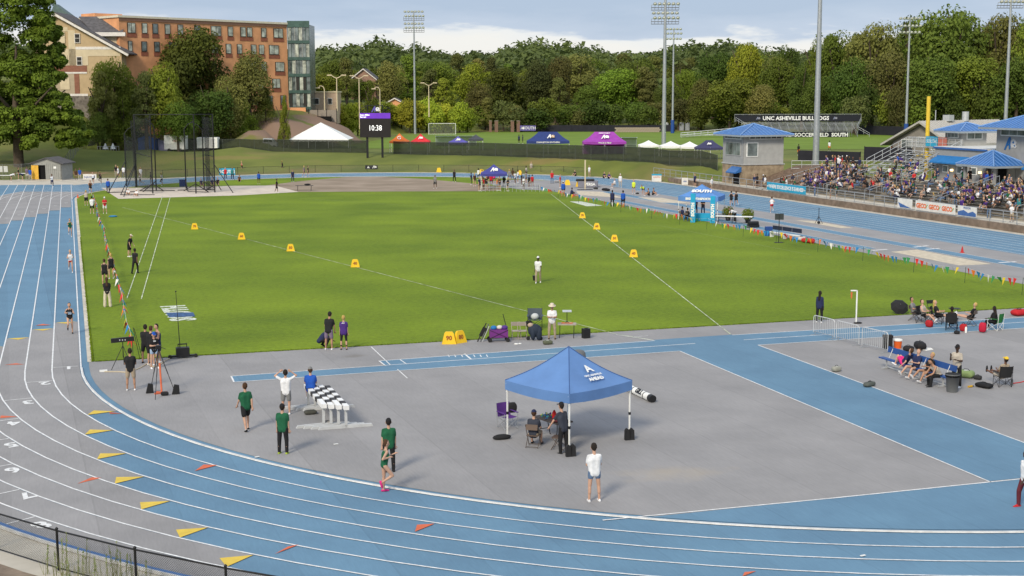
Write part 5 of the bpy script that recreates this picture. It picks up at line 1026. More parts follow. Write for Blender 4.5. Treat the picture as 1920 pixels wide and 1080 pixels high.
M = MB(); M.lathe((0, 0, 0), [(.26, 0), (.3, .8), (.32, .82), (.05, .95)], black, 10); tag(M.build('trash_can', None, G(81, 336)), 'small black bin in front of the yellow shed door', 'bin')
def table(loc, w, dp, h, rz, label, top=white, items=(), group='folding tables', name='folding_table', legs=black, vis=True):
    r = thing(name, label, 'table', loc, rz, group); M = MB(); M.box((0, 0, h - .025), (w, dp, .05), top); M.build('table_top', r)
    for x in (-w * .38, w * .38):
        M = MB(); M.path([(x - .02, -dp * .42, 0), (x, -dp * .3, h * .6), (x, -dp * .3, h - .05)], .018, legs); M.path([(x - .02, dp * .42, 0), (x, dp * .3, h * .6), (x, dp * .3, h - .05)], .018, legs); M.bar((x, -dp * .36, h * .35), (x, dp * .36, h * .35), .014, legs, 5); M.build('leg', r)
    return r
for px, py, lab in ((10, 338, 'white folding table at the left edge with papers'), (62, 337, 'folding table left of the shed with a blue-shirted person behind'), (45, 334, 'folding table furthest left but one behind the runners')): table(G(px, py), 1.9, .75, .75, -YAW, lab)
for i, (px, w_) in enumerate(((3, .9), (11.5, 1.0))):
    M = MB(); M.box((0, 0, 1.15), (w_ * .62, .08, .9), white); M.bar((-w_ * .25, 0, 0), (-w_ * .25, 0, .8), .02, black, 4); M.bar((w_ * .25, 0, 0), (w_ * .25, 0, .8), .02, black, 4); tag(M.build('display_board', None, G(px, 331), -YAW), ['white display board at the very left edge behind the tables', 'white display board second from the left edge behind the tables'][i], 'board', 'white display boards')
def bannerthing(px0, px1, py0, py1, base_py, m, label, s, size, sm_=None, z=0, legs=True, dx=0):
    g = G((px0 + px1) / 2, base_py, z); d = dep(g); r = thing('banner', label, 'banner', g, -YAW); w = (px1 - px0) / FPX * d; zt = HZ(py0, d) - z; zb = HZ(py1, d) - z
    M = MB(); M.box((0, 0, (zt + zb) / 2), (w, .06, zt - zb), m); M.build('sheet', r); M = MB()
    for x in (-w / 2, w / 2): M.bar((x, .04, 0), (x, .04, zt), .025, black, 5)
    M.build('posts', r)
    if s: text(s, size, sm_ or white, r, (dx, -.05, (zt + zb) / 2), (math.pi / 2, 0, 0), 'lettering', .003, .02)
    return r
bannerthing(156, 181, 323, 335, 336, clr('banner_white', 0), 'white banner with faint dark lettering right of the shed', 'NAVEM', .5, PM('faded_letters', (.25, .28, .4)))
bannerthing(411, 441, 313, 326, 328, cy, 'cyan banner with white lettering beside the throwing cage', 'SOUTH', .72)
b = bannerthing(685, 708, 308.5, 319, 321, PM('banner_black', 0), 'small black banner with two white emblems below the scoreboard', None, 0); crest(b, (.45, -.03, .7), .3, white, white, 'emblem'); M = MB(); M.prism([(-.75, -.06, .5), (-.25, -.06, .5), (-.5, -.06, .85)], (0, .02, 0), white); M.build('emblem', b)
b = bannerthing(1222, 1240, 328, 340, 341, clr('banner_white', 0), 'white banner with a blue band and orange logo on the fence', None, 0); M = MB(); M.box((0, -.05, 1.02), (1.4, .03, .2), cy); M.build('blue_band', b); text('SOUTH', .3, clr('logo_orange', 0), b, (0, -.05, .65), (math.pi / 2, 0, 0))
bannerthing(1278, 1290, 333, 346, 347, clr('banner_white', 0), 'plain white narrow banner on the fence left of the tower', 'visit', .3, PM('faded_letters', 0))
# beyond the fence, left
bs = thing('blue_shed', 'small blue gabled shed behind the screened fence', 'shed', *FR(286, 251, 2.2)); bm2 = clr('shed_blue', (.03, .10, .36)); M = MB(); M.prism([(-1.6, 0, 0), (1.5, 0, 0), (1.5, 0, 2.5), (0, 0, 3.0), (-1.6, 0, 2.5)], (0, 3, 0), bm2); M.build('wall', bs); M = MB(); M.prism([(0, -.1, 3.05), (4.0, 2.6, 3.05), (4.2, 2.6, 2.3), (1.6, -.1, 2.4)], (0, 0, .1), PM('brown_roof', (.2, .15, .13))); M.build('roof', bs); M = MB(); M.box((2.9, 1.4, 1.1), (2.4, .1, 2.2), clr('banner_lilac', (.4, .38, .6))); M.build('patterned_panel', bs)
tr_ = thing('trailer', 'white trailer with red lettering behind the screened fence', 'trailer', *FR(337, 250, 2.2)); M = MB(); M.box((0, 1.2, 1.75), (3.7, 2.4, 2.5), white); M.build('body', tr_); text('RNET', .5, clr('letter_red', (.6, .05, .05)), tr_, (.5, -.03, 2.0), (math.pi / 2, 0, 0)); tr_['label'] = 'white trailer with red lettering behind the screened fence'; M = MB(); M.bar((-1, 0, .35), (-1, .3, .35), .35, rubber, 12); M.bar((1, 0, .35), (1, .3, .35), .35, rubber, 12); M.build('wheel', tr_)
t2 = thing('trailer', 'plain white cargo trailer with door behind the fence', 'trailer', *FR(397, 252, 2.2)); M = MB(); M.box((0, 1.2, 1.6), (3.7, 2.2, 1.9), white); M.build('body', t2); M = MB(); M.box((1.0, .07, 1.6), (.8, .05, 1.5), PM('trailer_door', (.6, .6, .62))); M.build('door', t2); M = MB(); M.bar((0, 0, .38), (0, .3, .38), .38, rubber, 12); M.build('wheel', t2)
van = thing('parked_van', 'silver van parked behind the screened fence left of the white marquee', 'van', *FR(512, 256, 2.5)); vm = PM('silver_paint', (.55, .56, .58), .3, metal=.3)
M = MB(); M.prism([(-1.2, 0, .45), (1.35, 0, .45), (1.35, 0, 1.1), (.9, 0, 1.3), (.5, 0, 1.9), (-1.1, 0, 1.95), (-1.2, 0, 1.4)], (0, 1.8, 0), vm); M.build('body', van); M = MB(); M.prism([(-1.0, -.02, 1.3), (.6, -.02, 1.3), (.4, -.02, 1.75), (-.95, -.02, 1.8)], (0, .03, 0), darkm); M.build('window', van)
for x in (-.75, .9): M = MB(); M.bar((x, -.05, .35), (x, .2, .35), .35, rubber, 12); M.build('wheel', van)
for i, px in enumerate((209, 223)):
    M = MB(); M.lathe((0, 0, 0), [(.5, .6), (.06, 1.6), (.02, 1.62)], white, 6); tag(M.build('folded_umbrella', None, FR(px, 248, 2.3)[0]), ['left one of two small white pointed canopies behind the barrier', 'right one of two small white pointed canopies behind the barrier'][i], 'canopy', 'small white canopies')
M = MB(); railing(M, [(-1.9, 0, 0), (1.9, 0, 0)], 1.1, alu, .5, .03, 1); o = M.build('crowd_barrier', None, FR(214, 247, 2.3)[0], -YAW); tag(o, 'pale metal barrier behind the fence above the left end of the bank', 'barrier')
# ---------------------------------------------------------------- people
SK = {'light': PM('skin_light', (.52, .31, .22), .6), 'tan': PM('skin_tan', (.40, .22, .14), .6), 'brown': PM('skin_brown', (.16, .08, .05), .6), 'dark': PM('skin_dark', (.06, .032, .022), .6)}
CL = {}
def cloth(n):
    tab = {'black': (.014, .014, .016), 'navy': (.018, .025, .075), 'purple': (.062, .025, .18), 'green': (.012, .10, .045), 'blue': (.015, .085, .42), 'white': (.72, .72, .74), 'red': (.50, .02, .025), 'grey': (.20, .20, .20), 'khaki': (.36, .29, .21), 'yellow': (.62, .75, .06), 'gold': (.75, .5, .04),
           'pink': (.70, .03, .22), 'cream': (.62, .54, .42), 'slate': (.11, .17, .28), 'lightblue': (.34, .45, .62), 'maroon': (.12, .02, .03), 'mauve': (.20, .15, .22), 'orange': (.65, .18, .03), 'beige': (.45, .40, .34), 'brown': (.065, .032, .016), 'blond': (.50, .34, .11), 'darkhair': (.02, .014, .011), 'teal': (.03, .2, .22), 'lime': (.35, .45, .05), 'charcoal': (.035, .04, .058)}
    if n not in CL: CL[n] = mat('cloth_' + n, tab[n], .85, .10, 6, bump=.12, bscale=12)
    return CL[n]
V = Vector
def nv(x, y, z): return V((x, y, z)).normalized()
# pose: hip height, lean(fwd), arms (upper,fore dirs), legs (thigh,shin dirs), local frame: +y forward, +x right
POSES = {
 'stand': dict(hz=.92, lean=2, ua=[nv(-.12, 0, -1), nv(.12, 0, -1)], fa=[nv(-.05, .15, -1), nv(.05, .15, -1)], th=[nv(-.08, .02, -1), nv(.08, .02, -1)], sh=[nv(-.02, -.04, -1), nv(.02, -.04, -1)]),
 'armsfront': dict(hz=.92, lean=2, ua=[nv(-.14, .22, -1), nv(.14, .22, -1)], fa=[nv(.75, .65, .15), nv(-.75, .65, .1)], th=[nv(-.1, .02, -1), nv(.1, .02, -1)], sh=[nv(-.04, -.04, -1), nv(.04, -.04, -1)]),
 'headhands': dict(hz=.92, lean=0, ua=[nv(-.8, .2, .45), nv(.8, .2, .45)], fa=[nv(.75, -.1, .6), nv(-.75, -.1, .6)], th=[nv(-.06, .02, -1), nv(.06, .02, -1)], sh=[nv(0, -.04, -1), nv(0, -.04, -1)]),
 'walk': dict(hz=.90, lean=3, ua=[nv(-.15, .35, -1), nv(.15, -.35, -1)], fa=[nv(-.05, .6, -.8), nv(.05, .0, -1)], th=[nv(-.04, -.28, -1), nv(.04, .34, -1)], sh=[nv(0, -.42, -1), nv(0, -.02, -1)]),
 'run': dict(hz=.93, lean=8, ua=[nv(-.3, .35, -.85), nv(.3, -.6, -.7)], fa=[nv(.3, .8, .35), nv(-.25, .85, .1)], th=[nv(-.05, .05, -1), nv(.05, .62, -.85)], sh=[nv(0, -.05, -1), nv(0, -.85, -.45)]),
 'run2': dict(hz=.92, lean=6, ua=[nv(-.3, -.45, -.8), nv(.3, .2, -.9)], fa=[nv(.2, .9, .1), nv(-.35, .8, .3)], th=[nv(-.04, .32, -1), nv(.04, -.35, -1)], sh=[nv(0, .0, -1), nv(0, -.95, -.3)]),
 'sit': dict(hz=.50, lean=8, ua=[nv(-.15, .35, -.9), nv(.15, .35, -.9)], fa=[nv(.15, .95, -.2), nv(-.15, .95, -.2)], th=[nv(-.18, 1, .02), nv(.18, 1, .02)], sh=[nv(0, .1, -1), nv(0, .1, -1)]),
 'sitlean': dict(hz=.50, lean=-14, ua=[nv(-.2, .5, -.8), nv(.2, .5, -.8)], fa=[nv(.4, .85, .2), nv(-.4, .85, .1)], th=[nv(-.15, 1, .05), nv(.15, 1, .18)], sh=[nv(0, .5, -1), nv(0, .7, -.6)]),
 'sitstretch': dict(hz=.50, lean=-16, ua=[nv(-.2, .4, -.8), nv(.2, .4, -.8)], fa=[nv(.4, .85, .2), nv(-.4, .85, .1)], th=[nv(-.12, 1, .1), nv(.12, 1, .12)], sh=[nv(.1, 1, .08), nv(-.05, 1, .05)]),
 'sitbend': dict(hz=.50, lean=38, ua=[nv(-.2, .5, -.9), nv(.2, .5, -.9)], fa=[nv(.3, .9, -.5), nv(-.3, .9, -.5)], th=[nv(-.15, 1, .0), nv(.15, 1, .0)], sh=[nv(0, .12, -1), nv(0, -.1, -1)]),
 'sitfloor': dict(hz=.14, lean=12, ua=[nv(-.2, .5, -.9), nv(.2, .5, -.9)], fa=[nv(.3, .9, .1), nv(-.3, .9, .1)], th=[nv(-.2, .8, .7), nv(.2, .8, .7)], sh=[nv(0, .6, -.9), nv(0, .6, -.9)]),
 'lieknees': dict(hz=.54, lean=-35, ua=[nv(-.5, -.2, -.7), nv(.5, -.2, -.7)], fa=[nv(-.3, .3, -.4), nv(.4, .3, -.2)], th=[nv(-.1, .6, .85), nv(.1, .75, .7)], sh=[nv(0, .35, -1), nv(0, .45, -1)]),
 'crouch': dict(hz=.36, lean=42, ua=[nv(-.2, .6, -.9), nv(.2, .6, -.9)], fa=[nv(.3, .8, -.5), nv(-.3, .8, -.5)], th=[nv(-.25, .9, .35), nv(.25, .9, .2)], sh=[nv(0, -.55, -1), nv(0, -.45, -1)]),
 'bend': dict(hz=.88, lean=72, ua=[nv(-.1, .35, -1), nv(.1, .35, -1)], fa=[nv(.1, .35, -1), nv(-.1, .35, -1)], th=[nv(-.08, .12, -1), nv(.08, .05, -1)], sh=[nv(0, -.14, -1), nv(0, -.1, -1)]),
 'reach': dict(hz=.91, lean=10, ua=[nv(-.3, .45, -.8), nv(.1, .1, -1)], fa=[nv(-.1, .55, -.8), nv(0, .35, -.9)], th=[nv(-.06, .05, -1), nv(.06, -.05, -1)], sh=[nv(0, -.05, -1), nv(0, -.08, -1)]),
 'lookdown': dict(hz=.92, lean=14, ua=[nv(-.2, .15, -1), nv(.2, .15, -1)], fa=[nv(.1, .6, -.9), nv(-.05, .3, -1)], th=[nv(-.1, .02, -1), nv(.1, .02, -1)], sh=[nv(-.03, -.06, -1), nv(.03, -.06, -1)]),
 'phone': dict(hz=.92, lean=4, ua=[nv(-.25, .25, -1), nv(.25, .3, -.95)], fa=[nv(.5, .75, .25), nv(-.3, .6, .9)], th=[nv(-.1, .02, -1), nv(.1, .02, -1)], sh=[nv(-.03, -.05, -1), nv(.03, -.05, -1)]),
}
BC = {}
def body_mesh(pose, top, bot, hair, fem, vox, cap, fingers):
    key = (pose, top, bot, hair, fem, vox, cap, fingers)
    if key in BC: return BC[key]
    P = POSES[pose]; hz_ = P['hz']; ln = math.radians(P['lean']); hip = V((0, 0, hz_)); f = V((0, math.sin(ln), math.cos(ln))); bk = V((0, -math.cos(ln), math.sin(ln)))
    chest = hip + f * .34; neck = hip + f * .50; sw_ = .152 if fem else .172; hw = .095
    hd_dir = (f + V((0, 0, 1)) * .8 + (V((0, .35, -.1)) if pose in ('lookdown', 'crouch', 'sitbend', 'armsfront') else V((0, .0, 0)))).normalized(); head = neck + hd_dir * .20
    caps = []     # p0,p1,r0,r1,region,(side scale)
    def c(p, q, r0, r1, reg): caps.append((V(p), V(q), r0, r1, reg))
    X = V((1, 0, 0)); shirt = 'shirt' if top != 'bra' else 'shirt'
    tr = 1.0 if fem else 1.1
    # torso as three side-by-side columns gives the flattened section
    for sx in (-1, 0, 1):
        c(hip + X * (.062 * sx) + f * (-.07 if top in ('tee', 'polo', 'long') else .02), chest + X * (.085 * sx * tr), .112 if top in ('tee', 'polo', 'long') else .10, .108 * tr if sx else .105, 'shirt' if top != 'bra' else 'skin')
        c(chest + X * (.085 * sx * tr), neck + X * (.10 * sx * tr) - f * .07, .108, .072, 'shirt')
    if top == 'bra': c(chest - X * .08 + V((0, .0, 0)), chest + X * .08, .112, .112, 'shirt')
    c(neck - X * sw_ * .8 - f * .055, neck + X * sw_ * .8 - f * .055, .062, .062, 'shirt' if top not in ('tank', 'bra') else 'skin')
    c(neck - f * .04, head - hd_dir * .06, .056, .052, 'skin')
    c(head - hd_dir * .045 + V((0, .012, 0)), head + hd_dir * .035, .078, .094, 'skin')
    up_ = hd_dir; fwd = (V((0, 1, 0)) - up_ * up_.y).normalized()
    c(head + fwd * .085 - up_ * .005, head + fwd * .108 - up_ * .03, .014, .018, 'skin')
    for s in (-1, 1): c(head + X * .092 * s - up_ * .01, head + X * .098 * s - up_ * .03, .018, .014, 'skin')
    for sy in (-1, 1): c(head + up_ * .045 - fwd * .022 , head + up_ * .055 - fwd * .02, .097, .092, 'hair')
    c(head - fwd * .03 + up_ * .0, head - fwd * .03 - up_ * .03, .09, .075, 'hair')
    if hair == 'long': c(head - fwd * .05, neck - f * .16 + bk * .10, .075, .055, 'hair')
    if hair == 'tail': c(head - fwd * .09 + up_ * .03, head - fwd * .20 - up_ * .10, .035, .022, 'hair')
    if hair == 'bun': c(head - fwd * .06 + up_ * .10, head - fwd * .07 + up_ * .12, .045, .04, 'hair')
    hands = []
    for s, ua, fa in ((-1, P['ua'][0], P['fa'][0]), (1, P['ua'][1], P['fa'][1])):
        rot = Matrix.Rotation(-ln * .6, 3, 'X') if P['lean'] > 30 else Matrix.Identity(3)
        sh = neck + X * s * sw_ - f * .06; el = sh + ua * .285; wr = el + fa * .25
        slv = {'tee': .62, 'polo': .62, 'long': 1, 'tank': 0, 'bra': 0}[top]
        c(sh, el, .047, .038, 'skin'); c(el, wr, .037, .026, 'skin')
        if slv: c(sh, sh.lerp(el, min(slv, 1)), .059, .057 if slv < 1 else .047, 'shirt')
        if slv == 1: c(el, el.lerp(wr, .95), .050, .040, 'shirt')
        c(wr, wr + fa * .085, .028, .034, 'skin'); hands.append((wr + fa * .09, fa, s))
        if not fingers: c(wr + fa * .09, wr + fa * .155, .026, .018, 'skin')
    c(hip - X * .05 - f * .02, hip + X * .05 - f * .02, .113 if fem else .108, .113 if fem else .108, 'pants')
    for s, th, sh_ in ((-1, P['th'][0], P['sh'][0]), (1, P['th'][1], P['sh'][1])):
        h0 = hip + X * s * hw - V((0, 0, .03)); kn = h0 + th * .43; an = kn + sh_ * .42
        c(h0, kn, .082, .056, 'skin'); c(kn, an, .054, .036, 'skin'); c(kn + sh_ * .05 - V((0, .012, 0)) * (sh_.z < -.5), kn + sh_ * .2 - V((0, .015, 0)) * (sh_.z < -.5), .052, .052, 'skin')
        if bot == 'shorts': c(h0, h0.lerp(kn, .72), .104, .092, 'pants')
        elif bot == 'minis': c(h0, h0.lerp(kn, .34), .098, .092, 'pants')
        elif bot == 'pants': c(h0, kn, .098, .076, 'pants'); c(kn, kn.lerp(an, .93), .074, .060, 'pants')
        elif bot == 'wide': c(h0, kn, .105, .095, 'pants'); c(kn, kn.lerp(an, .97), .092, .098, 'pants')
        elif bot == 'tights': c(h0, kn, .088, .060, 'pants'); c(kn, kn.lerp(an, .66), .058, .048, 'pants')
        fd = V((0, 1, 0)) - sh_ * sh_.y; fd = (fd.normalized() if fd.length > .3 else V((0, 0, 1))); 
        if sh_.z > -.35 or (sh_.y < -.7): fd = (V((0, .3, -1)) if sh_.y < 0 else V((0, -.1, 1))).normalized()
        hl = an + sh_ * .035; c(hl - fd * .05, hl + fd * .08, .044, .048, 'shoes'); c(hl + fd * .08, hl + fd * .17 + sh_ * .01, .048, .034, 'shoes')
        c(an, an + sh_ * .02, .040, .040, 'socks')
    M = MB(); M0 = black
    for p, q, r0, r1, reg in caps:
        d = (q - p); Lc = d.length; z = d.normalized() if Lc > 1e-4 else V((0, 0, 1)); a = z.orthogonal().normalized(); b = z.cross(a); n = 10; vs = []; rings = [(-.95, .31), (-.6, .8), (0, 1)]
        seq = [(p + z * (t * r0), r0 * k) for t, k in rings] + [(q + z * (-t * r1), r1 * k) for t, k in rings[::-1]]
        for pt, rr in seq: vs += [pt + (a * math.cos(2 * math.pi * i / n) + b * math.sin(2 * math.pi * i / n)) * rr for i in range(n)]
        fs = [(k * n + i, k * n + (i + 1) % n, (k + 1) * n + (i + 1) % n, (k + 1) * n + i) for k in range(len(seq) - 1) for i in range(n)] + [tuple(range(n))[::-1], tuple(range(len(vs) - n, len(vs)))]
        M.add(vs, fs, M0)
    me = M.mesh('t'); o = bpy.data.objects.new('t', me); COL.objects.link(o)
    md = o.modifiers.new('r', 'REMESH'); md.mode = 'VOXEL'; md.voxel_size = vox
    if vox < .03: ms_ = o.modifiers.new('s', 'SMOOTH'); ms_.factor = .5; ms_.iterations = 2
    dg = bpy.context.evaluated_depsgraph_get(); res = bpy.data.meshes.new_from_object(o.evaluated_get(dg)); bpy.data.objects.remove(o); res.name = 'body'
    nf = len(res.polygons); cen = np.zeros(nf * 3); res.polygons.foreach_get('center', cen); cen = cen.reshape(-1, 3); best = np.full(nf, 9e9); reg = np.zeros(nf, int); order = ['skin', 'shirt', 'pants', 'shoes', 'hair', 'socks']
    for p, q, r0, r1, rg in caps:
        p_, q_ = np.array(p), np.array(q); d = q_ - p_; t = np.clip(((cen - p_) @ d) / max(d @ d, 1e-9), 0, 1); dist = np.linalg.norm(cen - p_ - t[:, None] * d, axis=1) - (r0 + (r1 - r0) * t)
        if rg == 'shirt' : dist -= .004
        if rg == 'pants' and bot in ('none',): dist += 0
        u = dist < best; best = np.where(u, dist, best); reg = np.where(u, order.index(rg), reg)
    # face stays skin in front of the hair line
    hd = np.array(head); fw_ = np.array(fwd); upv = np.array(up_); rel = cen - hd; inface = (np.linalg.norm(rel, axis=1) < .17) & (rel @ fw_ > .035) & (rel @ upv < (.07 if not cap else .05)); reg = np.where(inface & (reg == 4), 0, reg)
    if cap: reg = np.where((np.linalg.norm(rel, axis=1) < .2) & (rel @ upv > .045), 6, reg)
    res.materials.clear()
    for k in range(7): res.materials.append(black)
    res.polygons.foreach_set('material_index', reg.astype(np.int32)); res.polygons.foreach_set('use_smooth', [True] * nf); res.update()
    fm = None
    if fingers:
        bm = bmesh.new(); bm.from_mesh(res)
        for h, fa, s in hands:
            palm_n = V((0, 1, 0)) if abs(fa.y) < .6 else V((0, 0, -1)); side = fa.cross(palm_n).normalized()
            fm = MB()
            for k, Lf in enumerate((.062, .075, .08, .072)):
                o0 = h - fa * .02 + side * (.026 - .0175 * k) * 1; p1 = o0 + fa * Lf * .6 + palm_n * .004; p2 = p1 + (fa * .8 + palm_n * .6).normalized() * Lf * .45; fm.bar(o0, p1, .0095, M0, 6, .009); fm.bar(p1, p2, .009, M0, 6, .0065)
            o0 = h - fa * .06 + side * .03; p1 = o0 + (fa * .7 + side * .6).normalized() * .04; p2 = p1 + (fa + side * .15).normalized() * .03; fm.bar(o0, p1, .012, M0, 6, .0105); fm.bar(p1, p2, .0105, M0, 6, .008)
            vs = [bm.verts.new(v) for v in fm.v]
            for fc in fm.f:
                try: nfc = bm.faces.new([vs[i] for i in fc]); nfc.material_index = 0; nfc.smooth = True
                except ValueError: pass
        bm.to_mesh(res); bm.free()
    BC[key] = (res, head, up_, fwd, [h[0] for h in hands]); return BC[key]
def person(loc, facing, h, pose, label, shirt='white', pants='black', skin='light', hair='darkhair', shoes='white', top='tee', bot='shorts', hairs='short', fem=False, cap=None, vox=.05, group=None, socks=None, fingers=False, hat=False, extra=None, shade=False, absrot=None):
    me, head, up_, fwd, hands = body_mesh(pose, top, bot, hairs, fem, vox, bool(cap), fingers)
    o = bpy.data.objects.new('person', me); COL.objects.link(o); o.location = loc
    o.rotation_euler.z = absrot if absrot is not None else -(bearing(loc) + math.radians(facing)); s = h / 1.74; o.scale = (s, s, s)
    ml = [SK[skin], cloth(shirt), cloth(pants), cloth(shoes), cloth(hair), cloth(socks) if socks else SK[skin], cloth(cap) if cap else cloth(hair)]
    for i, m in enumerate(ml): o.material_slots[i].link = 'OBJECT'; o.material_slots[i].material = m
    tag(o, label, 'person', group)
    if cap and vox < .04:
        M = MB(); c0 = head + up_ * .055
        if hat: M.lathe((0, 0, 0), [(.19, -.01), (.19, .0), (.105, .01), (.10, .08), (.08, .115), (.01, .12)], cloth(cap), 16)
        else: pts = [fwd * (.07 + .115 * math.sin(a)) + V((1, 0, 0)) * (.075 * math.cos(a)) for a in [math.pi * i / 8 for i in range(9)]]; M.prism([c0 + q - up_ * .012 for q in pts], up_ * .012, cloth(cap))
        b = M.build('hat_brim' if hat else 'cap_brim', o)
        if hat: b.location = c0; b.rotation_euler = Vector((0, 0, 1)).rotation_difference(up_).to_euler()
    if shade:
        M = MB()
        for s_ in (-1, 1): M.ell(head + fwd * .092 + V((1, 0, 0)) * (.034 * s_) + up_ * .012, (.026, .01, .017), black, 8, 5)
        M.build('sunglasses', o)
    if extra: extra(o, head, up_, fwd, hands)
    return o
def mark(side, w, h, col, zf=1.26, name='shirt_print'):
    def f(o, head, up_, fwd, hands):
        M = MB(); n = 4
        for i in range(n): M.box((w * ((i + .5) / n - .5), 0, (i % 2) * .012), (w / n * .8, .012, h * (.7 + .3 * (i % 2))), cloth(col))
        q = M.build(name, o); z = head.z - (1.62 - zf); q.location = (head.x, (head.y if abs(head.y) > .15 else head.y * .6) + side * .125, z)
    return f
def ground(px, py, z=.02): q = G(px, py, z); return q
NV = .020
# --- near and middle distance people, one by one
person(ground(246, 731), 8, 1.78, 'armsfront', 'person in black T-shirt and khaki shorts seen from behind beside the light bar tripod', 'black', 'khaki', 'tan', 'darkhair', 'white', vox=NV, socks='black', fingers=True)
person(ground(274, 680), 20, 1.80, 'armsfront', 'person in black T-shirt and black shorts, left one of the three standing behind the tripod', 'black', 'black', 'tan', 'darkhair', 'black', vox=.028, hairs='short')
person(ground(284, 684), 40, 1.82, 'armsfront', 'person in black T-shirt with bowed head, middle one of three behind the tripod', 'black', 'black', 'light', 'brown', 'white', vox=.028, hairs='short')
person(ground(298, 678), 250, 1.80, 'armsfront', 'person in navy sleeveless top, right one of three behind the tripod', 'navy', 'navy', 'light', 'darkhair', 'white', top='tank', vox=.028)
person(ground(290, 690), 165, 1.68, 'armsfront', 'person in blue cap, black T-shirt and pale blue shorts facing the camera behind the tripod', 'black', 'lightblue', 'light', 'brown', 'white', fem=True, bot='minis', cap='blue', hairs='tail', vox=NV, shade=True, fingers=True, extra=mark(1, .12, .07, 'white', 1.32))
person(ground(462, 806), 340, 1.80, 'walk', 'person in dark green T-shirt and black shorts walking away with white socks', 'green', 'black', 'light', 'brown', 'black', vox=NV, socks='white', fingers=True)
person(ground(537, 776), 5, 1.76, 'headhands', 'person in white T-shirt and grey shorts with both hands on the head', 'white', 'grey', 'light', 'darkhair', 'white', vox=NV, fingers=True)
person(ground(531, 850), 20, 1.76, 'stand', 'person in green polo and black trousers with black cap walking off, yellow shoes', 'green', 'black', 'light', 'darkhair', 'lime', bot='pants', cap='black', vox=NV, fingers=True)
person(ground(730, 884), 350, 1.80, 'stand', 'person in green polo, black trousers and black cap behind the green-clad runner', 'green', 'black', 'light', 'darkhair', 'black', bot='pants', cap='black', vox=NV, fingers=True)
person(ground(721, 922), 75, 1.66, 'run', 'runner in dark green sports suit and pink shoes on the inside lane', 'green', 'green', 'light', 'brown', 'pink', top='tank', bot='none', hairs='bun', fem=True, vox=NV, fingers=True, extra=mark(1, .16, .14, 'white', 1.18, 'race_bib'))
person(ground(1114, 939), 345, 1.80, 'armsfront', 'person in white T-shirt and blue-grey shorts with arms folded, nearest on the grey area', 'white', 'slate', 'light', 'darkhair', 'white', bot='minis', vox=.017, fingers=True, shade=True)
person(ground(132, 625), 176, 1.62, 'run', 'runner in black two-piece with flying ponytail on the left straight, nearest of three', 'black', 'black', 'light', 'darkhair', 'black', top='tank', bot='none', hairs='tail', fem=True, vox=.028, extra=mark(1, .2, .16, 'lightblue', 1.16, 'race_bib'))
person(ground(133, 511), 178, 1.62, 'run2', 'runner in white top and red briefs on the left straight', 'white', 'red', 'light', 'blond', 'white', top='tank', bot='none', hairs='tail', fem=True, vox=.035)
person(ground(132, 444), 178, 1.62, 'run', 'runner in dark green on the left straight, farthest of three', 'green', 'green', 'light', 'brown', 'white', top='tank', bot='none', hairs='long', fem=True, vox=.04)
person(ground(243, 481), 120, 1.76, 'lookdown', 'person in black T-shirt and pale cap looking down on the left infield', 'black', 'black', 'light', 'brown', 'white', cap='cream', vox=.03)
person(ground(254, 512), 30, 1.76, 'walk', 'person all in black walking along the painted line on the left infield', 'black', 'black', 'brown', 'darkhair', 'black', bot='pants', vox=.03)
person(ground(197, 534), 10, 1.72, 'stand', 'person in black sleeveless top and black shorts, left of two by the pennants', 'black', 'black', 'light', 'brown', 'black', top='tank', bot='minis', hairs='tail', fem=True, vox=.03)
person(ground(209, 522), 350, 1.72, 'stand', 'person in black sleeveless top, right of two by the pennants', 'black', 'black', 'light', 'blond', 'white', top='tank', bot='minis', hairs='tail', fem=True, vox=.03)
person(ground(202, 575), 0, 1.74, 'armsfront', 'person in black T-shirt and wide cream trousers beside the pennant line', 'black', 'cream', 'light', 'brown', 'white', bot='wide', hairs='long', fem=True, vox=.026)
person(ground(197, 400), 180, 1.76, 'armsfront', 'person in red shirt, white shorts and white cap at the far left of the infield', 'red', 'white', 'light', 'brown', 'white', cap='white', vox=.035)
person(ground(173, 400), 10, 1.80, 'armsfront', 'person in white T-shirt and black shorts by the far left corner of the infield', 'white', 'black', 'light', 'darkhair', 'white', vox=.035)
person(ground(162, 385), 10, 1.72, 'stand', 'person with bare shoulders and black shorts on the inner edge of the left straight', 'beige', 'black', 'light', 'blond', 'white', top='tank', vox=.04, fem=True)
person(ground(203, 361), 5, 1.78, 'stand', 'person in blue jacket and black trousers at the left corner of the throwing pad', 'blue', 'black', 'light', 'brown', 'black', top='long', bot='pants', vox=.04)
person(ground(600, 651), 75, 1.70, 'crouch', 'person in navy shirt crouching on the grass edge', 'navy', 'black', 'brown', 'darkhair', 'black', bot='pants', vox=.028)
person(ground(617, 655), 20, 1.86, 'lookdown', 'person in black polo, black cap and mauve shorts looking down at the grass edge', 'black', 'mauve', 'tan', 'darkhair', 'white', cap='black', vox=NV, fingers=True)
person(ground(645, 655), 10, 1.68, 'stand', 'person in purple T-shirt and black three-quarter tights with hair in a bun', 'purple', 'black', 'light', 'blond', 'black', bot='tights', hairs='bun', fem=True, vox=.024, fingers=True, extra=mark(-1, .15, .05, 'white', 1.36))
person(ground(1035, 635), 180, 1.80, 'armsfront', 'official in white shirt, khaki trousers and broad white sun hat reading notes', 'white', 'khaki', 'tan', 'grey', 'brown', bot='pants', cap='cream', hat=True, vox=.024, fingers=True)
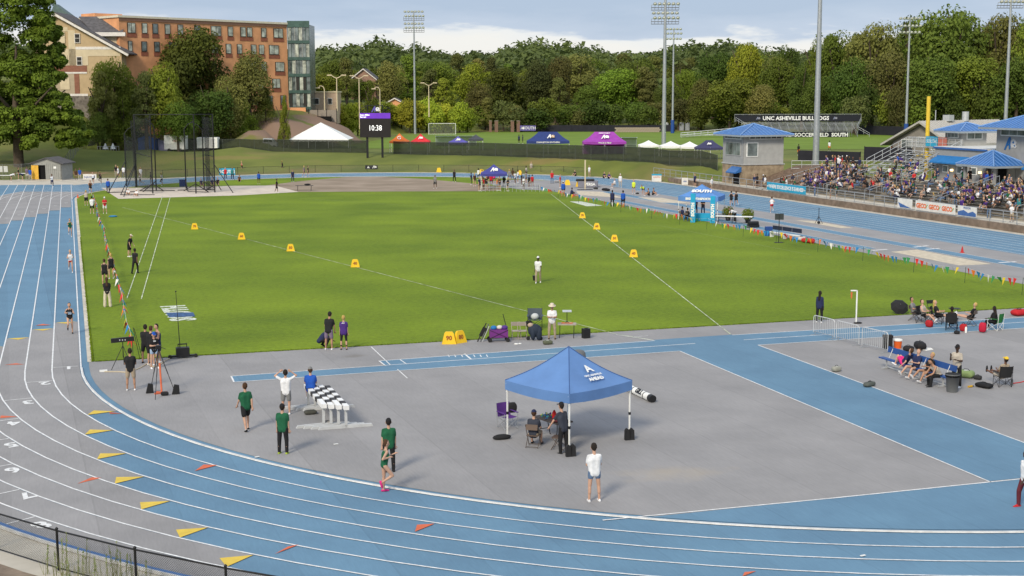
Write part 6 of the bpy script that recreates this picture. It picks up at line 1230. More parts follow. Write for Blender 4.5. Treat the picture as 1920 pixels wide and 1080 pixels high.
def bucket(o, head, up_, fwd, hands):
    M = MB(); p = hands[1] + V((0.02, 0.02, -.32)); M.lathe(p, [(.10, -.28), (.13, .04)], black, 12); M.path([p + V((-.12, 0, .04)), hands[1], p + V((.12, 0, .04))], .008, black, 4); c_ = M.build('bucket'); c_.matrix_world = o.matrix_basis.copy(); tag(c_, 'black bucket carried by the person walking across the infield', 'bucket')
person(ground(1009, 530), 190, 1.78, 'walk', 'person in white shirt, khaki trousers and white cap carrying a bucket across the infield', 'white', 'khaki', 'dark', 'darkhair', 'white', bot='pants', cap='white', vox=.028, extra=bucket)
person(ground(1536, 604), 20, 1.72, 'stand', 'person in navy purple jacket, black tights and long dark hair beside the barriers', 'navy', 'black', 'dark', 'darkhair', 'white', top='long', bot='pants', hairs='long', fem=True, vox=.024)
person(ground(1793, 725), 205, 1.82, 'phone', 'person in light grey T-shirt and black cap standing behind the blue bench end', 'beige', 'black', 'dark', 'darkhair', 'white', bot='pants', cap='black', vox=NV, fingers=True)
person(ground(1921, 950), 230, 1.76, 'walk', 'person in white top, dark red leggings and red shoes cut off by right edge', 'white', 'maroon', 'dark', 'darkhair', 'red', bot='pants', vox=NV, fem=True, fingers=True)
person(ground(1056, 368), 10, 1.86, 'stand', 'person in blue jacket and pale cap beside the right pennant line, far end', 'blue', 'black', 'light', 'brown', 'orange', top='long', bot='minis', cap='white', vox=.04)
person(ground(1148, 387), 5, 1.82, 'stand', 'person in navy shirt and black trousers, left of two by the right pennants', 'navy', 'black', 'brown', 'darkhair', 'black', bot='pants', vox=.04)
person(ground(1168, 388), 10, 1.84, 'stand', 'person in bright blue jacket and black shorts, right of two by the right pennants', 'blue', 'black', 'brown', 'darkhair', 'red', top='long', vox=.04)
person(ground(1071, 366), 60, 1.72, 'sitfloor', 'person in navy sitting on the ground by the far right pennants', 'navy', 'black', 'brown', 'darkhair', 'white', vox=.045)
person(ground(1188, 363), 180, 1.74, 'stand', 'person in yellow vest standing on the far jump area', 'yellow', 'black', 'light', 'brown', 'white', vox=.045, bot='minis')
person(ground(1206, 366), 200, 1.74, 'bend', 'person in yellow vest bending down on the far jump area', 'yellow', 'black', 'light', 'brown', 'white', vox=.045, bot='minis')
person(ground(1217, 367), 250, 1.70, 'sitfloor', 'athlete in black sitting on the ground, left of two on the far sand edge', 'black', 'black', 'tan', 'darkhair', 'white', top='tank', vox=.045)
person(ground(1224, 366), 110, 1.70, 'sitfloor', 'athlete in brown sitting on the ground, right of two on the far sand edge', 'brown', 'black', 'tan', 'brown', 'white', top='tank', vox=.045)
person(ground(1163, 351), 190, 1.80, 'stand', 'official in white shirt and white hat at the far high jump area', 'white', 'beige', 'light', 'grey', 'white', bot='pants', cap='white', vox=.045)
person(ground(1035, 344), 180, 1.80, 'stand', 'official in red shirt and green-grey trousers on the far bend', 'red', 'slate', 'light', 'grey', 'black', bot='pants', vox=.045)
person(ground(1050, 352), 100, 1.76, 'stand', 'official in red shirt and bare legs beside the landing mat', 'red', 'khaki', 'light', 'grey', 'white', vox=.045)
person(ground(1153, 352), 240, 1.6, 'sit', 'official in white shirt seated beside the long black bags', 'white', 'grey', 'light', 'grey', 'white', cap='navy', vox=.045)
person(ground(1371, 387), 345, 1.70, 'run', 'runner in dark kit, left of two runners on the home straight', 'black', 'black', 'light', 'darkhair', 'black', top='tank', bot='minis', fem=True, vox=.04)
person(ground(1380, 387), 345, 1.70, 'run2', 'runner in dark kit, right of two runners on the home straight', 'black', 'black', 'tan', 'brown', 'white', top='tank', bot='minis', fem=True, vox=.04)
person(ground(1447, 399), 345, 1.70, 'run', 'runner in white top and red shorts on the home straight', 'white', 'red', 'light', 'brown', 'white', top='tank', bot='minis', hairs='tail', fem=True, vox=.04)
person(ground(519, 361), 100, 1.78, 'walk', 'thrower in black standing on the far throwing pad', 'black', 'black', 'brown', 'darkhair', 'white', vox=.045)
person(ground(816, 353), 200, 1.78, 'walk', 'person in grey and black walking across the far dirt sector', 'grey', 'black', 'brown', 'darkhair', 'white', vox=.045)
person(ground(852, 341), 200, 1.78, 'walk', 'person in black walking at the right edge of the far dirt sector', 'black', 'black', 'brown', 'darkhair', 'white', bot='pants', vox=.05)
for px, py, sh, pa, ho, f, la in [(570, 332, 'mauve', 'black', 'walk', 90, 'left one of two people walking on the far bend'), (577.5, 332, 'black', 'black', 'walk', 90, 'right one of two people walking on the far bend, all in black'), (549, 341, 'navy', 'navy', 'stand', 180, 'person in navy standing on the far grass right of the pad'), (485.5, 345, 'blue', 'black', 'stand', 0, 'person in blue shirt on the grass beside the throwing pad'),
                             (530, 321, 'black', 'black', 'run', 270, 'runner in black on the far bend below the bank'), (454, 322, 'red', 'black', 'run2', 270, 'runner in dark red kit on the far bend beside the cyan banner'), (423, 336, 'red', 'navy', 'stand', 200, 'person in red shirt beside the cyan banner'), (436, 337, 'teal', 'navy', 'stand', 180, 'person in dark teal beside the cyan banner'),
                             (449, 340, 'brown', 'black', 'sitfloor', 180, 'person sitting on the grass right of the cage'), (98, 350, 'white', 'navy', 'run', 180, 'runner in pale top at the far left on the chute'), (170, 364, 'brown', 'black', 'run', 180, 'runner entering the left straight'), (175, 346, 'white', 'black', 'run2', 200, 'runner in white before the white banner'), (189, 345, 'black', 'black', 'run', 230, 'runner in black at the end of the far bend'),
                             (218, 331, 'black', 'beige', 'stand', 180, 'person in black on the far left path behind the track'), (222, 334, 'white', 'white', 'walk', 260, 'person in white walking, left of the cage'), (232, 333, 'white', 'grey', 'stand', 180, 'person in white standing near the left cage post'), (264, 336, 'white', 'beige', 'stand', 180, 'person in white behind the netting'), (263, 348, 'white', 'black', 'run2', 260, 'runner in white behind the left cage post'),
                             (283, 346, 'black', 'black', 'stand', 90, 'person in black with pale cap seen through the cage'), (304, 348, 'white', 'black', 'run', 260, 'runner in white seen through the cage'), (150, 338, 'blue', 'beige', 'stand', 180, 'person in blue shirt left of the white banner'), (143, 339, 'brown', 'khaki', 'stand', 180, 'person in brown near the shed corner'), (21, 340, 'white', 'brown', 'bend', 90, 'person in white bending over the left table'), (35, 337, 'black', 'black', 'stand', 90, 'person in dark clothes between the tables at far left'), (57, 338, 'blue', 'beige', 'stand', 10, 'person in blue shirt at the table left of the shed'), (43, 339, 'navy', 'black', 'bend', 270, 'person in navy bending over behind the tables'), (66, 337, 'white', 'brown', 'stand', 200, 'person in pale top right of the blue-shirted table helper'), (51, 335, 'mauve', 'beige', 'stand', 180, 'person in patterned top behind the left tables')]:
    person(ground(px, py), f, U(1.72, 1.82), ho, la, sh, pa, random.choice(['light', 'tan', 'brown']), random.choice(['darkhair', 'brown', 'blond']), 'white', bot='pants' if pa in ('navy', 'beige', 'grey') else 'minis', top='tee' if ho not in ('run', 'run2') else 'tank', vox=.05)
for px, py, sh, la in [(240, 366, 'white', 'official in white kneeling at the cage foot, left one'), (257, 368, 'white', 'official in white cap sitting at the cage foot, right one'), (377, 352, 'navy', 'person in navy seated behind the cage netting, left one'), (398, 351, 'navy', 'person in navy seated behind the right cage post'), (409, 350, 'black', 'person seated under the right cage strut')]:
    person(ground(px, py), U(150, 210), 1.7, 'sitfloor' if px < 300 else 'sit', la, sh, 'khaki' if px < 300 else 'black', 'light', 'grey', 'white', cap='white' if px < 300 else None, vox=.05)
# group round the small navy tent at the far end
gl = [(884, 346, 'navy'), (890, 349, 'brown'), (899, 358, 'navy'), (907, 357, 'red'), (912, 355, 'black'), (915, 345, 'maroon'), (921, 350, 'red'), (926, 345, 'pink'), (932, 357, 'orange'), (937, 357, 'brown'), (945, 352, 'black'), (952, 358, 'black'), (966, 345, 'white'), (971, 342, 'white'), (978, 348, 'black'), (982, 356, 'white'), (986, 344, 'grey'), (992, 352, 'black'), (998, 351, 'red'), (904, 341, 'white'), (961, 338, 'brown'), (897, 337, 'white'), (955, 340, 'grey'), (987, 333, 'beige')]
spots = ['at left end of far athletes group', 'just left of the small navy tent', 'before the small navy tent', 'just right of the small navy tent', 'at right end of far athletes group']
for i, (px, py, sh) in enumerate(gl):
    hr = random.choice(['darkhair', 'brown', 'blond']); po = random.choice(['stand', 'armsfront', 'stand', 'phone']); pa = random.choice(['black', 'navy', 'khaki'])
    person(ground(px, py), U(0, 360), U(1.68, 1.85), po, '%s athlete in %s top and %s shorts %s' % ({'darkhair': 'dark-haired', 'brown': 'brown-haired', 'blond': 'blond'}[hr], sh, pa, spots[min(4, max(0, int((px - 880) / 24)))]), sh, pa, random.choice(['light', 'tan', 'dark', 'brown']), hr, 'white', bot='minis', vox=.05, group='athletes around the far navy tent')
for px, py, la, sh in [(546, 262, 'dark figure on the grass left of the white marquee', 'black'), (973, 269, 'left one of two people on the soccer field left of the navy tent', 'navy'), (980, 269, 'right one of two people on the soccer field left of the navy tent', 'navy'), (1497, 291, 'person in black and orange at the field fence behind the tower', 'black'), (1555, 283, 'player in white shirt on the soccer field right of the silver pole', 'white'), (1672, 286, 'player in black on the field left of the clubhouse', 'black')]:
    person(G(px, py, 2.36), U(0, 360), 1.8, 'stand', la, sh, 'orange' if px > 1400 else 'black', 'dark', 'darkhair', 'white', vox=.05)
for px, py, la, sh in [(996, 324, 'person in beige on the bank foot behind the athletes', 'beige'), (1105, 332, 'person in white at the low fence behind the landing mat', 'white'), (1303, 350, 'person in dark blue on the track edge above the far blue tent', 'navy'), (1334, 357, 'person in white T-shirt walking beside the retaining wall', 'white'), (1079, 330, 'person in dark clothes sitting on the fence foot', 'black'), (1132, 334, 'left one of two seated in navy on the fence foot', 'navy'), (1141, 335, 'right one of two seated in navy on the fence foot', 'purple')]:
    person(ground(px, py, 0), U(120, 240), 1.76, 'walk' if 'walking' in la else 'stand' if px in (996, 1105, 1303) else 'sitfloor', la, sh, 'khaki' if px in (996, 1105, 1334) else 'black', 'light', 'brown', 'white', vox=.05)
# spectators
SEC = [(76, 88, 'near the tower'), (66, 76, 'left of raised bleachers'), (56, 66, 'below raised bleachers'), (46, 56, 'above white banners'), (36, 46, 'at right end')]
ROWN = ['lowest rows', 'lower rows', 'middle rows', 'upper rows', 'top rows']
LSEEN = set()
def spectator(x, y, z, seat, sec, row, pal, rot=None):
    for _ in range(30):
     sh = random.choice(pal); pa = random.choice(['black', 'navy', 'khaki', 'grey', 'slate']); hr = random.choice(['darkhair', 'darkhair', 'brown', 'blond', 'grey']); cp_ = random.choice([None, None, None, 'white', 'black'])
     po = random.choice(['sit', 'sit', 'sitbend', 'sitlean']) if seat else random.choice(['stand', 'armsfront', 'stand', 'phone'])
     hl = {'darkhair': 'dark-haired', 'brown': 'brown-haired', 'blond': 'blond', 'grey': 'grey-haired'}[hr] if not cp_ else cp_ + '-capped'
     lab = '%s %s spectator in %s top and %s %s, %s %s' % ('seated' if seat else 'standing', hl, sh, pa, 'shorts' if pa in ('khaki', 'black', 'grey') else 'trousers', row, sec)
     if lab not in LSEEN: break
    LSEEN.add(lab)
    person(V((x, y, z)), 0, U(1.66, 1.84), po, lab, sh, pa, random.choice(['light', 'light', 'tan', 'brown', 'dark']), hr, random.choice(['white', 'black', 'grey']), bot='shorts' if pa in ('khaki', 'black', 'grey') else 'pants', hairs=random.choice(['short', 'long', 'tail']) if not cp_ else 'short', cap=cp_, vox=.062, group='spectators in the stands', absrot=(math.pi / 2 + U(-.5, .5)) if rot is None else rot)
dens = {0: (['purple', 'purple', 'black', 'navy', 'mauve', 'black', 'charcoal', 'white'], 38, .85), 1: (['black', 'navy', 'grey', 'white', 'red', 'purple', 'black', 'slate'], 16, .6), 2: (['black', 'green', 'white', 'blue', 'navy', 'grey', 'black', 'slate'], 18, .6), 3: (['green', 'purple', 'navy', 'black', 'black', 'white', 'purple', 'slate', 'black', 'grey'], 38, .8), 4: (['purple', 'navy', 'white', 'black', 'teal', 'lightblue', 'green', 'black', 'slate'], 24, .8)}
for k, (y0, y1, nm) in enumerate(SEC):
    pal, n, _ = dens[k]; used_ = set(); c_ = 0; tries = 0
    while c_ < n and tries < 2000:
        tries += 1; row = random.choice([0, 1, 1, 2, 2, 3, 3, 4, 4, 5, 5, 6, 7, 8] if k in (0, 3, 4) else [0, 1, 2, 3, 4, 5, 6, 7, 8]); slot = int(U(0, (y1 - y0) / .58)); y = y0 + slot * .58 + .3
        if (row, slot) in used_ or any(abs(30 + a - y) < .6 for a in (12.7, 25.7, 38.7, 47.7)): continue
        used_.add((row, slot)); c_ += 1; spectator(ST_X0 + row * ST_RUN + .62, y, .6 + .40 + row * ST_RISE + .02, True, nm, ROWN[min(4, row // 2)], pal)
for i in range(16): y = U(82, 92) if i < 10 else U(40, 80); x = U(46.5, 47.9); spectator(x, y, .62, False, SEC[min(4, max(0, int((88 - y) / 10)))][2], 'walkway rail', ['purple', 'navy', 'white', 'black', 'red', 'green'], U(1.0, 2.2))
for i in range(14): y = U(84, 91); spectator(U(55.2, 58), y, .6 + 2.3, False, 'near the silver pole', 'top edge', ['purple', 'blue', 'navy', 'red', 'white', 'black'], U(1.0, 2.2))
for i in range(12): y = U(74.5, 83); r_ = int(U(0, 4)); spectator(57.5 + 1 + r_ * .8, y, 2.4 + .5 + r_ * .42 - .42, True, 'on the raised bleachers', 'lower benches', ['blue', 'purple', 'white', 'black', 'green'])
for i in range(7): spectator(57.6 + U(0, .8), U(56, 66), 2.52, False, 'behind the stone wall', 'terrace', ['black', 'green', 'purple', 'white'], U(1.0, 2.2))

def crowd_mesh(n):
    Vs, Fs, Ms, o_ = [], [], [], 0; mats = []; mi = lambda m: (mats.append(m) if m not in mats else None) or mats.index(m)
    for i in range(n):
        k = random.choice([0, 0, 0, 3, 3, 3, 4, 4, 1, 2]); y0, y1, _ = SEC[k]; row = random.choice([1, 2, 3, 4, 5, 6, 7]); y = U(y0, y1)
        if any(abs(30 + a - y) < .6 for a in (12.7, 25.7, 38.7, 47.7)): continue
        me = body_mesh(random.choice(['sit', 'sitbend', 'sitlean']), 'tee', random.choice(['shorts', 'pants']), random.choice(['short', 'long']), False, .062, False, False)[0]
        nv_ = len(me.vertices); co = np.zeros(nv_ * 3); me.vertices.foreach_get('co', co); co = co.reshape(-1, 3); a = math.pi / 2 + U(-.5, .5); c, s = math.cos(a), math.sin(a)
        P_ = np.stack([co[:, 0] * c - co[:, 1] * s + ST_X0 + row * ST_RUN + .62, co[:, 0] * s + co[:, 1] * c + y, co[:, 2] + 1.02 + row * ST_RISE], 1); Vs.append(P_)
        cm = [mi(m) for m in (SK[random.choice(['light', 'tan', 'brown', 'dark'])], cloth(random.choice([c_ for c_ in dens[k][0] if c_ not in ('white', 'lightblue', 'red')] + ['black', 'charcoal', 'white'])), cloth(random.choice(['black', 'navy', 'slate', 'grey'])), cloth('black'), cloth(random.choice(['darkhair', 'darkhair', 'brown', 'blond'])), cloth('grey'), cloth('grey'))]
        for p in me.polygons: Fs.append([v + o_ for v in p.vertices]); Ms.append(cm[p.material_index])
        o_ += nv_
    me = bpy.data.meshes.new('crowd'); me.from_pydata(np.concatenate(Vs).tolist(), [], Fs)
    for m in mats: me.materials.append(m)
    me.polygons.foreach_set('material_index', Ms); me.polygons.foreach_set('use_smooth', [True] * len(Fs)); return me
o = link('spectator_crowd', crowd_mesh(190), kind='stuff')
# ---------------------------------------------------------------- near canopy
cb = mat('canopy_blue', (.105, .215, .46), .55, .05, 1.2, spec=.4, bump=.35, bscale=2.2); LA, LB, LC = G(954, 817), G(1070, 853), G(1179, 825); cen = (LA + LC) / 2
d1 = (LC - LB).normalized(); rz = math.atan2(d1.y, d1.x); side = ((LC - LB).length + (LB - LA).length) / 2
ct = popup(960, 50, 0, side, side, 2.12, 3.36, cb, 'blue pop-up canopy with white lettering on the grey area, nearest tent', 'canopy_tent', val=.34); ct.location = (cen.x, cen.y, .012); ct.rotation_euler.z = rz
ct.location = (cen.x, cen.y, .012)
place(ct)
text('A', .50, white, ct, (.10, -side * .27, 2.66), (.52, 0, 0), 'logo', .002, .015); text('UNC ASHEVILLE', .12, white, ct, (.10, -side * .345, 2.475), (.50, 0, 0), 'lettering', .002, .004); text('AHEAD', .22, white, ct, (.10, -side * .395, 2.37), (.48, 0, 0), 'lettering', .002, .012)
seamm = PM('canopy_seam', (.05, .11, .28), .7)
for sx_ in (-1, 1):
    for sy_ in (-1, 1):
        pts = []
        for i in range(9): f_ = i / 8; g_ = f_ - .10 * math.sin(f_ * math.pi); pts.append(Vector((sx_ * side / 2 * (1 - f_), sy_ * side / 2 * (1 - f_), 2.12 + 1.24 * g_ + .012)))
        M = MB(); M.path(pts, .014, seamm, 5); M.build('seam', ct)
bagm = blackf
def weightbag(loc, label, flat=False, rz=0):
    M = MB()
    if flat: M.ell((0, 0, .09), (.36, .15, .11), bagm, 12, 6); M.bar((-.1, 0, .16), (.15, 0, .17), .02, bagm, 5)
    else:
        for x in (-.09, .09): M.prism([(x - .085, -.08, 0), (x + .085, -.08, 0), (x + .075, -.07, .36), (x, -.05, .44), (x - .075, -.07, .36)], (0, .15, 0), bagm)
        M.bar((-.1, 0, .38), (.1, 0, .38), .02, bagm, 5)
    o = M.build('weight_bag', None, loc, rz); tag(o, label, 'weight bag', 'canopy weight bags')
weightbag(G(1070, 856), 'black weight bags at the front leg of the near canopy'); weightbag(G(1180, 825), 'black weight bags at the right leg of the near canopy'); weightbag(G(941, 824), 'black bag lying flat at the left leg of the near canopy', True)
frm = PM('chair_brown_metal', (.10, .08, .07), .5); seatm = PM('chair_brown_seat', (.13, .09, .07), .6)
def folding_chair(loc, rz, label, fm=frm, sm_=seatm, group='folding chairs'):
    r = thing('folding_chair', label, 'chair', loc, rz, group)     # local: sits facing +y
    M = MB(); M.box((0, .02, .44), (.42, .40, .03), sm_); M.build('seat', r); M = MB(); M.box((0, -.22, .76), (.42, .03, .20), sm_, rx=-.15); M.build('backrest', r)
    for x in (-.22, .22):
        M = MB(); M.bar((x, .24, .0), (x, -.26, .86), .014, fm, 6); M.build('leg', r); M = MB(); M.bar((x, -.24, 0), (x, .20, .45), .013, fm, 6); M.build('leg', r)
    M = MB(); M.bar((-.22, .2, .06), (.22, .2, .06), .012, fm, 5); M.bar((-.22, -.22, .05), (.22, -.22, .05), .012, fm, 5); M.build('stretcher', r); return r
def camp_chair(loc, rz, label, m, group='camping chairs', fm=black, empty_=False):
    r = thing('camping_chair', label, 'chair', loc, rz, group); M = MB(); n = 5
    vs = [(-.26 + .52 * i / n, -.24 + .50 * j / n, .44 - .04 * math.sin(math.pi * i / n) + .03 * j / n) for j in range(n + 1) for i in range(n + 1)]
    M.add(vs, [(j * (n + 1) + i, j * (n + 1) + i + 1, (j + 1) * (n + 1) + i + 1, (j + 1) * (n + 1) + i) for j in range(n) for i in range(n)], m, True); M.build('seat', r)
    M = MB(); vs = [(-.28 + .56 * i / n, -.26 - .10 * j / n - .05 * math.sin(math.pi * i / n), .42 + .50 * j / n) for j in range(n + 1) for i in range(n + 1)]
    M.add(vs, [(j * (n + 1) + i, j * (n + 1) + i + 1, (j + 1) * (n + 1) + i + 1, (j + 1) * (n + 1) + i) for j in range(n) for i in range(n)], m, True); M.build('backrest', r)
    for x in (-.28, .28):
        M = MB(); M.bar((x, -.30, 0), (x, -.37, .94), .012, fm, 5); M.bar((x, .28, 0), (x, .26, .62), .012, fm, 5); M.build('leg', r)
        M = MB(); M.box((x, -.02, .63), (.07, .58, .02), m); M.build('armrest', r); M = MB(); M.bar((x, -.30, .02), (x, .27, .42), .009, fm, 5); M.bar((x, .28, .02), (x, -.3, .42), .009, fm, 5); M.build('cross_brace', r)
    M = MB()
    for y in (-.3, .28): M.bar((-.28, y, .02), (.28, y, .42), .009, fm, 5); M.bar((.28, y, .02), (-.28, y, .42), .009, fm, 5)
    M.build('cross_brace', r); return r
def face(loc, a): return -(bearing(loc) + math.radians(a))
pm_ = clr('chair_purple', (.09, .03, .20)); q = G(952, 803); camp_chair(q, face(q, 150), 'purple camping chair with black bag at the left leg of the near canopy', pm_, fm=steel)
def lump_bag(loc, sz, m, label, name='bag', cat='bag', rz=0, strap=True, group='bags lying on the ground', m2=None):
    r = thing(name, label, cat, loc, rz, group); M = MB(); n, k = 14, 8; vs = []
    for j in range(k + 1):
        a = math.pi * j / k
        for i in range(n):
            t = 2 * math.pi * i / n; d = 1 + .10 * noise.noise(Vector((math.cos(t) * 2 + loc[0], math.sin(t) * 2, a * 1.5 + loc[1]))); ex = .42
            sx = math.copysign(abs(math.cos(t)) ** ex, math.cos(t)); sy = math.copysign(abs(math.sin(t)) ** ex, math.sin(t)); vs.append((sz[0] / 2 * math.sin(a) ** .45 * sx * d, sz[1] / 2 * math.sin(a) ** .45 * sy * d, sz[2] / 2 * (1 + math.cos(a) * (.9 if math.cos(a) < 0 else d))))
    M.add(vs, [(j * n + i, (j + 1) * n + i, (j + 1) * n + (i + 1) % n, j * n + (i + 1) % n) for j in range(k) for i in range(n)], m, True); M.build('shell', r)
    if m2: M = MB(); M.ell((0, 0, sz[2] * .72), (sz[0] * .3, sz[1] * .36, sz[2] * .33), m2, 10, 6); M.build('flap', r)
    if strap: M = MB(); M.path([(-sz[0] * .25, 0, sz[2] * .9), (-sz[0] * .1, 0, sz[2] * 1.15), (sz[0] * .1, 0, sz[2] * 1.15), (sz[0] * .25, 0, sz[2] * .9)], .012, blackf, 5); M.build('handle', r)
    return r
q = G(960, 797); lump_bag((q.x, q.y, .46), (.36, .26, .42), blackf, 'black bag sitting in the purple camping chair', strap=False)
q = G(1000, 838); folding_chair(q, face(q, 15), 'brown folding chair with the seated person under the near canopy')
person(Vector((q.x, q.y, 0)), 15, 1.76, 'sit', 'person in navy T-shirt and dark cap sitting on a folding chair under the near canopy', 'charcoal', 'khaki', 'light', 'brown', 'black', cap='navy', vox=NV, socks='black')
q = G(1048, 842); folding_chair(q, face(q, 285), 'empty brown folding chair beside the standing person under the near canopy')
q = G(1056, 850) ; person(q, 315, 1.82, 'reach', 'person in dark shirt and black hat standing at the table under the near canopy', 'charcoal', 'black', 'light', 'darkhair', 'black', bot='pants', cap='black', vox=NV, fingers=True)
q = G(1036, 822); tb = table(q, 1.5, .72, .74, face(q, 312) + math.pi / 2 - .2, 'dark folding table with bottles and lanyards under the near canopy', PM('table_dark', (.06, .05, .05), .6)); tbz = .74; tp0 = Vector(tb.location); trz = tb.rotation_euler.z
def on_table(x, y): return tp0 + Matrix.Rotation(trz, 3, 'Z') @ Vector((x, y, 0)) + Vector((0, 0, tbz))
M = MB(); M.lathe((0, 0, 0), [(.07, 0), (.08, .05), (.08, .22), (.05, .28), (.03, .33)], clr('bottle_red', (.6, .02, .02)), 12); tag(M.build('drink_bottle', None, on_table(-.1, .0)), 'red drink bottle on the dark table under the near canopy', 'bottle')
M = MB(); cols = [clr('lanyard_yellow', (.6, .65, .05)), clr('lanyard_blue', (.03, .15, .4)), clr('lanyard_teal', (.05, .3, .3)), clr('lanyard_purple', (.15, .04, .3))]
for k in range(26): a = Vector((U(-.05, .55), U(-.34, .3), .01 + rnd() * .08)); b = a + Vector((U(-.15, .15), U(-.12, .12), U(-.0, .1))); M.bar(a, b, .018, cols[k % 4], 4)
for k in range(10): x = U(.2, .5); M.bar((x, -.36, .02), (x + U(-.03, .03), -.38, U(-.35, -.15)), .014, cols[k % 4], 4)
o = M.build('lanyards', None, tp0 + Vector((0, 0, tbz)), trz, kind='stuff'); tag(o, 'pile of yellow, blue and green lanyards on the dark table', 'lanyards')
M = MB(); M.ell((0, 0, .07), (.25, .2, .1), clr('bag_maroon', (.1, .02, .03)), 10, 6); tag(M.build('cloth_bundle', None, on_table(-.5, .15)), 'dark cloth bundle at the far end of the table under the canopy', 'cloth')
# trash can with domed lid
def bin_(loc, label, h=.78, r=.28, lid=False, m=None):
    m = m or PM('bin_grey', (.12, .125, .13), .5); t = thing('trash_can', label, 'trash can', loc, 0); M = MB(); M.lathe((0, 0, 0), [(r * .8, 0), (r * .98, h * .93), (r * 1.08, h * .93), (r * 1.08, h), (r * .98, h), (r * .9, h * .9), (r * .1, h * .88)], m, 20); M.build('body', t)
    M = MB(); M.lathe((0, 0, h - .02), [(r * 1.02, 0), (r * 1.1, -.1), (r * 1.06, .02)], blackf, 18); M.build('liner', t)
    if lid: M = MB(); M.lathe((0, 0, h), [(r * 1.1, 0), (r * 1.12, .08), (r * 1.05, .12), (r * 1.0, .32), (r * .8, .43), (r * .4, .48), (r * .02, .49)], m, 20); M.build('dome_lid', t)
    return t
bin_(G(1085, 706), 'grey trash can with a domed lid behind the near canopy', lid=True, h=.72, r=.30); bin_(G(1785, 735), 'grey plastic trash can at the front end of the blue bench')
# white roll
a, b = G(1183, 736), G(1219, 753); dr = b - a; L0 = dr.length; rl = thing('crossbar_tube', 'white roll with black end cap lying on the grey area right of the near canopy', 'roll', a, math.atan2(dr.y, dr.x)); M = MB(); M.bar((-1.2, 0, .16), (L0, 0, .16), .155, white, 18); M.build('roll', rl); M = MB(); M.bar((L0, 0, .16), (L0 + .25, 0, .16), .158, black, 18); M.build('end_cap', rl)
for x in (.35, L0 - .45): M = MB(); M.bar((x, 0, .16), (x + .06, 0, .16), .160, black, 18); M.build('strap', rl)
text('GILL', .3, black, rl, (L0 * .55, -.12, .27), (.75, 0, 0), 'lettering', .003, .015)
M = MB(); M.bar((-1.25, 0, .16), (-1.2, 0, .16), .155, clr('bottle_red', 0), 14); M.build('rear_cap', rl)
# ---------------------------------------------------------------- steeplechase barriers
bw, bb = PM('barrier_white', (.75, .75, .75), .6), PM('barrier_black', (.035, .032, .032), .6); fg = PM('barrier_grey', (.50, .51, .52), .6)
A1, A2 = G(632, 790), G(596, 740); ax = Vector((-.01, 1, 0)).normalized()
pf = G(652, 806); L_b = 3.9
for i in range(4):
    off = i * -.25; s0 = pf + Vector((off, 0, 0)) + ax * (0.17 * i)
    r = thing('steeple_barrier', ['black and white steeplechase barrier, rightmost of four nested together', 'black and white steeplechase barrier, second from the right of four', 'black and white steeplechase barrier, third from the right of four', 'black and white steeplechase barrier, leftmost of four nested together'][i], 'barrier', (s0.x, s0.y, .01), math.atan2(ax.y, ax.x) , 'steeplechase barriers')
    nb = 8
    for k in range(nb): M = MB(); M.box((.1 + L_b * (k + .5) / nb, 0, .80 + .004 * i), (L_b / nb, .19, .16), bw if (k + (i % 2)) % 2 == 0 or k == 0 else bb); M.build('beam_block', r)
    for x in (.3, L_b - .25):
        M = MB(); M.box((x, 0, .38), (.10, .09, .72), fg); M.build('upright', r)
        M = MB(); M.prism([(x - .05, -1.05, 0), (x - .05, 1.05, 0), (x - .05, .98, .10), (x - .05, .1, .13), (x - .05, -.1, .13), (x - .05, -.98, .10)], (.11, 0, 0), fg); M.build('foot', r)
person(Vector((pf.x - .75, pf.y + 3.75, .37)), 4, 1.78, 'sit', 'person in bright blue polo and dark cap sitting on the end of the barriers', 'blue', 'black', 'light', 'brown', 'white', cap='grey', vox=NV, fingers=True)
for px, py, lab, c_ in [(615, 797, 'grey running shoes under the nested barriers', 'bag_grey'), (582, 777, 'pair of dark spikes left of the barriers', 'bag_dark')]: lump_bag(G(px, py), (.5, .3, .18), clr(c_, (.25, .24, .23) if c_ == 'bag_grey' else (.06, .06, .05)), lab, 'shoes', 'shoes', strap=False, group='shoes on the ground')
# ---------------------------------------------------------------- tripods and timing gear, near left
tl = thing('light_bar_tripod', 'long black display bar on a black tripod at the left grass corner', 'tripod', G(232, 690)); M = MB()
for a in (3.6, 5.4, 1.5): M.bar((.0, 0, 1.05), (.62 * math.cos(a), .62 * math.sin(a) * 1.2, 0), .016, black, 6); 
M.bar((0, 0, .5), (0, 0, 1.2), .02, black, 6); M.build('legs', tl); M = MB(); M.box((0, 0, 1.32), (1.02, .14, .20), black, rz=-YAW + .25, ry=-.06); hd_ = M.build('display_bar', tl)
M = MB(); 
for x in (-.12, .0, .12): M.box((x, -.09, 1.32), (.05, .02, .06), alu)
o = M.build('front_marks', hd_); o.rotation_euler.z = -YAW + .25
ctp = thing('camera_tripod', 'tall black camera tripod with orange base straps and sandbags on the grey area', 'tripod', G(300, 735)); feet = [G(281, 738), G(291, 750), G(330, 740)]; O = Vector(ctp.location); top_ = Vector((0.02, .35, 1.78))
for f_ in feet: M = MB(); p = f_ - O; p.z = 0; M.bar(top_, top_.lerp(p, .55), .022, black, 6); M.bar(top_.lerp(p, .5), p, .015, black, 6); M.build('leg', ctp)
M = MB(); M.box(top_ + Vector((0, 0, .08)), (.2, .24, .16), black); M.bar(top_ + Vector((0, 0, .1)), top_ + Vector((.3, -.1, .0)), .012, black, 5); M.build('head', ctp)
